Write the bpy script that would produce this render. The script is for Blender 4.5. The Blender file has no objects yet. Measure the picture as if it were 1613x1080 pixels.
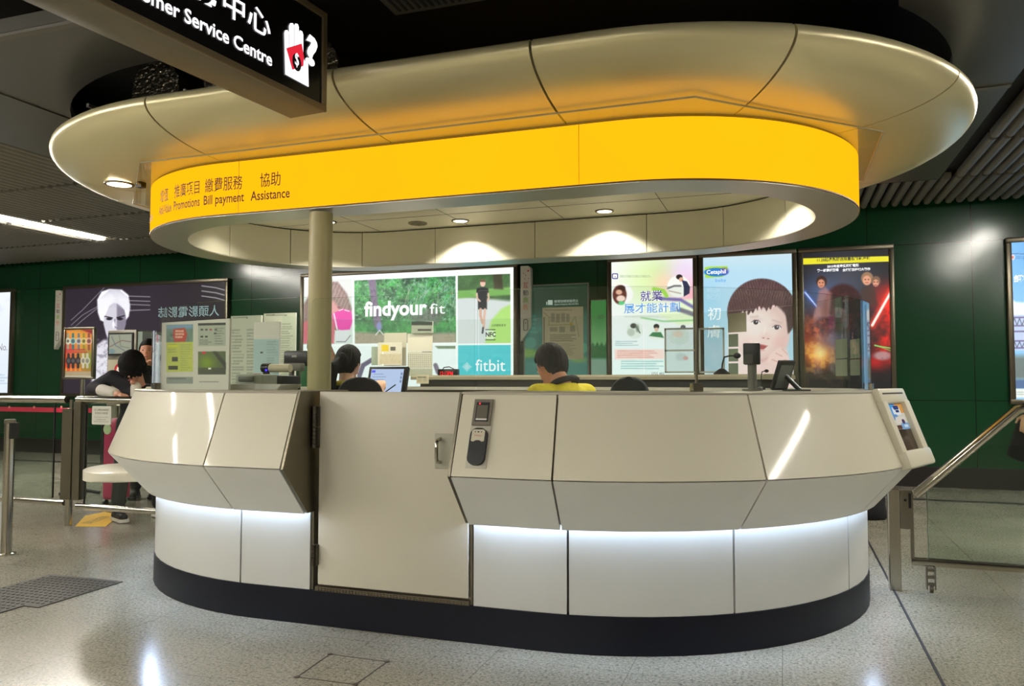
import bpy, bmesh, math, random
import numpy as np
from mathutils import Vector, Matrix, noise

random.seed(7)
rng = np.random.RandomState(11)
SC = bpy.context.scene
COL = SC.collection
PI = math.pi

# ------------------------------------------------------------------ camera
F_PX, CX, CY, CAM_H = 1245.0, 806.5, 540.0, 1.2
_pitch = math.atan(60.0 / F_PX)
_yaw = math.atan(428.5 / math.hypot(F_PX, 60.0))
FWD = Vector((-math.sin(_yaw) * math.cos(_pitch), math.cos(_yaw) * math.cos(_pitch), math.sin(_pitch)))
RGT = Vector((math.cos(_yaw), math.sin(_yaw), 0.0))
UPV = RGT.cross(FWD)
CAMP = Vector((0.0, 0.0, CAM_H))
cam_data = bpy.data.cameras.new('camera')
cam = bpy.data.objects.new('camera', cam_data)
COL.objects.link(cam)
cam_data.sensor_width = 36.0
cam_data.sensor_fit = 'HORIZONTAL'
cam_data.lens = F_PX * 36.0 / 1613.0
cam_data.clip_start = 0.05
cam.matrix_world = Matrix(((RGT.x, UPV.x, -FWD.x, 0.0), (RGT.y, UPV.y, -FWD.y, 0.0), (RGT.z, UPV.z, -FWD.z, CAM_H), (0, 0, 0, 1)))
SC.camera = cam

# ------------------------------------------------------------------ world, exposure
SC.view_settings.view_transform = 'Standard'
SC.view_settings.look = 'None'
SC.view_settings.gamma = 1.0
SC.view_settings.use_curve_mapping = False
SC.view_settings.exposure = 0.0
world = bpy.data.worlds.new('world')
SC.world = world
world.use_nodes = True
world.node_tree.nodes['Background'].inputs[0].default_value = (0.5, 0.5, 0.46, 1)
world.node_tree.nodes['Background'].inputs[1].default_value = 0.02

TUBE_EMIT = 120.0        # fluorescent diffusers of the concourse, including the added fill strips
LED_EMIT = 98.0          # hidden strip under the counter overhang
SPOT_WATT = 76.0        # downlights inside the canopy
BAND_EMIT = 1.3         # yellow fascia light box
POSTER_EMIT = 1.15

# ------------------------------------------------------------------ pixel helpers (1613 x 1080 frame)
def ray(px, py):
    return RGT * ((px - CX) / F_PX) + UPV * (-(py - CY) / F_PX) + FWD
def onz(px, py, z):
    d = ray(px, py); return CAMP + d * ((z - CAM_H) / d.z)
def ony(px, py, y):
    d = ray(px, py); return CAMP + d * (y / d.y)
def atd(px, py, depth):
    return CAMP + ray(px, py) * depth
def proj(p):
    q = Vector(p) - CAMP
    w = q.dot(FWD)
    return CX + F_PX * q.dot(RGT) / w, CY - F_PX * q.dot(UPV) / w

# ------------------------------------------------------------------ materials
def lin(r, g=None, b=None):
    if g is None: r, g, b = r
    f = lambda c: (c / 255.0 / 12.92) if c <= 10.31 else ((c / 255.0 + 0.055) / 1.055) ** 2.4
    return (f(r), f(g), f(b))
MATS = {}
def mat(name, rgb, rough=0.5, metal=0.0, var=0.06, scale=14.0, emit=0.0, bump=0.0, coat=0.0, spec=0.5, stretch=None):
    """Principled material whose colour and roughness are gently broken up by a noise texture."""
    if name in MATS: return MATS[name]
    m = bpy.data.materials.new(name); m.use_nodes = True
    nt = m.node_tree; N = nt.nodes; L = nt.links
    b = N['Principled BSDF']
    c = lin(rgb)
    tc = N.new('ShaderNodeTexCoord'); no = N.new('ShaderNodeTexNoise')
    no.inputs['Scale'].default_value = scale; no.inputs['Detail'].default_value = 3.0
    if stretch:
        mp = N.new('ShaderNodeMapping'); mp.inputs['Scale'].default_value = stretch
        L.new(tc.outputs['Object'], mp.inputs[0]); L.new(mp.outputs[0], no.inputs['Vector'])
    else:
        L.new(tc.outputs['Object'], no.inputs['Vector'])
    mx = N.new('ShaderNodeMix'); mx.data_type = 'RGBA'
    mx.inputs[6].default_value = tuple(v * (1 - var) for v in c) + (1,)
    mx.inputs[7].default_value = tuple(min(1.0, v * (1 + var)) for v in c) + (1,)
    L.new(no.outputs['Fac'], mx.inputs[0]); L.new(mx.outputs[2], b.inputs['Base Color'])
    mr = N.new('ShaderNodeMapRange')
    mr.inputs['To Min'].default_value = max(0.02, rough - 0.02); mr.inputs['To Max'].default_value = min(1.0, rough + 0.02)
    L.new(no.outputs['Fac'], mr.inputs['Value']); L.new(mr.outputs[0], b.inputs['Roughness'])
    b.inputs['Metallic'].default_value = metal
    b.inputs['Specular IOR Level'].default_value = spec
    if coat:
        b.inputs['Coat Weight'].default_value = coat; b.inputs['Coat Roughness'].default_value = 0.07
    if emit:
        L.new(mx.outputs[2], b.inputs['Emission Color']); b.inputs['Emission Strength'].default_value = emit
    if bump:
        bp = N.new('ShaderNodeBump'); bp.inputs['Strength'].default_value = bump; bp.inputs['Distance'].default_value = 0.01
        L.new(no.outputs['Fac'], bp.inputs['Height']); L.new(bp.outputs[0], b.inputs['Normal'])
    MATS[name] = m
    return m

def emission(name, rgb, strength, sample=True, var=0.02, scale=3.0):
    if name in MATS: return MATS[name]
    m = bpy.data.materials.new(name); m.use_nodes = True
    nt = m.node_tree; N = nt.nodes; L = nt.links
    N.remove(N['Principled BSDF'])
    e = N.new('ShaderNodeEmission'); no = N.new('ShaderNodeTexNoise'); no.inputs['Scale'].default_value = scale
    tc = N.new('ShaderNodeTexCoord'); L.new(tc.outputs['Object'], no.inputs['Vector'])
    mr = N.new('ShaderNodeMapRange'); mr.inputs['To Min'].default_value = strength * (1 - var); mr.inputs['To Max'].default_value = strength * (1 + var)
    L.new(no.outputs['Fac'], mr.inputs['Value']); L.new(mr.outputs[0], e.inputs['Strength'])
    e.inputs['Color'].default_value = lin(rgb) + (1,)
    L.new(e.outputs[0], N['Material Output'].inputs['Surface'])
    if not sample:
        m.cycles.emission_sampling = 'NONE'
    MATS[name] = m
    return m

def print_mat(name, emit=None, rough=0.3):
    """A printed sheet: colours come from the mesh's own colour attribute; lit from behind when emit is given."""
    if name in MATS: return MATS[name]
    m = bpy.data.materials.new(name); m.use_nodes = True
    nt = m.node_tree; N = nt.nodes; L = nt.links
    b = N['Principled BSDF']; at = N.new('ShaderNodeAttribute'); at.attribute_name = 'print'
    if emit:
        b.inputs['Base Color'].default_value = (0.02, 0.02, 0.02, 1)
        L.new(at.outputs['Color'], b.inputs['Emission Color']); b.inputs['Emission Strength'].default_value = emit
    else:
        L.new(at.outputs['Color'], b.inputs['Base Color'])
    b.inputs['Roughness'].default_value = rough
    m.cycles.emission_sampling = 'NONE'
    MATS[name] = m
    return m

def glass_mat(name, tint, refl=1.0, rough=0.0):
    if name in MATS: return MATS[name]
    m = bpy.data.materials.new(name); m.use_nodes = True
    nt = m.node_tree; N = nt.nodes; L = nt.links
    N.remove(N['Principled BSDF'])
    t = N.new('ShaderNodeBsdfTransparent'); g = N.new('ShaderNodeBsdfGlossy'); mx = N.new('ShaderNodeMixShader')
    lw = N.new('ShaderNodeLayerWeight'); pw = N.new('ShaderNodeMath'); pw.operation = 'POWER'; pw.inputs[1].default_value = 5.0
    ma = N.new('ShaderNodeMath'); ma.operation = 'MULTIPLY_ADD'; ma.inputs[1].default_value = 0.96 * refl; ma.inputs[2].default_value = 0.04 * refl
    t.inputs['Color'].default_value = tint + (1,); g.inputs['Roughness'].default_value = rough
    L.new(lw.outputs['Facing'], pw.inputs[0]); L.new(pw.outputs[0], ma.inputs[0]); L.new(ma.outputs[0], mx.inputs[0])
    L.new(t.outputs[0], mx.inputs[1]); L.new(g.outputs[0], mx.inputs[2]); L.new(mx.outputs[0], N['Material Output'].inputs['Surface'])
    MATS[name] = m
    return m

M_PANEL = mat('cream_panel', (217, 212, 191), 0.38, 0, 0.03, 3.0, coat=0.28, spec=0.25)
M_LOWER = mat('lower_panel_white', (194, 194, 186), 0.38, 0, 0.03, 3.0)
M_UNDER = mat('underside_panel', (226, 226, 218), 0.4, 0, 0.05, 5.0)
M_DOORP = mat('door_panel', (203, 197, 178), 0.36, 0, 0.03, 3.0)
M_CANOPY = mat('canopy_cream', (230, 220, 176), 0.33, 0.44, 0.02, 3.0)
M_COLUMN = mat('column_cream', (188, 178, 132), 0.38, 0, 0.03, 3.0)
M_FASCIA = mat('fascia_cream', (234, 230, 208), 0.38, 0, 0.03, 3.0)
M_NAVY = mat('navy_plinth', (10, 12, 24), 0.45, 0, 0.15, 9.0, spec=0.3)
M_DARK = mat('dark_gap', (14, 13, 12), 0.7)
M_GAP = mat('joint_backing', (70, 66, 56), 0.6)
M_STEEL = mat('brushed_steel', (180, 175, 162), 0.2, 1.0, 0.08, 20.0, stretch=(1, 1, 12))
M_STEELD = mat('dull_steel', (128, 122, 106), 0.36, 1.0, 0.1, 20.0)
M_CHROME = mat('mirror_steel', (205, 203, 196), 0.16, 1.0, 0.03, 6.0)
M_BLACK = mat('black_plastic', (18, 18, 20), 0.35)
M_BLACKC = mat('black_cloth', (24, 23, 26), 0.85, 0, 0.2, 60)
M_WHITE = mat('white_sheet', (226, 226, 218), 0.5)
M_GREYP = mat('grey_plastic', (120, 120, 112), 0.45)
M_GLASS = glass_mat('clear_glass', (0.965, 0.985, 0.97), 1.0)
M_GLASSR = glass_mat('rail_glass', (0.86, 0.92, 0.88), 1.0)
M_GEDGE = mat('glass_edge', (120, 150, 110), 0.2, 0, 0.1)
M_ACRYL = glass_mat('acrylic', (0.97, 0.98, 0.96), 0.6)
M_LED = emission('led_strip', (196, 218, 255), LED_EMIT)
M_TUBE = emission('tube_light', (255, 249, 238), TUBE_EMIT)

# ------------------------------------------------------------------ object helpers
def finish(name, me, m, parent=None, smooth=None):
    me.name = name
    o = bpy.data.objects.new(name, me); COL.objects.link(o)
    if m is not None:
        ms = m if isinstance(m, (list, tuple)) else [m]
        me.materials.clear()
        for k in ms: me.materials.append(k)
    if smooth is not None and len(me.polygons):
        me.polygons.foreach_set('use_smooth', [True] * len(me.polygons))
        me.set_sharp_from_angle(angle=math.radians(smooth))
    if parent is not None:
        o.parent = parent
        o.matrix_parent_inverse = Matrix.Translation(parent.location).inverted() if parent.type == 'EMPTY' else Matrix.Identity(4)
    return o
def obj(name, bm, m, parent=None, smooth=None, normals=True):
    if normals: bmesh.ops.recalc_face_normals(bm, faces=bm.faces[:])
    me = bpy.data.meshes.new(name); bm.to_mesh(me); bm.free()
    return finish(name, me, m, parent, smooth)
def tag(o, label, cat, group=None):
    o['label'] = label; o['category'] = cat
    if group: o['group'] = group
    return o
def thing(name, label, cat, loc=(0, 0, 0), group=None):
    o = bpy.data.objects.new(name, None); COL.objects.link(o)
    o.location = loc; o.empty_display_size = 0.1
    return tag(o, label, cat, group)
def structure(o):
    o['kind'] = 'structure'; return o
def copy_tree(o, off, label, group=None):
    c = o.copy(); COL.objects.link(c)
    c.location = Vector(o.location) + Vector(off); c['label'] = label
    if group: c['group'] = group
    for ch in list(o.children):
        d = ch.copy(); COL.objects.link(d); d.parent = c
        for g in list(ch.children):
            e = g.copy(); COL.objects.link(e); e.parent = d
    return c

# ------------------------------------------------------------------ shape helpers (all write into a bmesh)
def B(): return bmesh.new()
def box(bm, lo, hi, mi=0):
    x0, y0, z0 = lo; x1, y1, z1 = hi
    v = [bm.verts.new(p) for p in ((x0, y0, z0), (x1, y0, z0), (x1, y1, z0), (x0, y1, z0), (x0, y0, z1), (x1, y0, z1), (x1, y1, z1), (x0, y1, z1))]
    for f in ((0, 3, 2, 1), (4, 5, 6, 7), (0, 1, 5, 4), (1, 2, 6, 5), (2, 3, 7, 6), (3, 0, 4, 7)):
        bm.faces.new([v[i] for i in f]).material_index = mi
    return v
def bbox_bev(bm, lo, hi, r=0.006, seg=2, mi=0):
    t = bmesh.new(); box(t, lo, hi, mi)
    bmesh.ops.bevel(t, geom=t.edges[:], offset=r, segments=seg, affect='EDGES', profile=0.5)
    me = bpy.data.meshes.new('tmp'); t.to_mesh(me); t.free(); bm.from_mesh(me); bpy.data.meshes.remove(me)
def frame_of(d):
    d = Vector(d).normalized()
    a = Vector((0, 0, 1)) if abs(d.z) < 0.9 else Vector((1, 0, 0))
    u = d.cross(a).normalized(); return u, d.cross(u).normalized()
def tube(bm, pts, r, n=12, caps=True, mi=0):
    """Round bar along a polyline; r may be a list."""
    pts = [Vector(p) for p in pts]; rs = r if isinstance(r, (list, tuple)) else [r] * len(pts)
    rings = []
    u = None
    for i, p in enumerate(pts):
        d0 = (pts[i] - pts[i - 1]).normalized() if i > 0 else (pts[1] - pts[0]).normalized()
        d1 = (pts[i + 1] - pts[i]).normalized() if i < len(pts) - 1 else d0
        d = (d0 + d1).normalized()
        if u is None: u, w = frame_of(d)
        else:
            u = (u - d * u.dot(d)).normalized(); w = d.cross(u).normalized()
        k = 1.0 / max(0.4, math.sqrt(max(0.0, (1 + d0.dot(d1)) / 2)))
        rings.append([bm.verts.new(p + (u * math.cos(2 * PI * j / n) + w * math.sin(2 * PI * j / n)) * rs[i] * (k if 0 < i < len(pts) - 1 else 1)) for j in range(n)])
    for a, b in zip(rings, rings[1:]):
        for j in range(n):
            bm.faces.new((a[j], a[(j + 1) % n], b[(j + 1) % n], b[j])).material_index = mi
    if caps:
        bm.faces.new(rings[0][::-1]).material_index = mi; bm.faces.new(rings[-1]).material_index = mi
def capsule(bm, a, b, ra, rb, n=14, flat=1.0, axis=None):
    """Closed tapered limb with round ends; flat squeezes it along `axis`."""
    a = Vector(a); b = Vector(b); d = b - a
    L = d.length; d = d.normalized() if L > 1e-6 else Vector((0, 0, 1))
    u, w = frame_of(d)
    if axis is not None:
        w = (Vector(axis) - d * Vector(axis).dot(d)).normalized(); u = d.cross(w).normalized()
    prof = []
    for k in range(1, 5):
        t = PI / 2 * k / 5; prof.append((-ra * math.cos(t), ra * math.sin(t)))
    prof += [(0, ra), (L * 0.5, (ra + rb) / 2), (L, rb)]
    for k in range(4, 0, -1):
        t = PI / 2 * k / 5; prof.append((L + rb * math.cos(t), rb * math.sin(t)))
    lo = bm.verts.new(a - d * ra); hi = bm.verts.new(b + d * rb)
    rings = [[bm.verts.new(a + d * s + (u * math.cos(2 * PI * j / n) + w * flat * math.sin(2 * PI * j / n)) * r) for j in range(n)] for s, r in prof]
    for j in range(n):
        bm.faces.new((lo, rings[0][(j + 1) % n], rings[0][j])); bm.faces.new((hi, rings[-1][j], rings[-1][(j + 1) % n]))
        for p, q in zip(rings, rings[1:]): bm.faces.new((p[j], p[(j + 1) % n], q[(j + 1) % n], q[j]))
def ellipsoid(bm, c, rad, M=None, nu=18, nv=12, fn=None, mi=0):
    c = Vector(c); rings = []
    def put(x, y, z):
        if fn: x, y, z = fn(x, y, z)
        v = Vector((x * rad[0], y * rad[1], z * rad[2]))
        if M is not None: v = M @ v
        return bm.verts.new(c + v)
    lo = put(0, 0, -1); hi = put(0, 0, 1)
    for i in range(1, nv):
        t = PI * i / nv - PI / 2
        rings.append([put(math.cos(t) * math.cos(2 * PI * j / nu), math.cos(t) * math.sin(2 * PI * j / nu), math.sin(t)) for j in range(nu)])
    for j in range(nu):
        k = (j + 1) % nu
        bm.faces.new((lo, rings[0][k], rings[0][j])).material_index = mi; bm.faces.new((hi, rings[-1][j], rings[-1][k])).material_index = mi
        for p, q in zip(rings, rings[1:]): bm.faces.new((p[j], p[k], q[k], q[j])).material_index = mi
def loft(bm, sections, caps=True):
    rings = [[bm.verts.new(p) for p in s] for s in sections]; n = len(rings[0])
    for a, b in zip(rings, rings[1:]):
        for j in range(n): bm.faces.new((a[j], a[(j + 1) % n], b[(j + 1) % n], b[j]))
    if caps: bm.faces.new(rings[0][::-1]); bm.faces.new(rings[-1])
def prism(bm, poly, off, mi=0):
    """Flat polygon (list of points) given thickness by the vector off."""
    off = Vector(off); a = [bm.verts.new(Vector(p)) for p in poly]; b = [bm.verts.new(Vector(p) + off) for p in poly]; n = len(poly)
    bm.faces.new(a[::-1]).material_index = mi; bm.faces.new(b).material_index = mi
    for i in range(n): bm.faces.new((a[i], a[(i + 1) % n], b[(i + 1) % n], b[i])).material_index = mi
def lathe(bm, c, prof, n=24, axis='z'):
    c = Vector(c); rings = []
    for r, h in prof:
        rings.append([bm.verts.new(c + (Vector((r * math.cos(2 * PI * j / n), r * math.sin(2 * PI * j / n), h)) if axis == 'z' else Vector((r * math.cos(2 * PI * j / n), h, r * math.sin(2 * PI * j / n))))) for j in range(n)])
    for a, b in zip(rings, rings[1:]):
        for j in range(n): bm.faces.new((a[j], a[(j + 1) % n], b[(j + 1) % n], b[j]))
    bm.faces.new(rings[0][::-1]); bm.faces.new(rings[-1])
def rrect(w, h, r, n=5, cx=0.0, cy=0.0):
    out = []
    for sx, sy, a0 in ((1, 1, 0), (-1, 1, PI / 2), (-1, -1, PI), (1, -1, 3 * PI / 2)):
        for k in range(n + 1):
            a = a0 + PI / 2 * k / n
            out.append((cx + sx * (w / 2 - r) + r * math.cos(a), cy + sy * (h / 2 - r) + r * math.sin(a)))
    return out
def obox(bm, o, u, v, w, lo, hi, r=0.0, mi=0):
    """Box in a local frame (origin o, axes u v w)."""
    t = bmesh.new(); box(t, lo, hi, mi)
    if r: bmesh.ops.bevel(t, geom=t.edges[:], offset=r, segments=2, affect='EDGES', profile=0.5)
    M = Matrix((u, v, w)).transposed().to_4x4(); M.translation = o
    t.transform(M)
    me = bpy.data.meshes.new('tmp'); t.to_mesh(me); t.free(); bm.from_mesh(me); bpy.data.meshes.remove(me)

# ------------------------------------------------------------------ stadium sweeps: t 0-1 front straight, 1-2 right end, 2-3 rear straight, 3-4 left end
CTR = (-2.55, -1.08, 4.94)      # the counter
CAN = (-3.10, -0.76, 4.95)      # the canopy above it
def sp(t, R, S):
    xl, xr, yc = S; t = t % 4.0
    if t < 1: return Vector((xl + (xr - xl) * t, yc - R, 0)), Vector((0, -1, 0))
    if t < 2:
        a = -PI / 2 + PI * (t - 1); n = Vector((math.cos(a), math.sin(a), 0)); return Vector((xr, yc, 0)) + n * R, n
    if t < 3: return Vector((xr + (xl - xr) * (t - 2), yc + R, 0)), Vector((0, 1, 0))
    a = PI / 2 + PI * (t - 3); n = Vector((math.cos(a), math.sin(a), 0)); return Vector((xl, yc, 0)) + n * R, n
def tsteps(t0, t1, arc=36):
    ts = [t0]; k = math.floor(t0)
    while True:
        base = k
        inc = 1.0 / arc if (k % 2) == 1 else 0.25
        j = 0
        while base + j * inc < base + 1 - 1e-9:
            v = base + j * inc
            if v > t0 + 1e-6 and v < t1 - 1e-6: ts.append(v)
            j += 1
        k += 1
        if k > t1: break
    ts.append(t1); return ts
def sweep(bm, prof, t0, t1, S, closed=False, arc=36, mi=0):
    """prof: closed polygon of (radius, z) carried along the stadium."""
    ts = tsteps(t0, t1, arc)
    if closed: ts = ts[:-1]
    rings = []
    for t in ts:
        rings.append([bm.verts.new(sp(t, r, S)[0] + Vector((0, 0, z))) for r, z in prof])
    n = len(prof); m = len(rings)
    for i in range(m if closed else m - 1):
        a, b = rings[i], rings[(i + 1) % m]
        for j in range(n): bm.faces.new((a[j], a[(j + 1) % n], b[(j + 1) % n], b[j])).material_index = mi
    if not closed: bm.faces.new(rings[0][::-1]).material_index = mi; bm.faces.new(rings[-1]).material_index = mi
def tfind(px, R, z, S, ta, tb):
    best = None
    for i in range(801):
        t = ta + (tb - ta) * i / 800
        p = sp(t, R, S)[0]; p.z = z
        e = abs(proj(p)[0] - px)
        if best is None or e < best[0]: best = (e, t)
    return best[1]
def tgap(t, R, S, g):
    """Parameter width of a gap of g metres at t."""
    return g / (S[1] - S[0]) if int(math.floor(t)) % 2 == 0 else g / (PI * R)

# ------------------------------------------------------------------ lettering
_fc = {}
def glyphs(body, bold=0.0, cjk_spacing=1.0):
    """Text as a flat mesh: list of 2-D verts and polygons, plus its bounds."""
    key = (body, bold, cjk_spacing)
    if key in _fc: return _fc[key]
    cu = bpy.data.curves.new('tmp_text', 'FONT'); cu.body = body; cu.size = 1.0; cu.offset = bold; cu.resolution_u = 3
    cu.space_character = cjk_spacing
    o = bpy.data.objects.new('tmp_text', cu); COL.objects.link(o)
    dg = bpy.context.evaluated_depsgraph_get()
    me = bpy.data.meshes.new_from_object(o.evaluated_get(dg))
    vs = np.array([v.co[:] for v in me.vertices]).reshape(-1, 3); fs = [tuple(p.vertices) for p in me.polygons]
    bpy.data.objects.remove(o); bpy.data.curves.remove(cu); bpy.data.meshes.remove(me)
    if len(vs) == 0: vs = np.zeros((1, 3))
    _fc[key] = (vs, fs)
    return _fc[key]
def lettering(bm, body, fn, x0, x1, y0=None, h=None, bold=0.0, sp_=1.0, mi=0, mirror=False):
    """Fit the text between x0 and x1 (its inked width) with baseline y0; h forces the inked height; fn maps (x, y) to a point."""
    vs, fs = glyphs(body, bold, sp_)
    lo = vs.min(0); hi = vs.max(0); w = max(1e-6, hi[0] - lo[0]); s = (x1 - x0) / w
    sy = s if h is None else h / max(1e-6, hi[1] - lo[1])
    base = 0.0 if h is None else lo[1]
    out = []
    for v in vs:
        u = (v[0] - lo[0]) * s
        if mirror: u = (x1 - x0) - u
        out.append(bm.verts.new(fn(x0 + u, y0 + (v[1] - base) * sy)))
    for f in fs:
        try: bm.faces.new([out[i] for i in f]).material_index = mi
        except ValueError: pass
# ================================================================== THE SETTING
def floor_material():
    m = bpy.data.materials.new('granite_floor'); m.use_nodes = True
    nt = m.node_tree; N = nt.nodes; L = nt.links; b = N['Principled BSDF']
    tc = N.new('ShaderNodeTexCoord')
    def noise(scale, det, rough=0.6):
        n = N.new('ShaderNodeTexNoise'); n.inputs['Scale'].default_value = scale; n.inputs['Detail'].default_value = det; n.inputs['Roughness'].default_value = rough
        L.new(tc.outputs['Object'], n.inputs['Vector']); return n
    def ramp(src, stops):
        r = N.new('ShaderNodeValToRGB'); e = r.color_ramp.elements
        while len(e) > 1: e.remove(e[-1])
        e[0].position = stops[0][0]; e[0].color = lin(stops[0][1]) + (1,)
        for p, c in stops[1:]:
            k = e.new(p); k.color = lin(c) + (1,)
        L.new(src, r.inputs[0]); return r
    big = ramp(noise(1.3, 2).outputs['Fac'], [(0.3, (160, 157, 144)), (0.7, (182, 179, 168))])
    fine = ramp(noise(75, 4, 0.75).outputs['Fac'], [(0.36, (70, 66, 56)), (0.45, (190, 185, 168)), (0.6, (236, 233, 222))])
    vo = N.new('ShaderNodeTexVoronoi'); vo.inputs['Scale'].default_value = 120.0; L.new(tc.outputs['Object'], vo.inputs['Vector'])
    speck = ramp(vo.outputs['Distance'], [(0.0, (60, 56, 50)), (0.22, (120, 116, 104)), (0.34, (255, 255, 255))])
    spots = ramp(noise(26, 3, 0.7).outputs['Fac'], [(0.33, (80, 76, 68)), (0.41, (255, 255, 255))])
    def mul(a, c, f):
        x = N.new('ShaderNodeMix'); x.data_type = 'RGBA'; x.blend_type = 'MULTIPLY'; x.inputs[0].default_value = f
        L.new(a, x.inputs[6]); L.new(c, x.inputs[7]); return x.outputs[2]
    col = mul(big.outputs[0], fine.outputs[0], 0.75); col = mul(col, speck.outputs[0], 0.3); col = mul(col, spots.outputs[0], 0.35)
    # tile joints every 0.6 m
    sx = N.new('ShaderNodeSeparateXYZ'); L.new(tc.outputs['Object'], sx.inputs[0])
    def joint(out, shift):
        a = N.new('ShaderNodeMath'); a.operation = 'ADD'; a.inputs[1].default_value = shift; L.new(out, a.inputs[0])
        p = N.new('ShaderNodeMath'); p.operation = 'PINGPONG'; p.inputs[1].default_value = 0.3; L.new(a.outputs[0], p.inputs[0])
        c = N.new('ShaderNodeMath'); c.operation = 'LESS_THAN'; c.inputs[1].default_value = 0.0016; L.new(p.outputs[0], c.inputs[0]); return c
    j1 = joint(sx.outputs['X'], 60.025); j2 = joint(sx.outputs['Y'], 60.31)
    jm = N.new('ShaderNodeMath'); jm.operation = 'MAXIMUM'; L.new(j1.outputs[0], jm.inputs[0]); L.new(j2.outputs[0], jm.inputs[1])
    jf = N.new('ShaderNodeMath'); jf.operation = 'MULTIPLY'; jf.inputs[1].default_value = 0.55; L.new(jm.outputs[0], jf.inputs[0])
    mx = N.new('ShaderNodeMix'); mx.data_type = 'RGBA'; L.new(jf.outputs[0], mx.inputs[0]); L.new(col, mx.inputs[6]); mx.inputs[7].default_value = lin(66, 62, 54) + (1,)
    L.new(mx.outputs[2], b.inputs['Base Color'])
    rr = N.new('ShaderNodeMapRange'); rr.inputs['To Min'].default_value = 0.14; rr.inputs['To Max'].default_value = 0.23
    L.new(noise(9, 3).outputs['Fac'], rr.inputs['Value']); L.new(rr.outputs[0], b.inputs['Roughness'])
    b.inputs['Specular IOR Level'].default_value = 0.45
    return m
def wall_material(name, rgb, rough, jx, jz, bevel=0.004):
    """Glossy enamel wall panels with dark joints at the given pitch (x pitch, x shift) and heights."""
    m = bpy.data.materials.new(name); m.use_nodes = True
    nt = m.node_tree; N = nt.nodes; L = nt.links; b = N['Principled BSDF']
    tc = N.new('ShaderNodeTexCoord'); sx = N.new('ShaderNodeSeparateXYZ'); L.new(tc.outputs['Object'], sx.inputs[0])
    def m1(op, a, v):
        n = N.new('ShaderNodeMath'); n.operation = op; n.inputs[1].default_value = v; L.new(a, n.inputs[0]); return n.outputs[0]
    p = m1('LESS_THAN', m1('PINGPONG', m1('ADD', sx.outputs['X'], jx[1]), jx[0] / 2), bevel)
    for z in jz:
        q = m1('LESS_THAN', m1('ABSOLUTE', m1('SUBTRACT', sx.outputs['Z'], z), 0), bevel)
        x = N.new('ShaderNodeMath'); x.operation = 'MAXIMUM'; L.new(p, x.inputs[0]); L.new(q, x.inputs[1]); p = x.outputs[0]
    no = N.new('ShaderNodeTexNoise'); no.inputs['Scale'].default_value = 0.6; L.new(tc.outputs['Object'], no.inputs['Vector'])
    c = lin(rgb)
    mv = N.new('ShaderNodeMix'); mv.data_type = 'RGBA'; mv.inputs[6].default_value = tuple(v * 0.85 for v in c) + (1,); mv.inputs[7].default_value = tuple(v * 1.15 for v in c) + (1,)
    L.new(no.outputs['Fac'], mv.inputs[0])
    mx = N.new('ShaderNodeMix'); mx.data_type = 'RGBA'; L.new(p, mx.inputs[0]); L.new(mv.outputs[2], mx.inputs[6]); mx.inputs[7].default_value = (0.002, 0.003, 0.002, 1)
    L.new(mx.outputs[2], b.inputs['Base Color'])
    wv = N.new('ShaderNodeTexNoise'); wv.inputs['Scale'].default_value = 2.2; L.new(tc.outputs['Object'], wv.inputs['Vector'])
    bp = N.new('ShaderNodeBump'); bp.inputs['Strength'].default_value = 0.06; bp.inputs['Distance'].default_value = 0.05
    L.new(wv.outputs['Fac'], bp.inputs['Height']); L.new(bp.outputs[0], b.inputs['Normal'])
    b.inputs['Roughness'].default_value = rough
    return m
WALL_Y = 10.1
M_GREEN = wall_material('green_wall_panels', (12, 60, 34), 0.19, (1.08, 0.13), (0.98, 2.78))
M_BEIGEW = wall_material('beige_wall_panels', (150, 146, 130), 0.4, (1.2, 0.0), (1.0, 2.2))
M_VOID = mat('ceiling_void_black', (10, 10, 9), 0.8)
M_SOFFIT = mat('grey_soffit_metal', (88, 86, 80), 0.38, 0.25, 0.05, 2.0)
M_SLAT = mat('grey_ceiling_slats', (128, 124, 112), 0.5, 0.1, 0.05, 4.0)

b = B(); box(b, (-17, -7, -0.1), (9, WALL_Y + 0.3, 0.0)); structure(obj('floor', b, floor_material()))
b = B(); box(b, (-17, WALL_Y, 0), (9, WALL_Y + 0.3, 3.8)); structure(obj('wall_back', b, M_GREEN))
b = B(); box(b, (-17.2, -7, 0), (-17, WALL_Y + 0.3, 3.8)); structure(obj('wall_left', b, M_BEIGEW))
b = B(); box(b, (9, -7, 0), (9.2, WALL_Y + 0.3, 3.8)); structure(obj('wall_right', b, M_BEIGEW))
b = B(); box(b, (-17.2, -7.2, 0), (9.2, -7, 3.8)); structure(obj('wall_front', b, M_BEIGEW))
b = B(); box(b, (-17.2, -7.2, 3.8), (9.2, WALL_Y + 0.3, 3.9)); structure(obj('ceiling', b, M_VOID))
b = B(); box(b, (-17, WALL_Y - 0.03, 0), (9, WALL_Y - 0.001, 0.23)); structure(obj('baseboard_back', b, mat('dark_skirting', (34, 30, 28), 0.35)))
# dark inlaid strips in the floor
b = B(); box(b, (0.572, -6, 0.0), (0.584, 9.0, 0.0025)); structure(obj('trim_1', b, M_DARK))
b = B(); box(b, (-16, 8.93, 0.0), (8, 9.06, 0.003)); structure(obj('trim_2', b, mat('dark_floor_band', (52, 50, 44), 0.4)))

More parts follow.
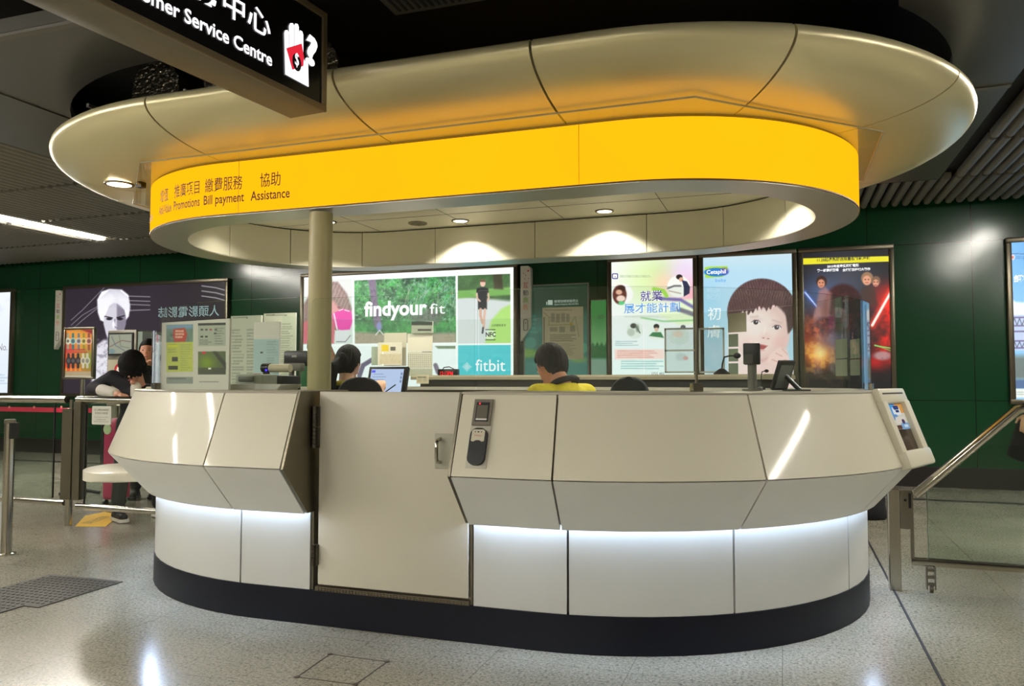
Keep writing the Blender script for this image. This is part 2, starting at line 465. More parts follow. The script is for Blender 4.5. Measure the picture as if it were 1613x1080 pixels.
# slatted ceiling in modules 1.3 m long, slats 0.11 m apart, with open ends between modules
def slat_module(x0, x1, y0, y1):
    b = B(); n = int((x1 - x0) / 0.11)
    for i in range(n):
        x = x0 + 0.055 + i * 0.11
        sec = [(x - 0.036, 3.27), (x - 0.036, 3.23), (x - 0.026, 3.208), (x, 3.2), (x + 0.026, 3.208), (x + 0.036, 3.23), (x + 0.036, 3.27)]
        loft(b, [[(a, y0, c) for a, c in sec], [(a, y1, c) for a, c in sec]])
    return structure(obj('ceiling_slats', b, M_SLAT, None, 50))
for y0 in (8.74, 7.43, 6.12, 4.81, 3.5):
    y1 = y0 + (1.25 if y0 < 8.7 else 1.2)
    if y0 > 8.7: slat_module(-16.2, 4.2, y0, y1)
    else:
        slat_module(-15.6, -9.22, y0, y1); slat_module(-8.86, -5.72, y0, y1)
        slat_module(1.62, 2.5, y0, y1); slat_module(2.84, 4.3 if y0 < 5 else 5.2, y0, y1)
b = B()
for x0, x1, ya, yb in ((-17, -5.6, -6, 10.08), (1.55, 9, -6, 10.08), (-5.6, 1.55, 7.45, 10.08), (-5.6, 1.55, -6, 1.6)):
    box(b, (x0, ya, 3.3), (x1, yb, 3.34))
structure(obj('ceiling_backing', b, M_VOID))
b = B(); box(b, (-5.6, -6, 3.275), (1.55, 1.6, 3.295)); structure(obj('ceiling_panel', b, M_SOFFIT))

# grey metal soffit round the canopy with a rounded cut-out that follows it
S_R = 1.66
out = [(-5.26, 2.77), (-2.9, 2.77)]
ts = [tt for tt in np.linspace(4.0 + 0.07, 1.0 + 0.28, 110)]
hole = [sp(tt, S_R, CAN)[0] for tt in ts]
out += [(p.x, p.y) for p in hole] + [(hole[-1].x, 1.9), (1.26, 1.9), (1.26, 7.4), (-5.26, 7.4)]
b = B(); fa = b.faces.new([b.verts.new((x, y, 2.9)) for x, y in out])
r = bmesh.ops.extrude_face_region(b, geom=[fa]); bmesh.ops.translate(b, vec=(0, 0, 0.07), verts=[v for v in r['geom'] if isinstance(v, bmesh.types.BMVert)])
bmesh.ops.triangulate(b, faces=[f for f in b.faces if len(f.verts) > 4])
structure(obj('ceiling_soffit', b, M_SOFFIT))
b = B()
for x, y0, y1 in ((-4.36, 2.77, 4.0),): box(b, (x - 0.012, y0, 2.892), (x + 0.012, y1, 2.9))
box(b, (1.02, 5.14, 2.893), (1.26, 5.19, 2.8995)); box(b, (-5.26, 2.775, 2.885), (-2.9, 2.815, 2.9))
structure(obj('ceiling_seam', b, mat('soffit_seam', (104, 101, 92), 0.5)))
# drop edges of the soffit
b = B(); box(b, (1.262, 1.9, 2.9), (1.27, 7.4, 3.3)); box(b, (-5.27, 2.77, 2.9), (-5.262, 7.4, 3.3)); box(b, (-5.27, 7.402, 2.9), (1.27, 7.41, 3.3))
structure(obj('ceiling_edge', b, M_VOID))

# ================================================================== CEILING FITTINGS
def fluorescent(label, x, y0, y1, z=3.2, w=0.13):
    t = thing('fluorescent_light', label, 'ceiling light', (x, (y0 + y1) / 2, z), 'fluorescent strips in the slatted ceiling')
    b = B(); box(b, (x - w / 2 - 0.03, y0 - 0.03, z + 0.012), (x + w / 2 + 0.03, y1 + 0.03, z + 0.07)); obj('housing', b, M_GREYP, t)
    b = B(); bbox_bev(b, (x - w / 2, y0, z - 0.02), (x + w / 2, y1, z + 0.011), 0.012); obj('diffuser', b, M_TUBE, t)
    b = B(); prism(b, [(x - w / 2, y1, z - 0.02), (x + w / 2, y1, z - 0.02), (x + w / 2, y1 + 0.16, z + 0.01), (x - w / 2, y1 + 0.16, z + 0.01)], (0, 0, 0.02)); obj('end_cap', b, mat('pale_end_cap', (226, 220, 200), 0.4), t)
    return t
fluorescent('long white fluorescent strip in the slatted ceiling at left, running off the picture edge', -9.04, 5.7, 8.55)
for x, y0, y1, lab in ((-9.04, 2.2, 5.1, 'fluorescent strip in line with the left strip, nearer the viewer'),
                       (2.67, 5.2, 8.2, 'fluorescent strip in the slats beyond the right picture edge'),
                       (4.5, 1.4, 4.4, 'fluorescent strip beyond the right picture edge, nearer the viewer'),
                       (-4.6, -3.4, -0.4, 'added fluorescent fill strip overhead behind the viewer, to the left'),  # fill strips behind the viewer are added to brighten counter fronts and left floor
                       (-0.4, -4.6, -1.6, 'added fluorescent fill strip overhead behind the viewer, in the middle'),
                       (-2.5, -5.2, -2.2, 'added fluorescent fill strip overhead behind the viewer, left of the middle'),
                       (-6.6, -1.4, 1.6, 'added fluorescent fill strip overhead behind the viewer, well to the left'),
                       (-9.04, -1.6, 1.4, 'fluorescent strip overhead behind the viewer, far left')):
    fluorescent(lab, x, y0, y1)
# air grille up in the dark opening
t = thing('air_grille', 'perforated grey air grille in the dark ceiling opening above the canopy', 'air vent', (-1.2, 3.4, 3.2))
b = B(); box(b, (-1.98, 3.0, 3.2), (-0.45, 3.8, 3.3)); obj('grille_box', b, mat('grille_grey', (112, 108, 98), 0.5), t)
b = B()
for i in range(38): box(b, (-1.94 + i * 0.039, 3.04, 3.194), (-1.925 + i * 0.039, 3.76, 3.199))
obj('grille_bars', b, mat('grille_bar_dark', (58, 56, 52), 0.6), t)
# foil wrapped duct glimpsed at left through the opening
b = B()
for i in range(3):
    secs = []
    for k in range(40):
        y = 4.3 + 0.03 * k * 2
        secs.append([(-4.1 + i * 0.62 + (0.2 + 0.025 * rng.rand()) * math.cos(2 * PI * j / 16), y, 3.22 + (0.19 + 0.03 * rng.rand()) * math.sin(2 * PI * j / 16)) for j in range(16)])
    loft(b, secs)
tag(obj('air_duct', b, mat('black_foil', (120, 114, 98), 0.22, 0.9, 0.3, 30, bump=0.9), None, 30), 'crinkled dark foil wrapped air duct above the left end of the canopy', 'duct')
for i, x in enumerate((-4.28, -3.5)):
    b = B(); box(b, (x, 3.9, 2.985), (x + 0.02, 6.2, 3.01))
    tag(obj('ceiling_rail', b, mat('galvanised_bar', (150, 148, 138), 0.35, 0.8)), ('thin metal hanger bar above the canopy, nearest its left end', 'thin metal hanger bar above the canopy, the one closer to the hanging sign')[i], 'rail', 'hanger bars in the ceiling opening')

UZ = Vector((0, 0, 1))
# ================================================================== THE COUNTER
R_LOW, R_WIDE, R_TOP, Z_WIDE, Z_TOP = 1.51, 1.775, 1.640, 0.79, 1.150
T_R = (-1.372 - CTR[0]) / (CTR[1] - CTR[0]); T_L = (-2.235 - CTR[0]) / (CTR[1] - CTR[0])
t0, t1 = T_R, 4.0 + T_L
counter = thing('service_counter', 'rounded cream service counter with navy plinth, sloping panels and glass screens', 'counter', (-1.815, 4.94, 0))
b = B(); sweep(b, [(1.10, 0.0), (1.515, 0.0), (1.515, 0.168), (1.10, 0.168)], 0, 4, CTR, closed=True); obj('plinth', b, M_NAVY, counter, 40)
b = B(); sweep(b, [(1.2, 0.17), (1.478, 0.17), (1.478, 0.61), (1.5385, 0.61), (1.5415, 0.566), (1.742, 0.787), (1.612, 1.125), (1.2, 1.125)], t0 + 0.006, t1 - 0.006, CTR); obj('carcass', b, M_GAP, counter, 40)
b = B(); sweep(b, [(0.72, 0.95), (1.19, 0.95), (1.19, 0.98), (0.72, 0.98)], t0 + 0.02, t1 - 0.02, CTR); obj('worktop', b, mat('grey_worktop', (120, 118, 108), 0.5), counter, 40)
b = B(); sweep(b, [(1.17, 1.127), (R_TOP - 0.03, 1.127), (R_TOP - 0.03, 1.142), (R_TOP + 0.001, 1.142), (R_TOP + 0.001, 1.148), (R_TOP - 0.004, 1.152), (1.17, 1.152)], t0, t1, CTR); obj('countertop', b, mat('steel_counter_edge', (188, 184, 170), 0.36, 0.4), counter, 40)
b = B(); sweep(b, [(1.22, 1.212), (1.5, 1.212), (1.5, 1.235), (1.48, 1.25), (1.24, 1.25), (1.22, 1.235)], 1.72, 3.12, CTR); ledge_ = obj('rear_ledge', b, mat('ledge_beige', (142, 136, 114), 0.38, 0.2), counter, 40)
b = B(); sweep(b, [(1.27, 1.1525), (1.46, 1.1525), (1.46, 1.2115), (1.27, 1.2115)], 1.74, 3.10, CTR); obj('ledge_support', b, mat('ledge_support_dark', (44, 46, 42), 0.5), ledge_, 40)
b = B(); sweep(b, [(1.513, 0.596), (1.535, 0.596), (1.535, 0.602), (1.513, 0.602)], t0 + 0.006, t1 - 0.006, CTR); obj('light_strip', b, M_LED, counter, 40)
# lower white panels; joints measured along the foot of the counter
def run(name, prof, cuts, m, R, gap):
    for a, c in zip(cuts, cuts[1:]):
        b = B(); sweep(b, prof, a + tgap(a + 1e-4, R, CTR, gap / 2), c - tgap(c - 1e-4, R, CTR, gap / 2), CTR); obj(name, b, m, counter, 30)
lowcuts = [t0, tfind(894, R_LOW, 0.3, CTR, 0.8, 1.3), tfind(1157, R_LOW, 0.3, CTR, 1.0, 1.4), tfind(1337, R_LOW, 0.3, CTR, 1.2, 1.5), 1.62, 2.0, 2.5, 3.0, 3.3, 3.62,
           4.0 - (tfind(379, R_LOW, 0.3, CTR, 0, 0.2) * -1 if False else 0.0) + tfind(379, R_LOW, 0.3, CTR, -0.35, 0.2), t1]
run('lower_panel', [(R_LOW, 0.169), (R_LOW, 0.604), (R_LOW - 0.028, 0.604), (R_LOW - 0.028, 0.169)], lowcuts, M_LOWER, R_LOW, 0.011)
# sloping panels above and undersides below the widest edge share their joints
upc = [t0, tfind(869, R_WIDE, Z_WIDE, CTR, 0.8, 1.2), tfind(1208, R_WIDE, Z_WIDE, CTR, 1.0, 1.5), tfind(1424, R_WIDE, Z_WIDE, CTR, 1.2, 1.5), 1.62, 2.0, 2.5, 3.0, 3.37, 3.63,
       4.0 + tfind(320, R_WIDE, Z_WIDE, CTR, -0.35, 0.2), t1]
run('sloping_panel', [(R_TOP, 1.1405), (R_WIDE, Z_WIDE), (R_WIDE - 0.028, Z_WIDE + 0.004), (R_TOP - 0.026, 1.1405)], upc, M_PANEL, R_WIDE, 0.009)
run('underside_panel', [(R_WIDE, Z_WIDE - 0.006), (1.565, 0.548), (1.55, 0.562), (R_WIDE - 0.026, Z_WIDE - 0.002)], upc, M_UNDER, R_WIDE, 0.009)
# stainless end plates of the two stations beside the door
def end_plate(x, dx):
    prof = [(1.18, 0.17), (1.506, 0.17), (1.506, 0.553), (1.562, 0.553), (1.772, 0.787), (1.637, 1.149), (1.18, 1.149)]
    b = B(); prism(b, [(x, CTR[2] - r_, z_) for r_, z_ in prof], (dx, 0, 0)); return obj('end_plate', b, M_STEELD, counter)
end_plate(-2.235 + 0.001, 0.012); end_plate(-1.372 - 0.013, 0.012)
# door between the stations
DX0, DX1 = -2.192, -1.392
b = B(); bbox_bev(b, (DX0, 3.425, 0.2), (DX1, 3.465, 1.148), 0.003); door = obj('door', b, M_DOORP, counter, 30); door['label'] = 'plain cream door leaf in the counter'
b = B(); box(b, (DX0 - 0.012, 3.42, 0.169), (DX1 + 0.008, 3.5, 0.19)); 
for i in range(46):
    for j in range(2): box(b, (DX0 + 0.004 + i * 0.0172, 3.413, 0.172 + j * 0.009), (DX0 + 0.012 + i * 0.0172, 3.42, 0.176 + j * 0.009))
obj('threshold', b, mat('worn_tread_steel', (120, 112, 96), 0.4, 0.9, 0.2, 60), counter)
for z in (1.025, 0.92, 0.345):
    b = B(); box(b, (-2.222, 3.408, z - 0.05), (-2.186, 3.424, z + 0.05))
    for k in range(5): tube(b, [(-2.207, 3.404, z - 0.05 + k * 0.0205), (-2.207, 3.404, z - 0.05 + k * 0.0205 + 0.017)], 0.011, 10)
    obj('hinge', b, mat('dark_hinge_steel', (96, 90, 80), 0.35, 0.9), door)
b = B(); bbox_bev(b, (-1.56, 3.419, 0.79), (-1.44, 3.4245, 0.955), 0.002); hp = obj('handle_plate', b, mat('handle_plate_grey', (176, 176, 160), 0.35, 0.5), door)
b = B(); tube(b, [(-1.53, 3.42, 0.82), (-1.53, 3.385, 0.825), (-1.53, 3.372, 0.84), (-1.53, 3.372, 0.91), (-1.53, 3.385, 0.925), (-1.53, 3.42, 0.93)], 0.008, 12); obj('door_handle', b, M_STEEL, door, 40)

# glass screens standing on the countertop
GR = 1.55
def pane(ta, tb, z0, z1, r0=0.0, r1=0.0, edge=True):
    b = B(); n = max(14, int((tb - ta) * 60)); th = 0.012
    ts = list(np.linspace(ta, tb, n))
    L = [0.0]
    for a, c in zip(ts, ts[1:]): L.append(L[-1] + (sp(c, GR, CTR)[0] - sp(a, GR, CTR)[0]).length)
    tot = L[-1]
    if r0 or r1:
        ex = []
        for k in range(1, 9):
            f = (1 - math.cos(PI / 2 * k / 8))
            if r0: ex.append(ta + (tb - ta) * (r0 * f) / tot)
            if r1: ex.append(tb - (tb - ta) * (r1 * f) / tot)
        ts = sorted(set(ts + ex))
    def top(t):
        d0 = (t - ta) / (tb - ta) * tot; d1 = tot - d0; z = z1
        if r0 and d0 < r0: z = z1 - r0 + math.sqrt(max(0, r0 * r0 - (r0 - d0) ** 2))
        if r1 and d1 < r1: z = min(z, z1 - r1 + math.sqrt(max(0, r1 * r1 - (r1 - d1) ** 2)))
        return z
    rings = []
    for t in ts:
        p, nn = sp(t, GR, CTR); q = p - nn * th; z = top(t)
        rings.append([b.verts.new((p.x, p.y, z0)), b.verts.new((p.x, p.y, z)), b.verts.new((q.x, q.y, z)), b.verts.new((q.x, q.y, z0))])
    for a, c in zip(rings, rings[1:]):
        for j, mi in ((0, 0), (1, 1), (2, 0), (3, 1)): b.faces.new((a[j], a[(j + 1) % 4], c[(j + 1) % 4], c[j])).material_index = mi
    b.faces.new(rings[0][::-1]).material_index = 1; b.faces.new(rings[-1]).material_index = 1
    return obj('glass_screen', b, [M_GLASS, M_GEDGE], counter)
tl = 4.0 + tfind(250, GR, 1.3, CTR, -0.6, 0.0)
pane(tl, 4.0 + T_L - 0.002, 1.153, 1.62, 0.0, 0.035)
pane(T_L + 0.006, tfind(747, GR, 1.3, CTR, 0.5, 0.95), 1.153, 1.612, 0.035, 0.03)
tm = tfind(1097, GR, 1.3, CTR, 0.9, 1.3); tr = tfind(1371, GR, 1.3, CTR, 1.2, 1.48)
pane(tfind(751, GR, 1.3, CTR, 0.5, 0.95), tm - 0.001, 1.153, 1.618, 0.03, 0)
pane(tm + 0.003, tr, 1.153, 1.618)
pane(1.60, 2.0, 1.153, 1.742); pane(2.006, 2.99, 1.153, 1.742); pane(3.0, 3.36, 1.153, 1.742)
pane(3.60, tl - 0.03, 1.153, 1.50)
# small steel clamps at the foot of the screens
def clamp(t):
    p, n = sp(t, GR + 0.012, CTR); q = p - n * 0.036; d = n.cross(Vector((0, 0, 1)))
    b = B(); obox(b, p - n * 0.018, d, n, Vector((0, 0, 1)), (-0.025, -0.02, 1.1525), (0.025, 0.02, 1.19), 0.003); obj('glass_clamp', b, M_STEEL, counter)
for t in (tl - 0.016, tm, tr - 0.004): clamp(t)
def post(t, z1, r=0.009):
    p, n = sp(t, GR - 0.006, CTR); b = B(); tube(b, [(p.x, p.y, 1.153), (p.x, p.y, z1)], r, 10); obj('screen_post', b, M_STEELD, counter, 40)
post(tm, 1.62, 0.007); post(tr + 0.003, 1.615, 0.008)

# card reader let into the first sloping panel right of the door
def slope(x, v, off=0.0):
    r_ = R_TOP + (R_WIDE - R_TOP) * v; z = 1.146 + (Z_WIDE - 1.146) * v
    return Vector((x, CTR[2] - r_ - 0.935 * off, z + 0.354 * off))
def slope_prism(bm, poly, o0, o1, mi=0):
    a = [bm.verts.new(slope(x, v, o0)) for x, v in poly]; c = [bm.verts.new(slope(x, v, o1)) for x, v in poly]; n = len(poly)
    bm.faces.new(c).material_index = mi; bm.faces.new(a[::-1]).material_index = mi
    for i in range(n): bm.faces.new((a[i], a[(i + 1) % n], c[(i + 1) % n], c[i])).material_index = mi
def sp_px(px, py):
    """Point of the sloping panel plane seen at a pixel -> (x, v)."""
    lo, hi = 0.0, 1.0
    for _ in range(40):
        v = (lo + hi) / 2; q = ony(px, py, CTR[2] - (R_TOP + (R_WIDE - R_TOP) * v)); z = 1.146 + (Z_WIDE - 1.146) * v
        if q.z < z: lo = v
        else: hi = v
    return q.x, v
xa, va = sp_px(742, 637); xb, vb = sp_px(757, 734)
x0 = -1.300; x1 = -1.215; vt, vm, ve = 0.075, 0.42, 0.90
b = B(); slope_prism(b, [(x0 - 0.006, vt), (x1 + 0.006, vt), (x1 + 0.006, ve), (x0 - 0.006, ve)], 0.001, 0.003); reader = obj('card_reader', b, mat('recess_grey', (190, 186, 168), 0.4), counter); reader['label'] = 'card reader set in the sloping panel'
b = B(); slope_prism(b, [(x0, vt + 0.01), (x1, vt + 0.01), (x1, vm - 0.02), (x0, vm - 0.02)], 0.003, 0.012); obj('display_bezel', b, mat('bezel_taupe', (112, 104, 90), 0.4), reader)
b = B(); slope_prism(b, [(x0 + 0.012, vt + 0.05), (x1 - 0.012, vt + 0.05), (x1 - 0.012, vm - 0.065), (x0 + 0.012, vm - 0.065)], 0.012, 0.014); obj('display_frame', b, M_BLACK, reader)
b = B(); slope_prism(b, [(x0 + 0.017, vt + 0.085), (x1 - 0.017, vt + 0.085), (x1 - 0.017, vm - 0.1), (x0 + 0.017, vm - 0.1)], 0.014, 0.0155); obj('display_screen', b, mat('lcd_grey', (104, 100, 88), 0.25), reader)
b = B(); slope_prism(b, [(x0 + 0.017, vm - 0.098), (x1 - 0.017, vm - 0.098), (x1 - 0.017, vm - 0.08), (x0 + 0.017, vm - 0.08)], 0.014, 0.0155); obj('display_strip', b, M_WHITE, reader)
b = B(); slope_prism(b, [(x0 + 0.024, vt + 0.055), (x0 + 0.03, vt + 0.055), (x0 + 0.03, vt + 0.075), (x0 + 0.024, vt + 0.075)], 0.014, 0.016); obj('indicator', b, emission('red_led', (255, 60, 70), 1.6, False), reader)
HV = 0.382  # metres per unit v
pad = rrect(0.078, 0.165, 0.032, 6)
b = B(); slope_prism(b, [((x0 + x1) / 2 + u, 0.655 - w / HV) for u, w in pad][::-1], 0.003, 0.022); padm = obj('reader_pad', b, M_BLACK, reader, 40)
top = [(-0.030, 0.068), (-0.022, 0.074), (0.022, 0.074), (0.030, 0.068), (0.030, 0.022), (0.02, 0.019), (0.008, 0.026), (-0.008, 0.026), (-0.02, 0.019), (-0.030, 0.022)]
b = B(); slope_prism(b, [((x0 + x1) / 2 + u, 0.655 - w / HV) for u, w in top], 0.022, 0.0245); obj('reader_label', b, mat('label_ivory', (200, 194, 170), 0.4), padm)
b = B()
for u in (-0.014, 0.0, 0.014): slope_prism(b, [((x0 + x1) / 2 + u + a, 0.655 - (0.063 + c) / HV) for a, c in rrect(0.009 if u == 0 else 0.005, 0.005, 0.002, 2)], 0.0245, 0.0255)
obj('reader_light', b, M_BLACK, padm)
b = B(); lettering(b, 'Octopus', lambda x, y: slope((x0 + x1) / 2 + x, 0.655 - y / HV, 0.0257), -0.016, 0.016, 0.044); obj('lettering', b, mat('orange_print', (206, 84, 40), 0.5), padm)

# moulded screen unit standing proud of the right end of the counter, and its twin on the left end
def screen_unit(deg, sg, picture):
    a = math.radians(deg); n = Vector((math.cos(a), math.sin(a), 0)); c = Vector((CTR[1] if sg > 0 else CTR[0], CTR[2], 0))
    p_top = c + n * R_TOP + UZ * 1.152; p_bot = c + n * R_WIDE + UZ * (Z_WIDE - 0.005)
    u = Vector((-n.y, n.x, 0)) * sg; v = (p_bot - p_top).normalized(); L = (p_bot - p_top).length; w = v.cross(u).normalized()
    if w.dot(n) < 0: w = -w
    o = p_top + w * 0.016; W = 0.37; t = 0.016
    bb = B()
    obox(bb, o, u, v, w, (0.0, -0.004, -0.07), (W, 0.075, t), 0.012); obox(bb, o, u, v, w, (0.0, L - 0.075, -0.07), (W, L + 0.012, t + 0.012), 0.014)
    obox(bb, o, u, v, w, (0.0, 0.06, -0.07), (0.06, L - 0.06, t), 0.008); obox(bb, o, u, v, w, (W - 0.075, 0.06, -0.07), (W, L - 0.06, t + 0.004), 0.012)
    obox(bb, o, u, v, w, (0.05, 0.05, -0.07), (W - 0.05, L - 0.05, -0.012))
    un = obj('screen_unit', bb, M_PANEL, counter, 40); un['label'] = 'moulded cream unit with a small advertising screen' if picture else 'moulded cream unit seen edge on'
    bb = B(); obox(bb, o, u, v, w, (0.055, 0.07, -0.012), (W - 0.07, L - 0.07, -0.006)); sc_ = obj('screen', bb, mat('screen_brown', (70, 58, 46), 0.15), un)
    bb = B(); obox(bb, o, u, v, w, (0.03, 0.022, t), (W - 0.05, 0.03, t + 0.001)); obj('speaker_slot', bb, M_DARK, un)
    if picture:
        X0, X1, Y0, Y1 = 0.062, W - 0.076, 0.078, L - 0.078
        cells = [(0.0, 1.0, 0.0, 0.55, (214, 208, 192)), (0.0, 0.55, 0.0, 0.26, (84, 160, 222)), (0.55, 1.0, 0.0, 0.2, (224, 160, 84)), (0.34, 0.8, 0.06, 0.24, (226, 230, 232)), (0.42, 0.75, 0.03, 0.12, (60, 76, 130)), (0.5, 0.7, 0.13, 0.18, (50, 60, 110)),
                 (0.2, 0.5, 0.22, 0.34, (110, 150, 196)), (0.3, 0.85, 0.28, 0.42, (222, 214, 200)), (0.5, 0.98, 0.42, 0.56, (130, 170, 210)), (0.62, 0.8, 0.34, 0.44, (80, 66, 100)), (0.66, 0.9, 0.46, 0.52, (206, 222, 236)), (0.1, 0.5, 0.46, 0.55, (96, 70, 60))]
        for i, (a_, b_, c_, d_, col) in enumerate(cells):
            bb = B(); outl = rrect((b_ - a_) * (X1 - X0), (d_ - c_) * (Y1 - Y0), 0.012 if i > 2 else 0.001, 4, X0 + (a_ + b_) / 2 * (X1 - X0), Y0 + (c_ + d_) / 2 * (Y1 - Y0))
            prism(bb, [o + u * x + v * y + w * (-0.006 + 0.0003 * i) for x, y in outl], w * 0.0003); obj('picture_patch', bb, emission('pic_%d' % i, col, 0.85, False), sc_)
    return un
screen_unit(-25, 1, True)
screen_unit(205, -1, False)
# rounded ledge at the front left of the counter
tq = 3.705
p0, n0 = sp(tq, 1.0, CTR); d0 = Vector((-n0.y, n0.x, 0))
cen, _n = sp(tq, 1.62, CTR)
poly = [(-0.47, -0.08), (0.22, -0.08), (0.22, 0.06), (0.205, 0.13)] + [(-0.13 + 0.335 * math.cos(a), 0.13 + 0.2 * math.sin(a)) for a in np.linspace(0.1, PI - 0.1, 20)] + [(-0.465, 0.13), (-0.47, 0.06)]
b = B(); prism(b, [cen + d0 * u + n0 * w + Vector((0, 0, 0.592)) for u, w in poly], (0, 0, 0.055))
bmesh.ops.bevel(b, geom=[e for e in b.edges if abs(e.verts[0].co.z - e.verts[1].co.z) < 1e-4], offset=0.014, segments=3, affect='EDGES', profile=0.6)
lg = obj('ledge', b, M_PANEL, counter, 50); lg['label'] = 'rounded white ledge'

# ================================================================== THE CANOPY
canopy = thing('service_canopy', 'oval cream canopy with an illuminated yellow band over the service counter', 'canopy', (-1.93, 4.95, 2.165))
R_B, Z_B0, Z_B1 = 1.185, 2.165, 2.472
# underside bowl: profile from the neck outwards, split at the joints
def bowl_prof():
    pts = [(1.10, 2.488)] + [(1.22 + 0.548 * math.sin(PI / 2 * k / 12), 2.642 - 0.154 * math.cos(PI / 2 * k / 12)) for k in range(13)] + [(1.762, 2.664), (1.742, 2.68), (1.71, 2.686)]
    inner = [(r_ - 0.022, z_ + 0.022) for r_, z_ in pts[:13]][::-1]
    return pts + inner
cuts = [tfind(524, 1.765, 2.64, CAN, 0.0, 0.6), tfind(835, 1.765, 2.64, CAN, 0.4, 1.0), tfind(1255, 1.765, 2.64, CAN, 1.0, 1.4), tfind(1510, 1.765, 2.64, CAN, 1.2, 1.5), 1.66, 1.94, 2.35, 2.75, 3.08, 3.36,
        4 + tfind(92, 1.765, 2.64, CAN, -0.6, -0.2), 4 + tfind(263, 1.765, 2.64, CAN, -0.45, 0.0)]
cuts.append(cuts[0] + 4)
for a, c in zip(cuts, cuts[1:]):
    g = 0.012; b = B(); sweep(b, bowl_prof(), a + tgap(a + 1e-4, 1.7, CAN, g / 2), c - tgap(c - 1e-4, 1.7, CAN, g / 2), CAN, arc=48); obj('canopy_panel', b, M_CANOPY, canopy, 40)
b = B(); sweep(b, [(1.05, 2.53), (1.48, 2.545), (1.62, 2.585), (1.69, 2.66), (1.05, 2.66)], 0, 4, CAN, closed=True); obj('canopy_core', b, M_GAP, canopy, 40)
# light box band
b = B(); sweep(b, [(1.12, 2.46), (1.175, 2.46), (1.175, 2.50), (1.12, 2.50)], 0, 4, CAN, closed=True); obj('neck_ring', b, mat('neck_grey', (120, 118, 104), 0.4, 0.3), canopy, 40)
M_BAND = emission('yellow_light_box', (255, 178, 14), BAND_EMIT, True, 0.05, 1.6)
b = B(); sweep(b, [(R_B, Z_B0 + 0.004), (R_B, Z_B1), (R_B - 0.02, Z_B1), (R_B - 0.02, Z_B0 + 0.004)], 0, 4, CAN, closed=True, arc=60); band = obj('sign_band', b, M_BAND, canopy, 40); band['label'] = 'glowing yellow sign band'
for px in (376, 912):
    tb_ = tfind(px, R_B, 2.3, CAN, -0.3, 1.1); p, n = sp(tb_, R_B + 0.0006, CAN); d = Vector((-n.y, n.x, 0)) * 0.0012
    b = B(); prism(b, [p - d + Vector((0, 0, Z_B0 + .006)), p + d + Vector((0, 0, Z_B0 + .006)), p + d + Vector((0, 0, Z_B1)), p - d + Vector((0, 0, Z_B1))], n * 0.0004); obj('band_joint', b, mat('band_joint_amber', (170, 120, 10), 0.5), band)
b = B(); sweep(b, [(R_B - 0.004, Z_B0 - 0.004), (R_B - 0.004, Z_B0 + 0.003), (0.95, Z_B0 + 0.003), (0.95, Z_B0 - 0.004)], 0, 4, CAN, closed=True, arc=60); obj('soffit_ring', b, mat('satin_soffit_steel', (224, 222, 208), 0.36, 0.85, 0.03, 6.0), canopy, 40)
b = B(); sweep(b, [(R_B + 0.002, Z_B0 - 0.001), (R_B + 0.002, Z_B0 + 0.005), (R_B - 0.003, Z_B0 + 0.005), (R_B - 0.003, Z_B0 - 0.001)], 0, 4, CAN, closed=True, arc=60); obj('edge_trim', b, mat('band_edge_brown', (120, 84, 30), 0.5), canopy, 40)
# pale panels lining the inside of the ring, joints facing the viewer on the far side
fc = [2 + (CAN[1] - x) / (CAN[1] - CAN[0]) for x in (-0.96, -1.84, -2.70)]
fcuts = [0.3, 0.7, 1.08, 1.3, tfind(1236, 0.95, 2.3, CAN, 1.5, 1.95), tfind(1139, 0.95, 2.3, CAN, 1.6, 2.0)] + fc + [tfind(570, 0.95, 2.3, CAN, 2.8, 3.3), tfind(458, 0.95, 2.3, CAN, 3.0, 3.5), tfind(363, 0.95, 2.3, CAN, 3.2, 3.8), 3.8, 4.3]
for a, c in zip(fcuts, fcuts[1:]):
    b = B(); sweep(b, [(0.955, 2.17), (0.955, 2.452), (0.975, 2.452), (0.975, 2.17)], a + tgap(a + 1e-4, 0.95, CAN, 0.003), c - tgap(c - 1e-4, 0.95, CAN, 0.003), CAN); obj('lining_panel', b, M_FASCIA, canopy, 30)
b = B(); sweep(b, [(0.978, 2.165), (0.978, 2.47), (1.0, 2.47), (1.0, 2.165)], 0, 4, CAN, closed=True); obj('lining_core', b, M_DARK, canopy)
b = B(); f = b.faces.new([b.verts.new(sp(t, 0.985, CAN)[0] + Vector((0, 0, 2.462))) for t in np.linspace(0, 4, 97)[:-1]])
r = bmesh.ops.extrude_face_region(b, geom=[f]); bmesh.ops.translate(b, vec=(0, 0, 0.03), verts=[v for v in r['geom'] if isinstance(v, bmesh.types.BMVert)])
ceil_in = obj('inner_ceiling', b, M_FASCIA, canopy)
b = B()
for x in (-3.2, -2.4, -1.6, -0.8): box(b, (x, 4.2, 2.4605), (x + 0.004, 5.88, 2.462))
box(b, (-3.9, 5.45, 2.4605), (0.0, 5.454, 2.462)); box(b, (-3.9, 4.5, 2.4605), (0.0, 4.504, 2.462))
obj('ceiling_joint', b, M_GAP, ceil_in)
# clear acrylic plate between band and bowl, its corners showing beyond the band
pl = [(-3.55, 3.62), (-0.36, 3.58), (0.50, 4.40), (0.50, 5.45), (-0.36, 6.3), (-3.55, 6.3), (-4.42, 5.45), (-4.42, 4.45)]
b = B(); prism(b, [(x, y, 2.4745) for x, y in pl], (0, 0, 0.008)); ap = obj('acrylic_plate', b, M_ACRYL, canopy)
b = B()
for (xa_, ya_), (xb_, yb_) in zip(pl, pl[1:] + pl[:1]): tube(b, [(xa_, ya_, 2.4785), (xb_, yb_, 2.4785)], 0.0045, 6)
obj('plate_edge', b, mat('plate_edge_pale', (176, 170, 150), 0.3), ap)
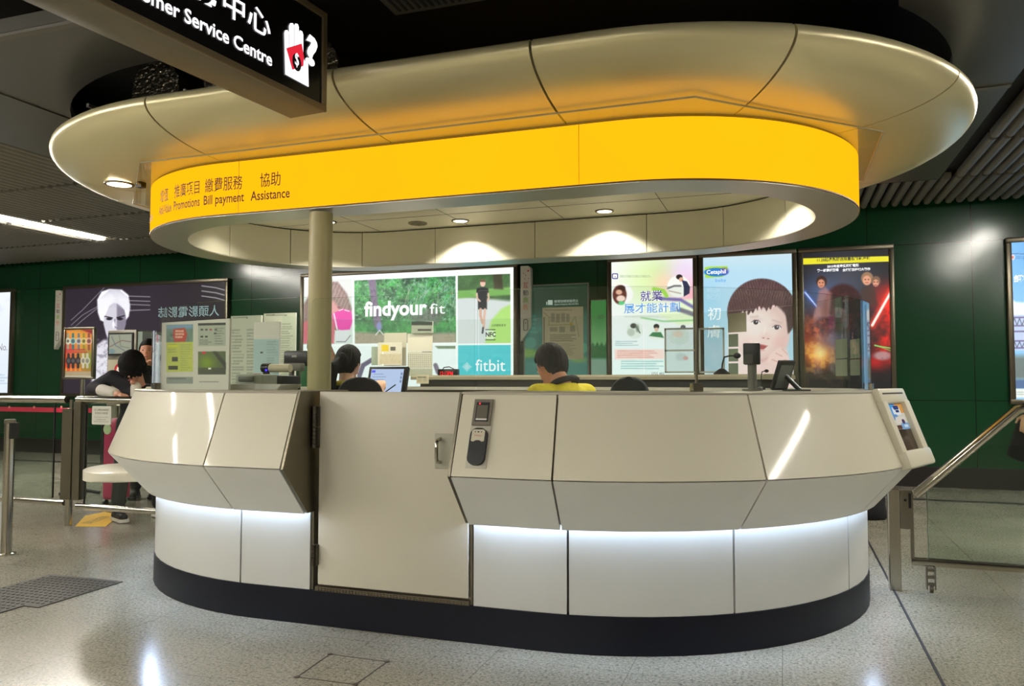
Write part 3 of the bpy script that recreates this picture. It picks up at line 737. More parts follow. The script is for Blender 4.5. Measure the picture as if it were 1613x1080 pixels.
# lettering bent round the band
M_BROWN = mat('brown_print', (104, 40, 16), 0.6)
slen = CAN[1] - CAN[0]
def band_map(s, y):
    """s metres along the band measured from x = -3.10 to the right; negative runs round the left end."""
    t = s / slen if s >= 0 else s / (PI * R_B)
    p, n = sp((t + 4) % 4, R_B + 0.0022, CAN); return Vector((p.x, p.y, Z_B0 + y))
T_SIL = min(np.linspace(-0.6, 0.3, 400), key=lambda t: proj(sp(t, R_B, CAN)[0] + Vector((0, 0, 2.3)))[0])
def s_of(px, z=2.3):
    t = tfind(px, R_B, z, CAN, T_SIL, 0.6); return t * slen if t >= 0 else t * PI * R_B
for zh, en, c0, c1, e0, e1 in (('協助', 'Assistance', 410, 442, 395, 456.5), ('繳費服務', 'Bill payment', 323, 382, 321.5, 384.5), ('推廣項目', 'Promotions', 275, 314.5, 274, 315), ('增值', 'Add-Value', 253, 265.5, 251, 270.5)):
    b = B(); lettering(b, zh, band_map, s_of(c0), s_of(c1), 0.142, 0.082, 0.004)
    desc = 0.016 if 'y' in en else 0.0
    lettering(b, en, band_map, s_of(e0, 2.23), s_of(e1, 2.23), 0.068 - desc, 0.056 + desc, 0.012); obj('lettering', b, M_BROWN, band)
b = B(); lettering(b, 'Tickets', band_map, s_of(251, 2.23) - 0.62, s_of(251, 2.23) - 0.16, 0.068, 0.056, 0.012); lettering(b, '車票', band_map, s_of(251, 2.23) - 0.52, s_of(251, 2.23) - 0.30, 0.142, 0.082)
obj('lettering', b, M_BROWN, band)

# column that carries the ring
b = B(); lathe(b, (-2.475, 3.86, 0), [(0.066, 0.169), (0.066, 2.152)], 28); col = obj('column_shaft', b, M_COLUMN, None, 40)
colm = thing('support_column', 'round cream column rising behind the glass to the yellow ring', 'column', (-2.475, 3.86, 0.169)); col.parent = colm; col.matrix_parent_inverse = Matrix.Translation(colm.location).inverted()
b = B(); lathe(b, (-2.475, 3.86, 0), [(0.1, 0.169), (0.1, 0.19)], 28); obj('base_plate', b, M_STEELD, colm, 40)

# downlights: trim ring, glowing lens and the lamp's own light
def downlight(label, x, y, z, r, watt, spread=125, tiltn=None):
    t = thing('downlight', label, 'ceiling light', (x, y, z), 'round downlights in the canopy')
    b = B(); rings = [(r + 0.016, 0.003), (r + 0.014, -0.006), (r, -0.006), (r, 0.003)]
    vs = [[b.verts.new((x + a * math.cos(2 * PI * j / 28), y + a * math.sin(2 * PI * j / 28), z + h)) for j in range(28)] for a, h in rings]
    for i in range(4):
        for j in range(28): b.faces.new((vs[i][j], vs[i][(j + 1) % 28], vs[(i + 1) % 4][(j + 1) % 28], vs[(i + 1) % 4][j]))
    obj('trim_ring', b, M_STEELD, t, 40)
    b = B(); lathe(b, (x, y, z), [(r * 0.98, -0.004), (r * 0.98, 0.0)], 28); obj('lens', b, emission('downlight_lens', (255, 244, 214), 6.0), t)
    if watt:
        ld = bpy.data.lights.new('downlight_lamp', 'SPOT'); ld.energy = watt; ld.spot_size = math.radians(spread); ld.spot_blend = 0.55; ld.shadow_soft_size = 0.035; ld.color = (1.0, 0.93, 0.78)
        lo = bpy.data.objects.new('lamp', ld); COL.objects.link(lo); lo.location = (0, 0, -0.02); lo.parent = t
    return t
for lab, x, y in (('glowing downlight in the canopy ceiling above the clock, left of the two clearest', -2.39, 5.70), ('glowing downlight in the canopy ceiling above the green wall, right of the two clearest', -1.24, 5.72),
                  ('glowing downlight just right of the cream column top', -3.40, 5.40), ('downlight washing the right end of the canopy lining', -0.08, 5.28), ('downlight washing the left end of the canopy lining', -3.80, 4.9)):
    downlight(lab, x, y, 2.460, 0.055, (8 if x < -3.7 else (SPOT_WATT * 0.45 if x > -0.5 else SPOT_WATT)))
_bp = bowl_prof()[:13]
def under_bowl(px, py):
    """Point on the underside of the bowl seen at a pixel."""
    z = 2.5
    for _ in range(30):
        q = onz(px, py, z); dx = max(0, abs(q.x - (CAN[0] + CAN[1]) / 2) - (CAN[1] - CAN[0]) / 2); z = float(np.interp(math.hypot(dx, q.y - CAN[2]), [k[0] for k in _bp], [k[1] for k in _bp]))
    return onz(px, py, z)
pq = under_bowl(188, 287)
downlight('bright oval downlight under the left end of the canopy', pq.x, pq.y, pq.z - 0.012, 0.075, 9)
pc = under_bowl(222, 287); zc_ = pc.z
t = thing('ceiling_camera', 'tiny black camera under the canopy beside the bright left downlight', 'camera', pc)
b = B(); box(b, (pc.x - 0.022, pc.y - 0.022, zc_ - 0.035), (pc.x + 0.022, pc.y + 0.022, zc_ + 0.008)); obj('housing', b, M_BLACK, t)
b = B(); ellipsoid(b, (pc.x, pc.y - 0.023, zc_ - 0.015), (0.01, 0.006, 0.01), None, 10, 8); obj('lens', b, M_CHROME, t)
b = B(); lathe(b, (-2.75, 5.68, 2.452), [(0.0699, 0.0), (0.075, 0.003), (0.075, 0.0095)], 28)
for k in range(3):
    rr_ = 0.02 + k * 0.018
    for j in range(20): box(b, (-2.75 + rr_ * math.cos(2 * PI * j / 20) - 0.003, 5.68 + rr_ * math.sin(2 * PI * j / 20) - 0.003, 2.449), (-2.75 + rr_ * math.cos(2 * PI * j / 20) + 0.003, 5.68 + rr_ * math.sin(2 * PI * j / 20) + 0.003, 2.452))
tag(obj('ceiling_speaker', b, mat('speaker_grille', (140, 134, 112), 0.5)), 'round unlit speaker grille in the canopy ceiling, left of the lit downlights', 'speaker')
# ================================================================== PRINTED SHEETS AND LIGHT BOXES
class Sheet:
    """A flat upright print; its colours are laid down on a fine grid of the sheet's own mesh."""
    def __init__(s, o, u, w, h, nx, ny):
        s.o = Vector(o); s.u = Vector(u).normalized(); s.w = w; s.h = h; s.nx = nx; s.ny = ny
        gx, gz = np.meshgrid(np.linspace(0, w, nx), np.linspace(0, h, ny))
        P = np.array(s.o)[None, None, :] + gx[..., None] * np.array(s.u) + gz[..., None] * np.array([0, 0, 1.0])
        s.P = P
        q = P - np.array(CAMP); d = q @ np.array(FWD)
        s.X = CX + F_PX * (q @ np.array(RGT)) / d; s.Y = CY - F_PX * (q @ np.array(UPV)) / d   # drawing coordinates of every grid point
        s.gx = gx; s.gz = gz
        s.img = np.ones((ny, nx, 3)); s.px = w / nx * F_PX / d.mean()
    def mix(s, m, c):
        m = np.clip(m, 0, 1)[..., None]
        c = np.asarray(c, float)
        if c.ndim == 1: c = c / 255.0
        s.img = s.img * (1 - m) + c * m
    def fill(s, c): s.img[:] = np.array(c) / 255.0
    def soft(s, d, e): return np.clip(0.5 - d / max(e, 1e-3), 0, 1)
    def ell(s, cx, cy, rx, ry, c, e=1.0, a=1.0, rot=0.0):
        dx = s.X - cx; dy = s.Y - cy; cs, sn = math.cos(rot), math.sin(rot)
        x = dx * cs + dy * sn; y = -dx * sn + dy * cs
        d = (np.sqrt((x / rx) ** 2 + (y / ry) ** 2) - 1) * min(rx, ry); m = s.soft(d, e) * a
        s.mix(m, c); return m
    def poly(s, pts, c, e=1.0, a=1.0):
        pts = np.array(pts, float); n = len(pts); ins = np.zeros(s.X.shape, bool); dist = np.full(s.X.shape, 1e9)
        x0, y0 = pts.min(0) - 4; x1, y1 = pts.max(0) + 4
        for i in range(n):
            ax, ay = pts[i]; bx, by = pts[(i + 1) % n]
            c_ = ((ay > s.Y) != (by > s.Y))
            with np.errstate(divide='ignore', invalid='ignore'): ins ^= c_ & (s.X < (bx - ax) * (s.Y - ay) / (by - ay + 1e-12) + ax)
            L2 = (bx - ax) ** 2 + (by - ay) ** 2 + 1e-9
            t = np.clip(((s.X - ax) * (bx - ax) + (s.Y - ay) * (by - ay)) / L2, 0, 1)
            dist = np.minimum(dist, np.hypot(s.X - ax - t * (bx - ax), s.Y - ay - t * (by - ay)))
        m = s.soft(np.where(ins, -dist, dist), e) * a; s.mix(m, c); return m
    def line(s, pts, w, c, e=0.8, a=1.0):
        dist = np.full(s.X.shape, 1e9)
        for (ax, ay), (bx, by) in zip(pts, pts[1:]):
            L2 = (bx - ax) ** 2 + (by - ay) ** 2 + 1e-9
            t = np.clip(((s.X - ax) * (bx - ax) + (s.Y - ay) * (by - ay)) / L2, 0, 1)
            dist = np.minimum(dist, np.hypot(s.X - ax - t * (bx - ax), s.Y - ay - t * (by - ay)))
        m = s.soft(dist - w / 2, e) * a; s.mix(m, c); return m
    def glow(s, cx, cy, r, c, a=1.0, p=2.0, sy=1.0):
        d = np.sqrt((s.X - cx) ** 2 + ((s.Y - cy) / sy) ** 2) / r; s.mix(a * np.exp(-d ** p), c)
    def noise(s, scale, seed, octs=4):
        r = np.random.RandomState(seed); out = np.zeros(s.X.shape); amp = 1.0; tot = 0
        for k in range(octs):
            n = 64; g = r.rand(n, n); sc = scale / 2 ** k
            x = (s.X / sc) % n; y = (s.Y / sc) % n
            xi = x.astype(int); yi = y.astype(int); fx = x - xi; fy = y - yi
            fx = fx * fx * (3 - 2 * fx); fy = fy * fy * (3 - 2 * fy)
            x1 = (xi + 1) % n; y1 = (yi + 1) % n
            v = g[yi % n, xi % n] * (1 - fx) * (1 - fy) + g[yi % n, x1] * fx * (1 - fy) + g[y1, xi % n] * (1 - fx) * fy + g[y1, x1] * fx * fy
            out += v * amp; tot += amp; amp *= 0.6
        return out / tot
    def region(s, pts): 
        old = s.img.copy(); s.img[:] = 0; m = s.poly(pts, (255, 255, 255), 0.8); s.img = old; return m
    def bars(s, x0, x1, y0, y1, n, c, seed=0, a=0.7, th=0.45):
        """Rows of small illegible print."""
        r = np.random.RandomState(seed)
        for i in range(n):
            y = y0 + (y1 - y0) * (i + 0.5) / n; e = x0 + (x1 - x0) * (0.6 + 0.4 * r.rand())
            m = (np.abs(s.Y - y) < (y1 - y0) / n * th / 2 + 0.15) & (s.X > x0) & (s.X < e)
            s.mix(m * a * (0.55 + 0.45 * (np.sin(s.X * 2.7 + i * 1.7) > -0.3)), c)
    def make(s, name, m, parent):
        nx, ny = s.nx, s.ny; me = bpy.data.meshes.new(name)
        V = s.P.reshape(-1, 3).astype(np.float32); idx = np.arange(nx * ny).reshape(ny, nx)
        Q = np.stack([idx[:-1, :-1], idx[:-1, 1:], idx[1:, 1:], idx[1:, :-1]], -1).reshape(-1, 4)
        me.vertices.add(len(V)); me.vertices.foreach_set('co', V.ravel())
        me.loops.add(Q.size); me.loops.foreach_set('vertex_index', Q.ravel().astype(np.int32))
        me.polygons.add(len(Q)); me.polygons.foreach_set('loop_start', np.arange(0, Q.size, 4, dtype=np.int32))
        me.update(calc_edges=True)
        at = me.color_attributes.new('print', 'FLOAT_COLOR', 'POINT')
        c = np.clip(s.img, 0, 1); c = np.where(c <= 0.04045, c / 12.92, ((c + 0.055) / 1.055) ** 2.4)
        rgba = np.concatenate([c.reshape(-1, 3), np.ones((nx * ny, 1))], 1).astype(np.float32); at.data.foreach_set('color', rgba.ravel())
        return finish(name, me, m, parent)
    def at(s, px, py, off=0.003):
        """Point on the sheet (lifted off it) under a drawing coordinate."""
        nrm = Vector((s.u.y, -s.u.x, 0)); d = ray(px, py); t = (s.o + nrm * off - CAMP).dot(nrm) / d.dot(nrm); return CAMP + d * t
    def text(s, bm, body, xl, xr, ybase, h=None, bold=0.0, off=0.003, mi=0, mirror=False):
        """Text whose inked width runs from xl to xr with its baseline at ybase (drawing coordinates)."""
        p = s.at(xl, ybase, off); q = s.at(xr, ybase, off); u0 = (p - s.o).dot(s.u); u1 = (q - s.o).dot(s.u); z0 = p.z
        hh = None if h is None else h * (p - CAMP).dot(FWD) / F_PX
        nrm = Vector((s.u.y, -s.u.x, 0))
        lettering(bm, body, lambda x, y: s.o + s.u * x + nrm * off + Vector((0, 0, y - s.o.z)), u0, u1, z0, hh, bold, 1.0, mi, mirror)

M_LIT = print_mat('backlit_print', POSTER_EMIT)
M_DIM = print_mat('backlit_print_dim', 0.55)
M_PAPER = print_mat('paper_print', None, 0.55)
M_FRAME = mat('light_box_frame', (104, 98, 84), 0.36, 0.85, 0.1, 8)
def lightbox(label, cat, x0, x1, z0=1.0, z1=2.735, fr=0.055, nx=300, ny=300, y=WALL_Y, name='light_box'):
    t = thing(name, label, cat, ((x0 + x1) / 2, y, z0), 'advertising light boxes on the green wall')
    b = B(); yf = y - 0.075
    for lo, hi in (((x0 - fr, yf, z1), (x1 + fr, y - 0.001, z1 + fr)), ((x0 - fr, yf, z0 - fr), (x1 + fr, y - 0.001, z0)), ((x0 - fr, yf, z0), (x0, y - 0.001, z1)), ((x1, yf, z0), (x1 + fr, y - 0.001, z1))):
        bbox_bev(b, lo, hi, 0.008)
    obj('frame', b, M_FRAME, t, 40)
    s = Sheet((x0, y - 0.055, z0), (1, 0, 0), x1 - x0, z1 - z0, nx, ny); return t, s
def white_text(t_parent, s, items, m, name='lettering'):
    b = B()
    for it in items: s.text(b, *it[:4], **(it[4] if len(it) > 4 else {}))
    return obj(name, b, m, t_parent, None, False)
E_WHITE = emission('lit_white_print', (255, 255, 255), 1.15, False); E_INK = emission('lit_dark_print', (60, 56, 66), 1.0, False)
E_PURP = emission('lit_purple_print', (72, 44, 150), 1.1, False); E_BLUE = emission('lit_blue_print', (92, 160, 235), 1.1, False); E_CYAN = emission('lit_cyan_print', (40, 160, 215), 1.1, False)
E_PALE = emission('lit_pale_blue_print', (190, 222, 240), 1.1, False); E_YEL = emission('lit_yellow_print', (236, 226, 40), 1.1, False); E_RED = emission('lit_red_print', (205, 60, 90), 1.0, False)

# ---- the wide running advertisement
t, s = lightbox('wide bright lit advertisement of white, forest and turquoise panels behind the counter', 'advertisement', -6.72, -3.43, nx=640, ny=330)
s.fill((250, 253, 252))
def clipmix(m, fn):
    old = s.img.copy(); fn(); s.img = old * (1 - m[..., None]) + s.img * m[..., None]
# portrait panel at left
def p1():
    s.fill((214, 226, 218)); s.poly([(470, 440), (555, 440), (555, 470), (470, 470)], (222, 224, 220), 6)
    s.poly([(478, 480), (492, 455), (514, 444), (532, 444), (546, 462), (554, 486), (549, 505), (510, 540), (478, 540)], (140, 112, 106), 4)
    n = s.noise(4, 3); s.poly([(500, 450), (532, 446), (548, 470), (552, 494), (540, 492), (524, 470)], (186, 158, 150), 6, 0.6)
    hm_ = s.region([(478, 480), (492, 455), (514, 444), (532, 444), (546, 462), (554, 486), (549, 500), (538, 492), (524, 470), (506, 466), (488, 478)]); s.mix(0.35 * hm_ * (0.5 + 0.5 * np.sin(s.X * 1.1 + s.Y * 0.45 + n * 5)), (84, 64, 64))
    s.poly([(488, 478), (506, 468), (526, 474), (538, 490), (530, 512), (508, 522), (490, 510)], (226, 158, 158), 6)
    s.ell(516, 488, 3.2, 2.2, (120, 70, 80)); s.ell(534, 484, 2.6, 1.8, (150, 80, 90))
    s.line([(511, 482), (521, 481)], 1.6, (120, 72, 72))
    s.poly([(478, 508), (512, 488), (528, 505), (526, 541), (512, 541), (505, 520), (490, 541), (478, 541)], (208, 104, 118), 3)
    s.poly([(523, 494), (540, 486), (553, 489), (556, 504), (551, 519), (536, 520), (527, 512)], (238, 60, 170), 2)
    s.line([(526, 494), (531, 518)], 2.4, (246, 220, 230)); s.line([(534, 489), (540, 487)], 1.6, (250, 220, 235)); s.line([(543, 488), (550, 490)], 1.6, (250, 220, 235))
    s.poly([(527, 520), (550, 520), (548, 538), (530, 538)], (222, 224, 226), 2); s.line([(530, 538), (544, 538), (552, 528)], 1.6, (150, 140, 150))
clipmix(s.region([(460, 441), (554, 438.5), (555.5, 541), (460, 543)]), p1)
# forest panel
def p2():
    n = s.noise(22, 5, 5); n2 = s.noise(7, 9, 4); n3 = s.noise(3.2, 12, 3)
    base = np.stack([40 + 150 * n2 * n, 88 + 130 * n2, 60 + 110 * n * n2], -1) / 255.0
    s.img = base.copy()
    s.mix(np.clip((n - 0.5) * 4, 0, 1) * 0.7, (24, 52, 40)); s.mix(np.clip((n3 - 0.58) * 5, 0, 1) * 0.75, (160, 196, 172)); s.mix(np.clip((0.36 - n3) * 6, 0, 1) * 0.8, (22, 42, 34))
    for i in range(60):
        r_ = np.random.RandomState(i); x = 640 + 78 * r_.rand(); y = 440 + 50 * r_.rand(); a = 0.4 + 1.4 * r_.rand()
        s.line([(x, y), (x - 20 * math.cos(a) * (r_.rand() + .3), y + 22 * math.sin(a))], 0.8, (150, 196, 186) if i % 3 else (186, 176, 160), 0.8, 0.7)
    s.poly([(560, 505), (660, 500), (718, 512), (718, 524), (560, 522)], (74, 150, 84), 10, 0.6)
    s.poly([(578, 428), (591, 428), (594, 470), (602, 516), (590, 516), (584, 470)], (128, 112, 136), 2)
    s.mix(np.clip((n3 - 0.5) * 3, 0, 1) * 0.5 * (np.abs(s.X - 590) < 7) * (s.Y < 515), (70, 60, 84))
    s.poly([(640, 500), (676, 488), (700, 494), (690, 510), (660, 510)], (110, 92, 100), 8, 0.6)
    s.poly([(556, 522), (620, 526), (718, 524), (720, 545), (556, 545)], (172, 160, 140), 6); s.mix(np.clip((n3 - .5) * 3, 0, 1) * 0.4 * (s.Y > 524), (120, 130, 90))
    s.ell(597, 514, 4, 7, (140, 146, 200), 2); s.line([(592, 527), (598, 520), (604, 527)], 1.6, (232, 226, 226))
clipmix(s.region([(558, 441.5), (717.5, 434.5), (718.5, 539), (559, 541)]), p2)
def p3():
    n = s.noise(9, 15, 4); s.fill((214, 220, 220)); m = np.clip((468 - s.Y + 0.1 * (s.X - 720)) / 5, 0, 1)
    s.mix(m, np.stack([46 + 50 * n, 76 + 60 * n, 44 + 40 * n], -1) / 255); s.poly([(720, 458), (804, 452), (806, 464), (720, 470)], (120, 176, 88), 3)
    s.poly([(776, 428), (790, 428), (793, 456), (778, 455)], (66, 54, 44), 3, 0.8)
    s.poly([(806, 478), (790, 486), (774, 504), (764, 541), (806, 541)], (176, 222, 118), 4)
    s.ell(760.5, 446, 4.2, 5.5, (226, 186, 168), 1); s.poly([(756, 444), (757, 440), (764, 440), (765, 444)], (112, 84, 62), 1)
    s.poly([(751, 454), (760, 452), (769, 454), (770, 463), (767, 464), (767, 487), (753, 487), (753, 463), (750, 463)], (34, 36, 44), 1.4)
    s.line([(751, 462), (752, 470), (756, 474)], 2.6, (226, 186, 168)); s.line([(769, 462), (770, 469), (768, 474)], 2.6, (226, 186, 168))
    s.line([(757, 487), (757, 497), (760, 508)], 4.2, (214, 170, 150)); s.line([(764, 487), (763, 498), (762, 516)], 3.6, (222, 180, 160)); s.line([(761, 516), (760, 524)], 3, (70, 70, 78))
    s.ell(772.5, 527, 8, 8, (250, 250, 250), 1, 0.5); s.line([(765, 519), (780, 519)], 1.2, (30, 40, 44)); s.line([(765, 535), (780, 535)], 1.2, (30, 40, 44))
clipmix(s.region([(721, 434), (803.5, 431), (804.5, 540), (721, 541)]), p3)
def p4():
    s.fill((240, 248, 248)); s.line([(566, 592), (572, 575), (590, 564)], 7, (104, 98, 120), 2); s.line([(686, 575), (690, 586), (700, 592)], 7, (120, 112, 128), 2)
    s.poly([(683, 543), (718, 543), (718, 549), (690, 549)], (120, 140, 110), 2); s.ell(500, 590, 16, 14, (240, 220, 80), 3, 0.8)
clipmix(s.region([(460, 545), (717.5, 544.5), (717.5, 640), (460, 640)]), p4)
clipmix(s.region([(721.5, 543.5), (804.5, 543), (805, 640), (721.5, 640)]), lambda: s.fill((72, 198, 210)))
s.make('printed_face', M_LIT, t)
white_text(t, s, [('findyour', 573.5, 672.5, 497.5, dict(bold=0.035)), ('fit', 677, 701, 494.5, dict(h=16.5))], E_WHITE)
b = B(); s.text(b, 'fitbit', 749, 796, 584.5, h=18.5); s.text(b, 'TM', 800, 801.5, 583)
for i in range(-3, 4):
    for j in range(-3, 4):
        if abs(i) + abs(j) <= 3:
            p = s.at(735.5 + i * 2.25, 577.5 + j * 2.25); rr_ = 0.006 * (1.35 - 0.14 * (abs(i) + abs(j)))
            b.faces.new([b.verts.new(p + Vector((rr_ * math.cos(a), 0, rr_ * math.sin(a)))) for a in np.linspace(0, 2 * PI, 11)[:-1]])
obj('logo', b, E_WHITE, t, None, False)
white_text(t, s, [('NFC', 765, 781, 530.5, dict(h=7.5, bold=0.03))], E_INK, 'badge_lettering'); white_text(t, s, [('立即體驗更多', 774, 797, 514, {})], E_INK, 'caption')

# ---- dark portrait advertisement at left
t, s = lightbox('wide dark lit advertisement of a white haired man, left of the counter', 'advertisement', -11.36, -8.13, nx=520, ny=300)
s.fill((34, 26, 38)); n = s.noise(40, 21, 4); s.mix(0.5 * n, (50, 40, 56)); s.mix(np.clip((s.X - 250) / 140, 0, 0.6), (24, 18, 22))
for y0, dy in ((470, -18), (486, -10), (478, -2)):
    s.line([(112, y0 + 34), (130, y0 + 18), (165, y0 + dy)], 1.1, (200, 196, 204), 1.5, 0.6)
for y0 in (466, 473, 479, 489): s.line([(196, y0), (236, y0 + 1.5 * math.sin(y0))], 1.3, (220, 216, 222), 1.4, 0.6)
for y0 in (450, 458, 466): s.line([(318, y0), (340, y0 + 3), (362, y0 + 9)], 1.4, (230, 228, 230), 1.4, 0.7)
s.poly([(140, 640), (150, 545), (163, 535), (200, 535), (212, 560), (230, 640)], (216, 214, 222), 4); n = s.noise(5, 23, 4); s.mix(np.clip((n - 0.45) * 4, 0, 1) * (s.Y > 533) * (s.X > 148) * (s.X < 215) * 0.6, (110, 104, 120))
s.poly([(166, 500), (196, 500), (194, 530), (188, 545), (176, 545), (168, 530)], (170, 164, 178), 3)
s.poly([(153, 472), (160, 459), (172, 455), (192, 456), (202, 464), (205, 482), (203, 498), (197, 506), (166, 508), (158, 504), (154, 492)], (240, 240, 246), 2.5)
s.poly([(164, 496), (170, 482), (180, 477), (188, 480), (198, 490), (198, 510), (193, 527), (184, 537), (175, 537), (167, 526), (163, 510)], (204, 200, 212), 2)
s.poly([(184, 478), (197, 488), (199, 508), (193, 527), (184, 537)], (104, 96, 114), 3, 0.75)
s.ell(172, 502, 4.6, 2.2, (36, 30, 42), 1.2); s.ell(189, 502, 4.6, 2.2, (26, 20, 32), 1.2); s.line([(165, 498), (177, 500.5)], 1.8, (50, 42, 56)); s.line([(184, 500), (196, 497)], 1.8, (34, 26, 40))
s.line([(181, 503), (180, 514), (185, 517)], 1.6, (120, 112, 130)); s.line([(174, 525), (187, 525)], 2, (96, 84, 100)); s.ell(179, 511, 2.2, 5, (240, 240, 246), 2)
s.poly([(157, 466), (170, 457), (182, 470), (172, 482), (165, 497), (158, 500), (155, 486)], (252, 252, 255), 2); s.poly([(186, 458), (202, 466), (204, 488), (200, 500), (196, 488), (187, 474)], (246, 246, 250), 2)
for i in range(30):
    x = 157 + i * 1.6; s.line([(180 + (x - 180) * 0.35, 457), (x, 470), (x + (x - 180) * 0.12, 482 + 9 * abs(x - 180) / 24)], 0.6, (170, 166, 182), 0.8, 0.55)
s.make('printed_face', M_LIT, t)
b = B(); s.text(b, '人頭影電影誌', 249, 345, 500.5, h=17, mirror=True); obj('lettering', b, emission('reflected_sign_glow', (176, 206, 204), 0.8, False), t, None, False)  # mirrored reflection of a lit sign, drawn as glowing letters on the sheet

# ---- white advertisement cut by the left picture edge
t, s = lightbox('plain white lit advertisement cut off by the left picture edge', 'advertisement', -13.7, -12.6, nx=160, ny=240)
s.fill((232, 238, 244)); s.mix(np.clip((s.Y - 470) / 300, 0, 0.35), (190, 208, 226)); n = s.noise(12, 31); s.mix(np.clip(n - 0.55, 0, 1) * (s.Y < 500), (170, 180, 200)); s.bars(-12, 16, 588, 606, 4, (170, 190, 210), 5)
s.make('printed_face', M_LIT, t); white_text(t, s, [('No.1', -3, 15, 552, dict(h=11))], emission('lit_grey_print', (150, 140, 150), 1.0, False))

# ---- training scheme advertisement
t, s = lightbox('pale lit poster with purple and blue Chinese title and round photographs', 'advertisement', -2.09, -1.06, nx=300, ny=420)
s.fill((240, 243, 247)); s.glow(1020, 440, 46, (216, 238, 170), 0.9); s.glow(1048, 430, 26, (196, 226, 140), 0.8); s.glow(1078, 432, 34, (226, 206, 236), 0.9); s.glow(1092, 466, 26, (250, 176, 186), 0.9); s.glow(1045, 446, 16, (250, 200, 170), .6)
s.mix(np.clip((s.Y - 520) / 60, 0, 0.75), (232, 250, 248))
s.poly([(1036, 496), (1066, 474), (1096, 470), (1096, 510), (1070, 512)], (232, 244, 206), 5); s.line([(1040, 470), (1072, 472), (1096, 486)], 5, (92, 82, 160), 3, 0.8); s.line([(1066, 486), (1096, 496)], 7, (70, 64, 100), 3, 0.7); s.line([(1010, 500), (1046, 506), (1096, 504)], 2.5, (130, 200, 130), 2, 0.8); s.line([(1030, 455), (1045, 458), (1050, 466)], 6, (150, 210, 70), 2, 0.9)
def disc(cx, cy, rx, ry, bg): return s.ell(cx, cy, rx, ry, bg, 1.2)
disc(981, 463, 16, 16, (246, 244, 244)); s.ell(976, 464, 11, 15, (96, 50, 44), 2); s.ell(979, 454, 6, 5, (60, 34, 30), 2); s.ell(975, 460, 5, 4, (226, 176, 150), 2); s.ell(978, 470, 7, 5, (240, 210, 196), 2); s.ell(979, 477, 5, 3, (96, 200, 130), 2)
disc(1069, 451, 18, 17, (236, 238, 230)); s.ell(1070, 436, 5, 4, (40, 34, 36), 1.2); s.ell(1073, 440, 3.5, 3.5, (214, 166, 140), 1); s.poly([(1074, 441), (1082, 443), (1087, 452), (1086, 462), (1077, 467), (1077, 452)], (46, 52, 78), 1.2); s.line([(1052, 454), (1062, 450), (1072, 450)], 3, (120, 120, 124), 1.2); s.line([(1054, 458), (1072, 462)], 2, (190, 170, 160), 1)
disc(1000, 520, 13, 13, (226, 234, 226)); s.ell(998, 513, 5, 4, (70, 74, 70), 1.5); s.ell(1004, 517, 3, 6, (150, 170, 150), 1.5); s.ell(994, 523, 6, 6, (190, 200, 190), 2); s.line([(1001, 512), (1008, 524)], 2, (100, 110, 104), 1)
disc(1033, 523, 13, 13, (236, 244, 238)); s.ell(1034, 514, 4.5, 4, (40, 44, 40), 1.2); s.ell(1034, 519, 3.2, 3.4, (226, 190, 170), 1); s.poly([(1022, 529), (1028, 523), (1041, 523), (1046, 532)], (70, 128, 86), 1.4); s.line([(1024, 531), (1044, 534)], 3, (240, 240, 232), 1)
disc(1070, 530, 16, 13, (226, 238, 232)); s.ell(1076, 515, 4, 3.4, (90, 96, 100), 1.2); s.ell(1068, 526, 8, 5, (240, 216, 200), 3); s.ell(1073, 562, 9, 6, (216, 226, 226), 3); s.ell(1080, 564, 4, 3, (236, 180, 176), 2)
s.bars(969, 1014, 536, 545, 3, (130, 170, 176), 2, 0.6); s.poly([(968, 550), (1046, 550), (1046, 565), (968, 566)], (252, 216, 208), 3, 0.9); s.bars(972, 1044, 551, 564, 4, (220, 130, 120), 3, 0.6); s.bars(978, 1046, 567, 582, 4, (110, 180, 176), 4, 0.6); s.bars(976, 1026, 433, 437, 2, (150, 160, 140), 8, 0.6); s.bars(983, 1074, 497, 500, 2, (190, 196, 190), 9, .6)
s.poly(rrect(9.5, 9, 2, 4, 968.8, 434.8), (56, 48, 132), 0.6); s.poly(rrect(6.5, 6, 1, 3, 968.8, 434.8), (250, 250, 250), 0.6)
s.make('printed_face', M_LIT, t)
for lay, (c_, grow, off) in enumerate(((E_WHITE, 0.04, 0.0022), (None, 0.006, 0.0045))):
    b = B(); s.text(b, '就業', 1009, 1043.5, 474.5, h=16.5, bold=grow, off=off); obj('title', b, c_ or E_PURP, t, None, False)
    b = B(); s.text(b, '展才能計劃', 983, 1071, 494, h=16, bold=grow, off=off); obj('title', b, c_ or E_BLUE, t, None, False)
white_text(t, s, [('2755 483', 1026, 1046, 590, {}), ('X', 967.5, 970.2, 437, dict(bold=0.03))], E_INK)

# ---- baby portrait advertisement
t, s = lightbox('lit pale blue poster with a large smiling baby face', 'advertisement', -0.93, 0.11, nx=340, ny=440)
s.fill((176, 212, 230)); s.mix(np.clip((430 - s.Y) / 40, 0, 1) * 0.8, (206, 222, 226)); s.mix(0.3 * np.exp(-((s.X - 1112) / 26) ** 2 - ((s.Y - 480) / 50) ** 2), (120, 196, 232)); n = s.noise(30, 41); s.mix(np.clip((s.Y - 525) / 30, 0, 1) * np.clip(n * 1.6 - 0.4, 0, 1) * 0.6 * (s.X < 1146), (226, 226, 236))
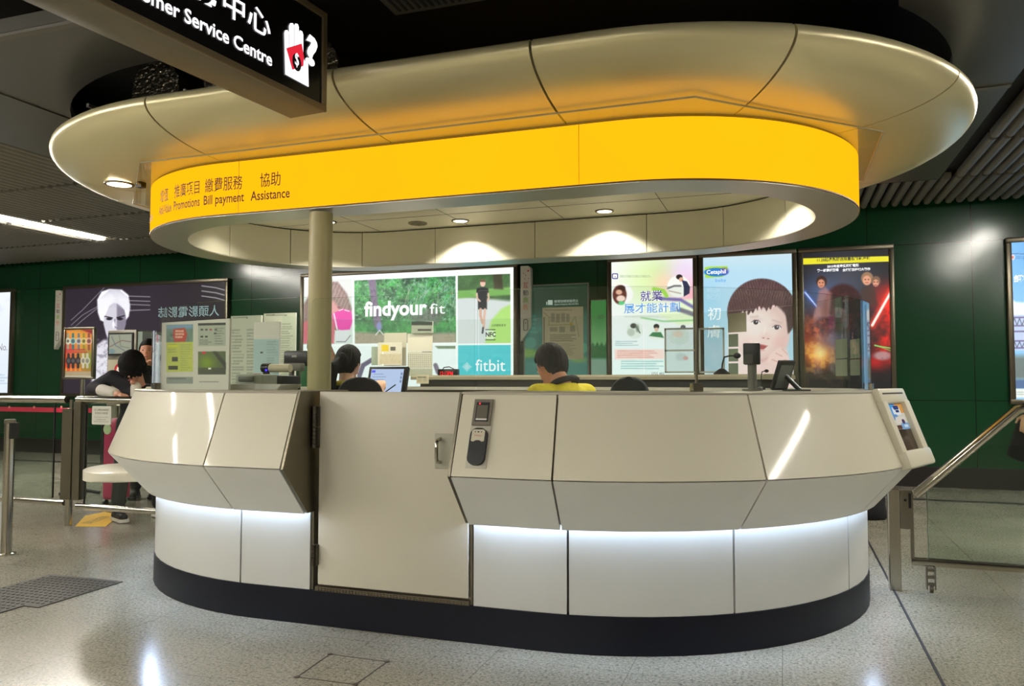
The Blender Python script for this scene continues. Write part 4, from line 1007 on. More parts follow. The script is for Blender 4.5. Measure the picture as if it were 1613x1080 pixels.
# head: neck and body, hair mass, face, fringe
s.poly([(1184, 640), (1182, 578), (1200, 566), (1232, 560), (1250, 578), (1254, 640)], (238, 204, 200), 8)
hm_ = np.clip(0.5 - (np.hypot((s.X - 1200) / 54, (s.Y - 492) / 53) - 1) * 54 / 3, 0, 1)
n = s.noise(5, 43, 3); st = 0.5 + 0.5 * np.sin(s.X * 1.5 + (s.Y - 440) * 0.35 * np.sign(s.X - 1196) + n * 7)
hair_ = np.stack([74 + 44 * st * n, 54 + 34 * st * n, 56 + 34 * st * n], -1) / 255
s.mix(hm_, hair_)
s.poly([(1146, 640), (1147, 520), (1160, 500), (1182, 560), (1180, 640)], (240, 216, 212), 6)
s.ell(1201, 522, 43, 47, (243, 219, 214), 4); s.ell(1184, 548, 30, 24, (244, 222, 217), 8); s.ell(1207, 548, 31, 21, (242, 214, 209), 8)
s.mix(np.clip((np.hypot((s.X - 1192) / 46, (s.Y - 522) / 46) - 0.62) * 1.5, 0, 0.5) * (hm_ > -1) * np.clip(0.5 - (np.hypot((s.X - 1201) / 43, (s.Y - 524) / 48) - 1) * 10, 0, 1), (222, 176, 172))
s.ell(1186, 512, 16, 16, (247, 230, 226), 14, 0.8); s.ell(1182, 542, 12, 11, (248, 226, 222), 10, 0.8)
s.glow(1228, 538, 11, (236, 182, 178), 0.55); s.glow(1178, 541, 11, (242, 190, 186), 0.45)
fr_ = 489 - 0.2 * (s.X - 1195) + 4.5 * np.sin(s.X * 0.23) * n + 2.5 * np.sin(s.X * 0.9 + n * 4)
s.mix(hm_ * np.clip((fr_ - s.Y) / 3, 0, 1), hair_)
s.mix(hm_ * np.clip((s.X - 1237 - 0.1 * (s.Y - 500)) / 3, 0, 1) * np.clip((530 - s.Y) / 6, 0, 1), hair_ * 0.85)
s.mix(hm_ * np.exp(-((s.Y - 458 - 0.004 * (s.X - 1195) ** 2) / 7) ** 2) * 0.3 * st, (150, 120, 112))
for ex, ey in ((1190.5, 507.5), (1223.5, 515.5)):
    s.ell(ex, ey - 4, 9, 3.2, (224, 190, 186), 4, 0.6); s.ell(ex, ey, 6.4, 3.3, (248, 242, 242), 1.4); s.ell(ex, ey, 3.8, 3.4, (58, 46, 54), 1.2); s.ell(ex + 1, ey - 1, 1, 1, (240, 240, 250), 0.8); s.line([(ex - 6.6, ey - 0.5), (ex - 2, ey - 3.6), (ex + 4, ey - 3.2), (ex + 7, ey)], 1.0, (86, 66, 70), 1)
s.line([(1182, 499), (1194, 498)], 2, (196, 160, 152), 3, 0.55); s.line([(1217, 504), (1230, 508)], 2, (196, 160, 152), 3, 0.55)
s.ell(1206, 529, 8, 5, (238, 202, 197), 5, .7); s.ell(1202.5, 532, 1.7, 1.0, (188, 124, 120), 1.2); s.ell(1210, 533.2, 1.7, 1.0, (188, 124, 120), 1.2); s.line([(1206, 516), (1203, 526)], 2, (250, 234, 230), 3, .8)
s.poly([(1193, 541.5), (1202, 542.5), (1209, 545), (1203, 550), (1196, 550)], (170, 82, 84), 1.5); s.line([(1191, 541), (1209, 544.5)], 1.3, (216, 140, 134), 1.3); s.line([(1195, 552), (1204, 551.5)], 1.6, (228, 164, 158), 1.5)
s.line([(1180, 569), (1200, 568), (1220, 560)], 3, (218, 168, 164), 4, 0.8)
s.poly([(1206, 570), (1214, 556), (1228, 546), (1240, 552), (1244, 566), (1236, 574), (1222, 575)], (242, 208, 202), 3); s.line([(1216, 566), (1226, 570), (1238, 566)], 1.2, (212, 154, 148), 1.2); s.line([(1222, 556), (1232, 561)], 1.2, (216, 160, 154), 1.2); s.line([(1232, 549), (1240, 558)], 1.2, (216, 164, 158), 1.2)
# logo plate
s.poly([(1110, 421), (1119, 419.5), (1146, 419), (1146, 430), (1138, 436), (1112, 437.5), (1110, 432)], (168, 214, 60), 1); s.ell(1128, 428.5, 19, 6.8, (40, 120, 200), 1); s.ell(1141, 427, 6, 5, (84, 60, 160), 5, 0.8)
s.make('printed_face', M_LIT, t)
white_text(t, s, [('Cetaphil', 1113, 1143.5, 431.5, dict(bold=0.02)), ('初', 1115, 1135.5, 504, dict(h=20)), ('膚', 1114, 1135, 532, dict(h=20))], E_WHITE)
white_text(t, s, [('baby', 1127, 1144, 445.5, dict(h=6.5))], E_BLUE); white_text(t, s, [('無淚', 1113, 1135, 461, dict(h=8)), ('配方', 1113, 1135, 471, dict(h=8))], E_PALE)

# ---- dark film advertisement, with an invented picture
t, s = lightbox('dark lit film poster with a yellow top strip and a glowing red streak', 'advertisement', 0.24, 1.17, nx=320, ny=440)
s.fill((16, 14, 18)); n = s.noise(26, 51, 5); n2 = s.noise(8, 55, 4)
s.glow(1330, 450, 60, (110, 120, 140), 0.55); s.glow(1290, 470, 32, (90, 120, 176), 0.6)
s.mix(np.clip((s.X - 1362) / 36, 0, 1) * np.clip((s.Y - 430) / 40, 0, 1) * np.clip((590 - s.Y) / 40, 0, 1) * np.clip(n * 2.6 - 0.4, 0, 1), (226, 34, 26))
s.mix(np.clip(1 - np.hypot((s.X - 1288) / 34, (s.Y - 520) / 50), 0, 1) * np.clip(n2 * 2.4 - 0.5, 0, 1), (190, 62, 50)); s.glow(1262, 530, 14, (160, 30, 24), 0.7)
s.glow(1290, 555, 26, (240, 112, 34), 1.0, 2.4); s.glow(1292, 556, 13, (255, 230, 140), 0.95); s.mix(np.exp(-np.hypot(s.X - 1290, s.Y - 555) / 26) * np.clip((n2 - 0.5) * 6, 0, 1), (255, 200, 90))
s.glow(1378, 570, 20, (190, 20, 24), 0.8, 2, 0.6); s.glow(1310, 535, 26, (110, 104, 150), 0.6, 2, 0.6)
s.ell(1328, 484, 31, 37, (60, 30, 32), 5, 0.95); s.ell(1336, 492, 26, 31, (34, 20, 24), 16, 0.9); s.mix(np.clip(n2 - 0.45, 0, 1) * 1.6 * np.exp(-((s.X - 1330) / 30) ** 2 - ((s.Y - 490) / 50) ** 2), (120, 60, 56))
s.line([(1406, 455), (1374, 512)], 9, (255, 70, 50), 9, 0.9); s.line([(1406, 455), (1374, 512)], 4, (255, 236, 226), 2)
s.line([(1268, 460), (1286, 482)], 4.5, (70, 110, 236), 5, 0.9); s.line([(1268, 460), (1286, 482)], 1.8, (220, 232, 255), 1.5)
for cx, cy, r_, hc, fc_ in ((1294, 445, 8.5, (60, 40, 36), (206, 140, 110)), (1366, 440, 9.5, (150, 116, 86), (218, 156, 126)), (1380, 444, 7, (120, 90, 70), (214, 150, 122))):
    s.ell(cx, cy - 2, r_, r_ * 1.05, hc, 2); s.ell(cx - 0.5, cy + 1.5, r_ * 0.68, r_ * 0.8, fc_, 2); s.ell(cx - 3, cy, 1.2, .8, (60, 36, 32), 1); s.ell(cx + 2, cy, 1.2, .8, (60, 36, 32), 1); s.line([(cx - 2.5, cy + 5), (cx + 1.5, cy + 5)], 1, (140, 70, 64), .8)
s.poly([(1282, 500), (1290, 458), (1300, 452), (1310, 462), (1306, 500)], (176, 120, 116), 5, 0.7); s.poly([(1356, 456), (1366, 450), (1378, 456), (1382, 480), (1358, 478)], (70, 50, 44), 4, 0.8)
s.line([(1378, 544), (1408, 549)], 1.6, (120, 230, 110), 1.5); s.line([(1378, 543), (1408, 554)], 1.4, (120, 220, 110), 1.5, .8); s.ell(1390, 560, 14, 7, (176, 150, 150), 4, 0.8); s.mix(np.exp(-((s.X - 1390) / 12) ** 2 - ((s.Y - 560) / 6) ** 2) * np.clip(n2 * 2 - 1, 0, 1), (60, 40, 40))
s.poly([(1254, 407), (1406, 403), (1406.5, 411.5), (1254, 417)], (224, 216, 40), 0.8)
s.make('printed_face', M_LIT, t)
white_text(t, s, [('11.28起憑飛即送限量版珍藏海報', 1287, 1371, 412.5, dict(h=6, bold=0.02))], E_INK)
white_text(t, s, [('2015年度最受期待電影', 1303, 1353, 422, dict(h=4.8, bold=0.03)), ('第一部震撼登場', 1287, 1321, 428.5, dict(h=4.8, bold=0.03)), ('全球矚目科幻大製作', 1327, 1371, 427.5, dict(h=4.8, bold=0.03))], E_WHITE)

# ---- blue advertisement at the right picture edge
t, s = lightbox('lit blue sky poster with steel trusses cut off by the right picture edge', 'advertisement', 2.41, 3.5, nx=220, ny=300)
s.fill((92, 168, 228)); s.mix(np.clip((s.Y - 400) / 100, 0, 1), (140, 200, 240)); s.ell(1604, 492, 26, 16, (250, 250, 250), 5); s.ell(1590, 480, 10, 9, (248, 250, 252), 4); s.ell(1590, 456, 5, 8, (244, 248, 252), 3)
s.poly([(1588, 496), (1660, 494), (1660, 552), (1588, 552)], (188, 204, 232), 2)
for y in (500, 513, 522, 537, 548): s.line([(1588, y), (1660, y - 1)], 2.4, (112, 104, 150), 1)
for i in range(10):
    x = 1590 + i * 8; s.line([(x, 501), (x + 4, 512), (x + 8, 501)], 1.4, (84, 92, 120), 0.8); s.line([(x, 538), (x + 4, 547), (x + 8, 538)], 1.4, (84, 92, 120), 0.8)
s.poly([(1588, 560), (1660, 560), (1660, 598), (1588, 598)], (110, 124, 120), 10); s.poly([(1588, 598), (1660, 598), (1660, 612), (1588, 612)], (84, 110, 150), 3); s.poly([(1588, 612), (1660, 612), (1660, 626), (1588, 626)], (226, 232, 226), 1); s.bars(1598, 1640, 616, 622, 2, (150, 170, 160), 6)
s.ell(1595.5, 405, 2.6, 4, (250, 240, 240), 1); s.ell(1595.5, 405, 1.4, 2.6, (190, 60, 60), 1); s.bars(1600, 1640, 403, 408, 2, (60, 110, 180), 6); s.bars(1593, 1640, 398, 401, 1, (40, 80, 150), 2)
s.make('printed_face', M_LIT, t); b = B(); s.text(b, '鐵路', 1597, 1628, 445, h=12, bold=0.05); obj('lettering', b, E_WHITE, t, None, False)

# ---- dim teal shuttle notice on the green wall and the green sheet beside it
t = thing('wall_notice', 'dim teal wall notice with a bus symbol and a pasted beige map', 'notice', (-2.9, WALL_Y, 1.1), 'advertising light boxes on the green wall')
s = Sheet((-3.28, WALL_Y - 0.03, 1.05), (1, 0, 0), 0.86, 1.42, 240, 360)
s.fill((16, 66, 44)); s.mix(np.clip((s.Y - 486) / 24, 0, 1), (26, 108, 92)); s.mix(np.clip((s.Y - 555) / 18, 0, 1), (60, 140, 130)); n = s.noise(14, 61); s.ell(830, 556, 18, 7, (150, 190, 70), 5, 0.8); s.ell(912, 566, 14, 5, (150, 180, 80), 4, .7); s.mix(np.clip(n - .5, 0, 1) * (s.Y > 480), (90, 180, 160))
s.ell(836, 540, 9, 9, (96, 170, 150), 1.2, 0.6); s.ell(917, 548, 9, 9, (110, 190, 150), 1.2, 0.6); s.bars(828, 848, 494, 526, 5, (110, 180, 170), 3, .5)
s.make('printed_face', M_DIM, t)
b = B(); box(b, (-3.30, WALL_Y - 0.029, 1.03), (-2.40, WALL_Y - 0.001, 2.49)); obj('backing_board', b, M_GREYP, t)
white_text(t, s, [('機場快綫穿梭巴士', 873, 911, 476.5, {}), ('Airport Express Shuttle Bus', 873, 911, 480.5, {})], emission('dim_white_print', (190, 205, 190), 0.7, False))
b = B()
for x0, x1, y0, y1 in ((863, 870.5, 472.5, 480), (860.5, 862, 475, 480)):
    b.faces.new([b.verts.new(s.at(*p)) for p in ((x0, y1), (x1, y1), (x1, y0), (x0, y0))])
obj('bus_symbol', b, MATS['dim_white_print'], t, None, False)
s2 = Sheet(s.at(854.5, 566, 0.006), (1, 0, 0), (s.at(919, 566) - s.at(854.5, 566)).length, (s.at(880, 484) - s.at(880, 566)).length, 150, 200)
s2.fill((206, 200, 170)); s2.bars(858, 914, 487, 489, 1, (120, 116, 96), 1)
for (x0, x1, y0, y1) in ((868, 874, 493, 507), (876, 882, 494, 508), (884, 890, 493, 507), (892, 897, 494, 507), (866, 878, 515, 522), (881, 890, 514, 523), (898, 906, 512, 522)): s2.poly([(x0, y0), (x1, y0), (x1, y1), (x0, y1)], (150, 148, 126), 1, 0.8)
s2.line([(856, 492), (866, 500), (864, 512), (898, 511), (906, 498), (912, 530)], 1.2, (170, 160, 120), 1); s2.bars(866, 908, 526, 538, 4, (110, 106, 90), 4); s2.bars(874, 908, 540, 560, 8, (160, 156, 130), 5); s2.ell(900, 510, 3, 2, (196, 170, 60), 1); s2.ell(863, 544, 4, 3, (190, 160, 60), 1); s2.line([(857, 500), (857, 560)], 1.2, (70, 70, 60), 1)
o = s2.make('map_sheet', M_PAPER, t); o['label'] = 'beige map sheet'
t = thing('wall_notice', 'dim light green sheet with dark hills beside the map notice', 'notice', (-2.28, WALL_Y, 1.1), 'advertising light boxes on the green wall')
s = Sheet((-2.37, WALL_Y - 0.03, 1.05), (1, 0, 0), 0.2, 1.2, 60, 240)
s.fill((60, 150, 76)); s.mix(np.clip((s.Y - 500) / 40, 0, 1), (130, 196, 128)); s.mix(np.clip((s.Y - 540 - 3 * np.sin(s.X * 0.9)) / 4, 0, 1), (36, 116, 62)); s.mix(np.clip((s.Y - 562) / 5, 0, 1), (150, 190, 168))
s.bars(941, 954, 495, 503, 3, (40, 80, 44), 3); s.make('printed_face', M_DIM, t)
b = B(); box(b, (-2.375, WALL_Y - 0.029, 1.04), (-2.165, WALL_Y - 0.001, 2.26)); obj('backing_board', b, M_GREYP, t)

# ---- white interactive-advertising tabs beside two light boxes
def tab(label, x0, x1, pxs, z0, z1):
    t = thing('interactive_tab', label, 'sign', ((x0 + x1) / 2, WALL_Y, z0), 'white interactive advertising tabs')
    cx = (x0 + x1) / 2; w = x1 - x0
    out = [(x0, z0 - 0.13), (x1, z0 + 0.06), (x1, z1 - 0.05)] + [(x1 - 0.05 + 0.05 * math.cos(a), z1 - 0.05 + 0.05 * math.sin(a)) for a in np.linspace(0.2, PI / 2, 5)] + [(x0, z1)]
    b = B(); prism(b, [(x, WALL_Y - 0.09, z) for x, z in out], (0, 0.088, 0)); obj('plate', b, mat('tab_white', (206, 204, 190), 0.4), t)
    H = z1 - z0; fn = lambda x, z: Vector((x, WALL_Y - 0.0925, z))
    for ch, f, c_ in (('互', 0.66, (190, 50, 70)), ('動', 0.55, (56, 52, 84)), ('廣', 0.44, (126, 176, 44)), ('告', 0.33, (222, 128, 50))):
        b = B(); lettering(b, ch, fn, cx - w * 0.27, cx + w * 0.27, z0 + H * f, w * 0.5); obj('character', b, mat('tab_ink_%d' % c_[0], c_, 0.5), t, None, False)
    b = B()
    for i, (dx, f) in enumerate(((0.25, 0.91), (-0.2, 0.88), (0.0, 0.85), (-0.1, 0.80), (0.28, 0.80))):
        q = w * (0.16 if i == 0 else 0.08); box(b, (cx + dx * w - q / 2, WALL_Y - 0.0925, z0 + H * f), (cx + dx * w + q / 2, WALL_Y - 0.0905, z0 + H * f + q))
    obj('confetti', b, MATS['tab_ink_190'], t)
    b = B(); loop = [(cx + u, z0 + H * 0.10 + v) for u, v in rrect(w * 0.42, H * 0.17, w * 0.16, 4)]
    loop = [p for p in loop]; tube(b, [fn(x, z) for x, z in loop + loop[:1]], 0.006, 6); tube(b, [fn(cx - w * 0.1, z0 + H * .13), fn(cx + w * .1, z0 + H * .13)], 0.005, 6); obj('phone_symbol', b, mat('tab_grey', (120, 112, 110), 0.5), t)
xa_ = ony(820, 500, WALL_Y - 0.09).x; xb_ = ony(836, 500, WALL_Y - 0.09).x
tab('white interactive tab with coloured characters beside the wide running advertisement', xa_, xb_, None, 1.86, 2.74)
xa_ = ony(86.5, 500, WALL_Y - 0.09).x; xb_ = ony(96, 500, WALL_Y - 0.09).x
tab('white interactive tab with coloured characters beside the dark portrait advertisement', xa_, xb_, None, 1.86, 2.72)

# ================================================================== HANGING SIGN
Pn = onz(513, 177, 2.4); th_ = math.radians(6.4); du = Vector((math.sin(th_), math.cos(th_), 0)); dn = Vector((du.y, -du.x, 0))   # du along the sign, dn out of its face
SW, SH, SL = 0.2, 0.45, 3.6
far = Vector((Pn.x, Pn.y, 2.4)); UZ = Vector((0, 0, 1))
sign = thing('hanging_sign', 'black overhead sign with glowing white letters and a hand holding a ticket', 'sign', far - du * (SL / 2) - dn * (SW / 2))
fr0 = far - du * SL
def sgn(x, z, off=0.0): return far - du * x + UZ * z + dn * off     # x metres back from the far end
b = B(); obox(b, fr0, du, dn, UZ, (0, -SW, 0.0), (SL, -0.006, SH), 0.006); obj('housing', b, mat('sign_housing_bronze', (120, 112, 96), 0.5, 0.3, 0.08, 6), sign, 40)
b = B()
obox(b, fr0, du, dn, UZ, (0, -0.01, 0.0), (SL, 0.006, 0.028), 0.003); obox(b, fr0, du, dn, UZ, (0, -0.01, SH - 0.028), (SL, 0.006, SH), 0.003); obox(b, fr0, du, dn, UZ, (SL - 0.03, -0.01, 0.028), (SL, 0.006, SH - 0.028), 0.003)
obj('frame', b, mat('sign_frame_bronze', (124, 110, 84), 0.38, 0.5), sign)
b = B(); obox(b, fr0, du, dn, UZ, (0.01, -0.012, 0.026), (SL - 0.028, -0.003, SH - 0.026)); face = obj('face', b, mat('sign_black', (9, 10, 10), 0.25), sign)
E_SIGN = emission('sign_white_glow', (255, 250, 255), 1.6, False); E_SRED = emission('sign_red_glow', (232, 44, 62), 1.0, False); E_SLINE = emission('sign_finger_line', (150, 130, 170), 1.0, False); E_SBLK = mat('sign_print_black', (10, 10, 16), 0.5)
def spx(px, py):
    d = ray(px, py); q = CAMP + d * ((far - CAMP).dot(dn) / d.dot(dn)); return -(q - far).dot(du), q.z - far.z
def stext(bm, body, pxl, pxr, zb, zt=None):
    xl = spx(*pxl)[0]; xr = spx(*pxr)[0]; lettering(bm, body, lambda x, y: sgn(-x, y, 0.0005), -xl, -xr, zb, None if zt is None else zt - zb)
x1_, zb_ = spx(428, 103); x0_, zb0_ = spx(292, 22)
b = B(); zS = spx(300, 40)[1]; zE = spx(428, 103)[1]; zc = (zS + zE) / 2
xS = spx(291, 25)[0]; xE = spx(428.5, 97)[0]
vs, fs = glyphs('Customer Service Centre'); vs2, _ = glyphs('Service Centre'); wf = (vs[:, 0].max() - vs[:, 0].min()) / (vs2[:, 0].max() - vs2[:, 0].min())
Lx = (xS - xE) * wf
lettering(b, 'Customer Service Centre', lambda x, y: sgn(-x, y, 0.0005), -xE - Lx, -xE, zc, None, 0.018)
xm0 = spx(397, 40)[0]; xm1 = spx(426, 60)[0]; cw = (xm0 - xm1) * 1.13
zt_ = zc + 0.105
lettering(b, '客務中心', lambda x, y: sgn(-x, y, 0.0005), -xm1 - cw * 4.55, -xm1, zt_, cw * 0.93, 0.012)
obj('lettering', b, E_SIGN, face, None, False)
# hand with ticket and question mark, drawn in sign coordinates from the picture
def spoly(bm, pts, off):
    bm.faces.new([bm.verts.new(sgn(*spx(*p), off)) for p in pts])
b = B()
spoly(b, [(449, 117), (447.5, 52), (449, 47.5), (453, 47.5), (455, 52), (455, 41), (457, 36.5), (461, 36.5), (463, 40), (463, 41), (465, 36.8), (469, 38), (470.5, 43), (470.5, 52), (472, 47.5), (476, 49.5), (477.5, 55), (477.5, 90), (480, 98), (481, 92), (484, 90), (485, 95), (486, 137)], 0.0008)
obj('hand_symbol', b, E_SIGN, face, None, False)
b = B(); spoly(b, [(450.5, 76), (475, 68.5), (478.5, 90), (477.5, 104), (460, 110)], 0.0014); obj('ticket_symbol', b, E_SRED, face, None, False)
b = B(); spoly(b, [(467 + 7 * math.cos(a), 98.5 + 13.5 * math.sin(a) + 4.4 * math.cos(a)) for a in np.linspace(0, 2 * PI, 25)[:-1]], 0.0020); obj('coin_symbol', b, E_SBLK, face, None, False)
b = B(); xa_, za_ = spx(463.8, 106); xb_, _ = spx(470, 106); lettering(b, '$', lambda x, y: sgn(-x, y, 0.0026), -xa_, -xb_, za_ + 0.004, 0.062); obj('dollar_symbol', b, E_SIGN, face, None, False); b = B()
xa_, za_ = spx(481.5, 104); xb_, _ = spx(499.5, 104); lettering(b, '?', lambda x, y: sgn(-x, y, 0.0010), -xa_, -xb_, spx(490, 104)[1], spx(488, 54)[1] - spx(490, 104)[1], 0.045)
obj('question_mark', b, E_SIGN, face, None, False)
b = B()
for (x0_, y0_), (x1_, y1_) in (((455.2, 53), (455.2, 75)), ((463, 42), (463, 72)), ((470.6, 53), (470.6, 70))): spoly(b, [(x0_ - 0.35, y0_), (x0_ + 0.35, y0_), (x1_ + 0.35, y1_), (x1_ - 0.35, y1_)], 0.0013)
obj('finger_line', b, E_SLINE, face, None, False)
b = B()
for x in (0.35, 2.6): tube(b, [sgn(x, SH, -SW / 2), sgn(x, 3.8 - 2.4, -SW / 2)], 0.014, 10)
obj('hanger_rod', b, M_STEELD, sign, 40)
# ================================================================== BARRIERS
RY = 5.08
def px_(p, y=RY): return ony(p[0], p[1], y)
fence = thing('glass_barrier', 'stainless rail barrier with clear glass panels left of the counter', 'barrier', (-5.6, RY, 0))
b = B(); tube(b, [(-8.6, RY, 1.045), (-5.70, RY, 1.045)], 0.030, 16); obj('handrail', b, M_STEEL, fence, 40)
b = B(); tube(b, [(-5.58, RY, 1.045), (-4.98, RY, 1.045), (-4.80, RY, 0.90), (-4.66, RY, 0.80), (-4.335, RY, 0.80)], 0.030, 16); obj('handrail', b, M_STEEL, fence, 40)
b = B(); box(b, (-5.71, RY - 0.035, 0.22), (-5.60, RY + 0.035, 0.97)); obj('post', b, M_STEELD, fence)
b = B(); box(b, (-5.592, RY - 0.03, 0.22), (-5.515, RY + 0.045, 1.03)); obj('post', b, M_STEELD, fence)
b = B(); tube(b, [(-5.652, RY, 0.0), (-5.652, RY, 0.22)], 0.028, 16); obj('post_foot', b, M_STEEL, fence, 40)
b = B(); tube(b, [(-5.652, RY, 0.97), (-5.652, RY, 1.045)], 0.014, 10); obj('rail_pin', b, M_STEEL, fence, 40)
b = B(); tube(b, [(-8.6, RY, 0.185), (-5.70, RY, 0.185)], 0.024, 14); obj('bottom_rail', b, M_STEEL, fence, 40)
b = B(); tube(b, [(-5.56, RY, 0.165), (-4.065, RY, 0.165)], 0.024, 14); obj('bottom_rail', b, M_STEEL, fence, 40)
b = B(); tube(b, [(-8.55, RY, 0.0), (-8.55, RY, 1.04)], 0.028, 14); obj('post', b, M_STEEL, fence, 40)
b = B(); box(b, (-8.5, RY - 0.005, 0.22), (-5.83, RY + 0.005, 1.005)); obj('glass_panel', b, M_GLASSR, fence)
b = B(); box(b, (-5.48, RY - 0.005, 0.19), (-4.95, RY + 0.005, 1.005)); obj('glass_panel', b, M_GLASSR, fence)
b = B(); box(b, (-5.836, RY - 0.006, 0.22), (-5.826, RY + 0.006, 1.005)); box(b, (-5.49, RY - 0.006, 0.19), (-5.482, RY + 0.006, 1.005)); obj('glass_edge', b, M_DARK, fence)
p = px_((147, 668)); q = px_((177.5, 639.5))
t = thing('notice_plate', 'small white notice with grey print fixed to the barrier glass', 'notice', (p.x, RY - 0.02, p.z))
b = B(); prism(b, [Vector((p.x + (q.x - p.x) / 2 + u, RY - 0.016, (p.z + q.z) / 2 + w)) for u, w in rrect(q.x - p.x, q.z - p.z, 0.012, 4)], (0, 0.008, 0)); obj('plate', b, mat('notice_white', (206, 206, 192), 0.5), t)
fn = lambda x, z: Vector((x, RY - 0.0175, z)); W_ = q.x - p.x; H_ = q.z - p.z
b = B()
for body, f, a, c in (('在入閘前請確認', 0.74, 0.12, 0.88), ('車票有足夠餘額', 0.56, 0.16, 0.84), ('Please check that your ticket', 0.36, 0.14, 0.86), ('has sufficient value', 0.24, 0.25, 0.75), ('before entering the gate', 0.12, 0.12, 0.88)):
    lettering(b, body, fn, p.x + W_ * a, p.x + W_ * c, p.z + H_ * f, H_ * (0.12 if f > .5 else .08))
obj('lettering', b, mat('notice_ink', (110, 108, 100), 0.6), t, None, False)
fp = onz(20, 874, 0.0)
t = thing('bollard_post', 'stainless post with a floor flange at the left picture edge, nearest the viewer', 'post', (fp.x - 0.09, fp.y, 0))
x = fp.x - 0.062
b = B(); tube(b, [(x, fp.y, 0.0), (x, fp.y, 0.925)], 0.034, 18); obj('post_shaft', b, M_STEEL, t, 40)
b = B(); lathe(b, (x, fp.y, 0), [(0.062, 0.0), (0.062, 0.01), (0.04, 0.016)], 20); obj('flange', b, M_STEEL, t, 40)
b = B(); lathe(b, (x, fp.y, 0.925), [(0.036, -0.02), (0.036, 0.004), (0.03, 0.009)], 20); obj('cap', b, M_STEELD, t, 40)
b = B(); box(b, (x + 0.03, fp.y - 0.03, 0.80), (x + 0.05, fp.y + 0.03, 0.91)); obj('socket', b, M_BLACK, t)
# right gate
gate = thing('glass_gate', 'stainless gate with a sloping handrail and glass pane right of the counter', 'gate', (0.58, RY, 0))
b = B(); bbox_bev(b, (0.555, RY - 0.035, 0.0), (0.618, RY + 0.035, 0.575), 0.004); obj('post', b, M_STEEL, gate)
b = B(); bbox_bev(b, (0.62, RY - 0.03, 0.355), (0.688, RY + 0.03, 0.572), 0.004); obj('hinge_box', b, M_STEELD, gate)
b = B(); box(b, (0.662, RY - 0.034, 0.475), (0.676, RY - 0.0305, 0.56)); lathe(b, (0.645, RY - 0.036, 0.52), [(0.008, 0), (0.008, 0.005)], 12, 'y'); obj('lock', b, M_BLACK, gate)
b = B(); box(b, (0.672, RY - 0.012, 0.165), (0.69, RY + 0.012, 0.56)); obj('stile', b, M_STEELD, gate)
b = B(); tube(b, [(0.70, RY, 0.545), (1.222, RY, 1.04), (1.262, RY, 1.055), (2.6, RY, 1.055)], 0.027, 16); obj('handrail', b, M_STEEL, gate, 40)
b = B(); tube(b, [(0.676, RY, 0.17), (2.6, RY, 0.17)], 0.024, 16); obj('bottom_rail', b, M_STEEL, gate, 40)
b = B(); prism(b, [(0.765, RY - 0.005, 0.19), (2.55, RY - 0.005, 0.19), (2.55, RY - 0.005, 1.03), (1.25, RY - 0.005, 1.03), (0.765, RY - 0.005, 0.575)], (0, 0.01, 0)); obj('glass_panel', b, M_GLASSR, gate)
b = B(); box(b, (0.76, RY - 0.006, 0.19), (0.764, RY + 0.006, 0.57)); obj('glass_edge', b, mat('dull_glass_edge', (92, 104, 86), 0.4), gate)
b = B()
for dx in (-0.024, 0.018): box(b, (0.772 + dx, RY - 0.02, 0.02), (0.778 + dx, RY + 0.02, 0.15))
for z in (0.04, 0.08, 0.12): box(b, (0.748, RY - 0.01, z), (0.796, RY + 0.01, z + 0.014))
tube(b, [(0.765, RY, 0.022), (0.782, RY, 0.022)], 0.022, 14); obj('roller_foot', b, M_STEELD, gate, 40)
b = B(); tube(b, [(2.58, RY, 0.0), (2.58, RY, 1.05)], 0.03, 14); obj('post', b, M_STEEL, gate, 40)

# ================================================================== ON THE FLOOR
g1 = onz(193, 917, 0); g0 = onz(83, 904.5, 0)
xl = g0.x; xr = g1.x + 0.0; yt = 3.77
poly = [(xl, yt), (xr, yt), (xr, 3.2), (xr - 0.10, 3.2), (xr - 0.10, 3.06), (xl - 0.0, 3.06)]
t = thing('tread_plate', 'dark ribbed metal floor plate at left, cut by the picture edge', 'floor plate', (xl, yt, 0))
b = B(); prism(b, [(a, c, 0.0015) for a, c in poly], (0, 0, 0.0035))
for i in range(15):
    for j in range(16):
        x = xl + 0.03 + i * 0.0355; y = 3.09 + j * 0.0425
        if x > xr - 0.12 and y < 3.22: continue
        if (i // 1 + j) % 1 == 0: prism(b, [(x + (0.012 if j % 2 else 0) + 0.009 * math.cos(k), y + 0.009 * math.sin(k), 0.0045) for k in np.linspace(0, 2 * PI, 9)[:-1]], (0, 0, 0.003), 1)
obj('plate', b, [mat('dark_tread', (60, 56, 48), 0.5, 0.2, 0.15, 20, spec=0.3), mat('tread_stud', (36, 34, 30), 0.45, 0.2)], t)
ps = [onz(*p, 0.0015) for p in ((118, 829), (134, 812), (164, 806), (190, 810), (166, 829))]
b = B(); prism(b, ps, (0, 0, 0.0012)); stk = tag(obj('floor_sticker', b, mat('sticker_yellow', (222, 178, 26), 0.45)), 'yellow floor sticker with dark print at the customer\'s feet', 'sticker')
pm = onz(150, 819, 0.003); ux = (onz(176, 812, 0.003) - onz(140, 824, 0.003)).normalized(); uy = Vector((-ux.y, ux.x, 0))
b = B(); lettering(b, '請在此排隊', lambda x, y: pm + ux * x + uy * y, -0.16, 0.2, -0.05, 0.1); obj('lettering', b, mat('sticker_ink', (96, 70, 20), 0.5), stk, None, False)
h = [onz(*p, 0.0) for p in ((520, 1030), (610, 1042), (560, 1078), (468, 1066))]
t = thing('access_cover', 'square granite floor access cover with thin dark edges in front of the counter', 'floor hatch', h[0])
b = B()
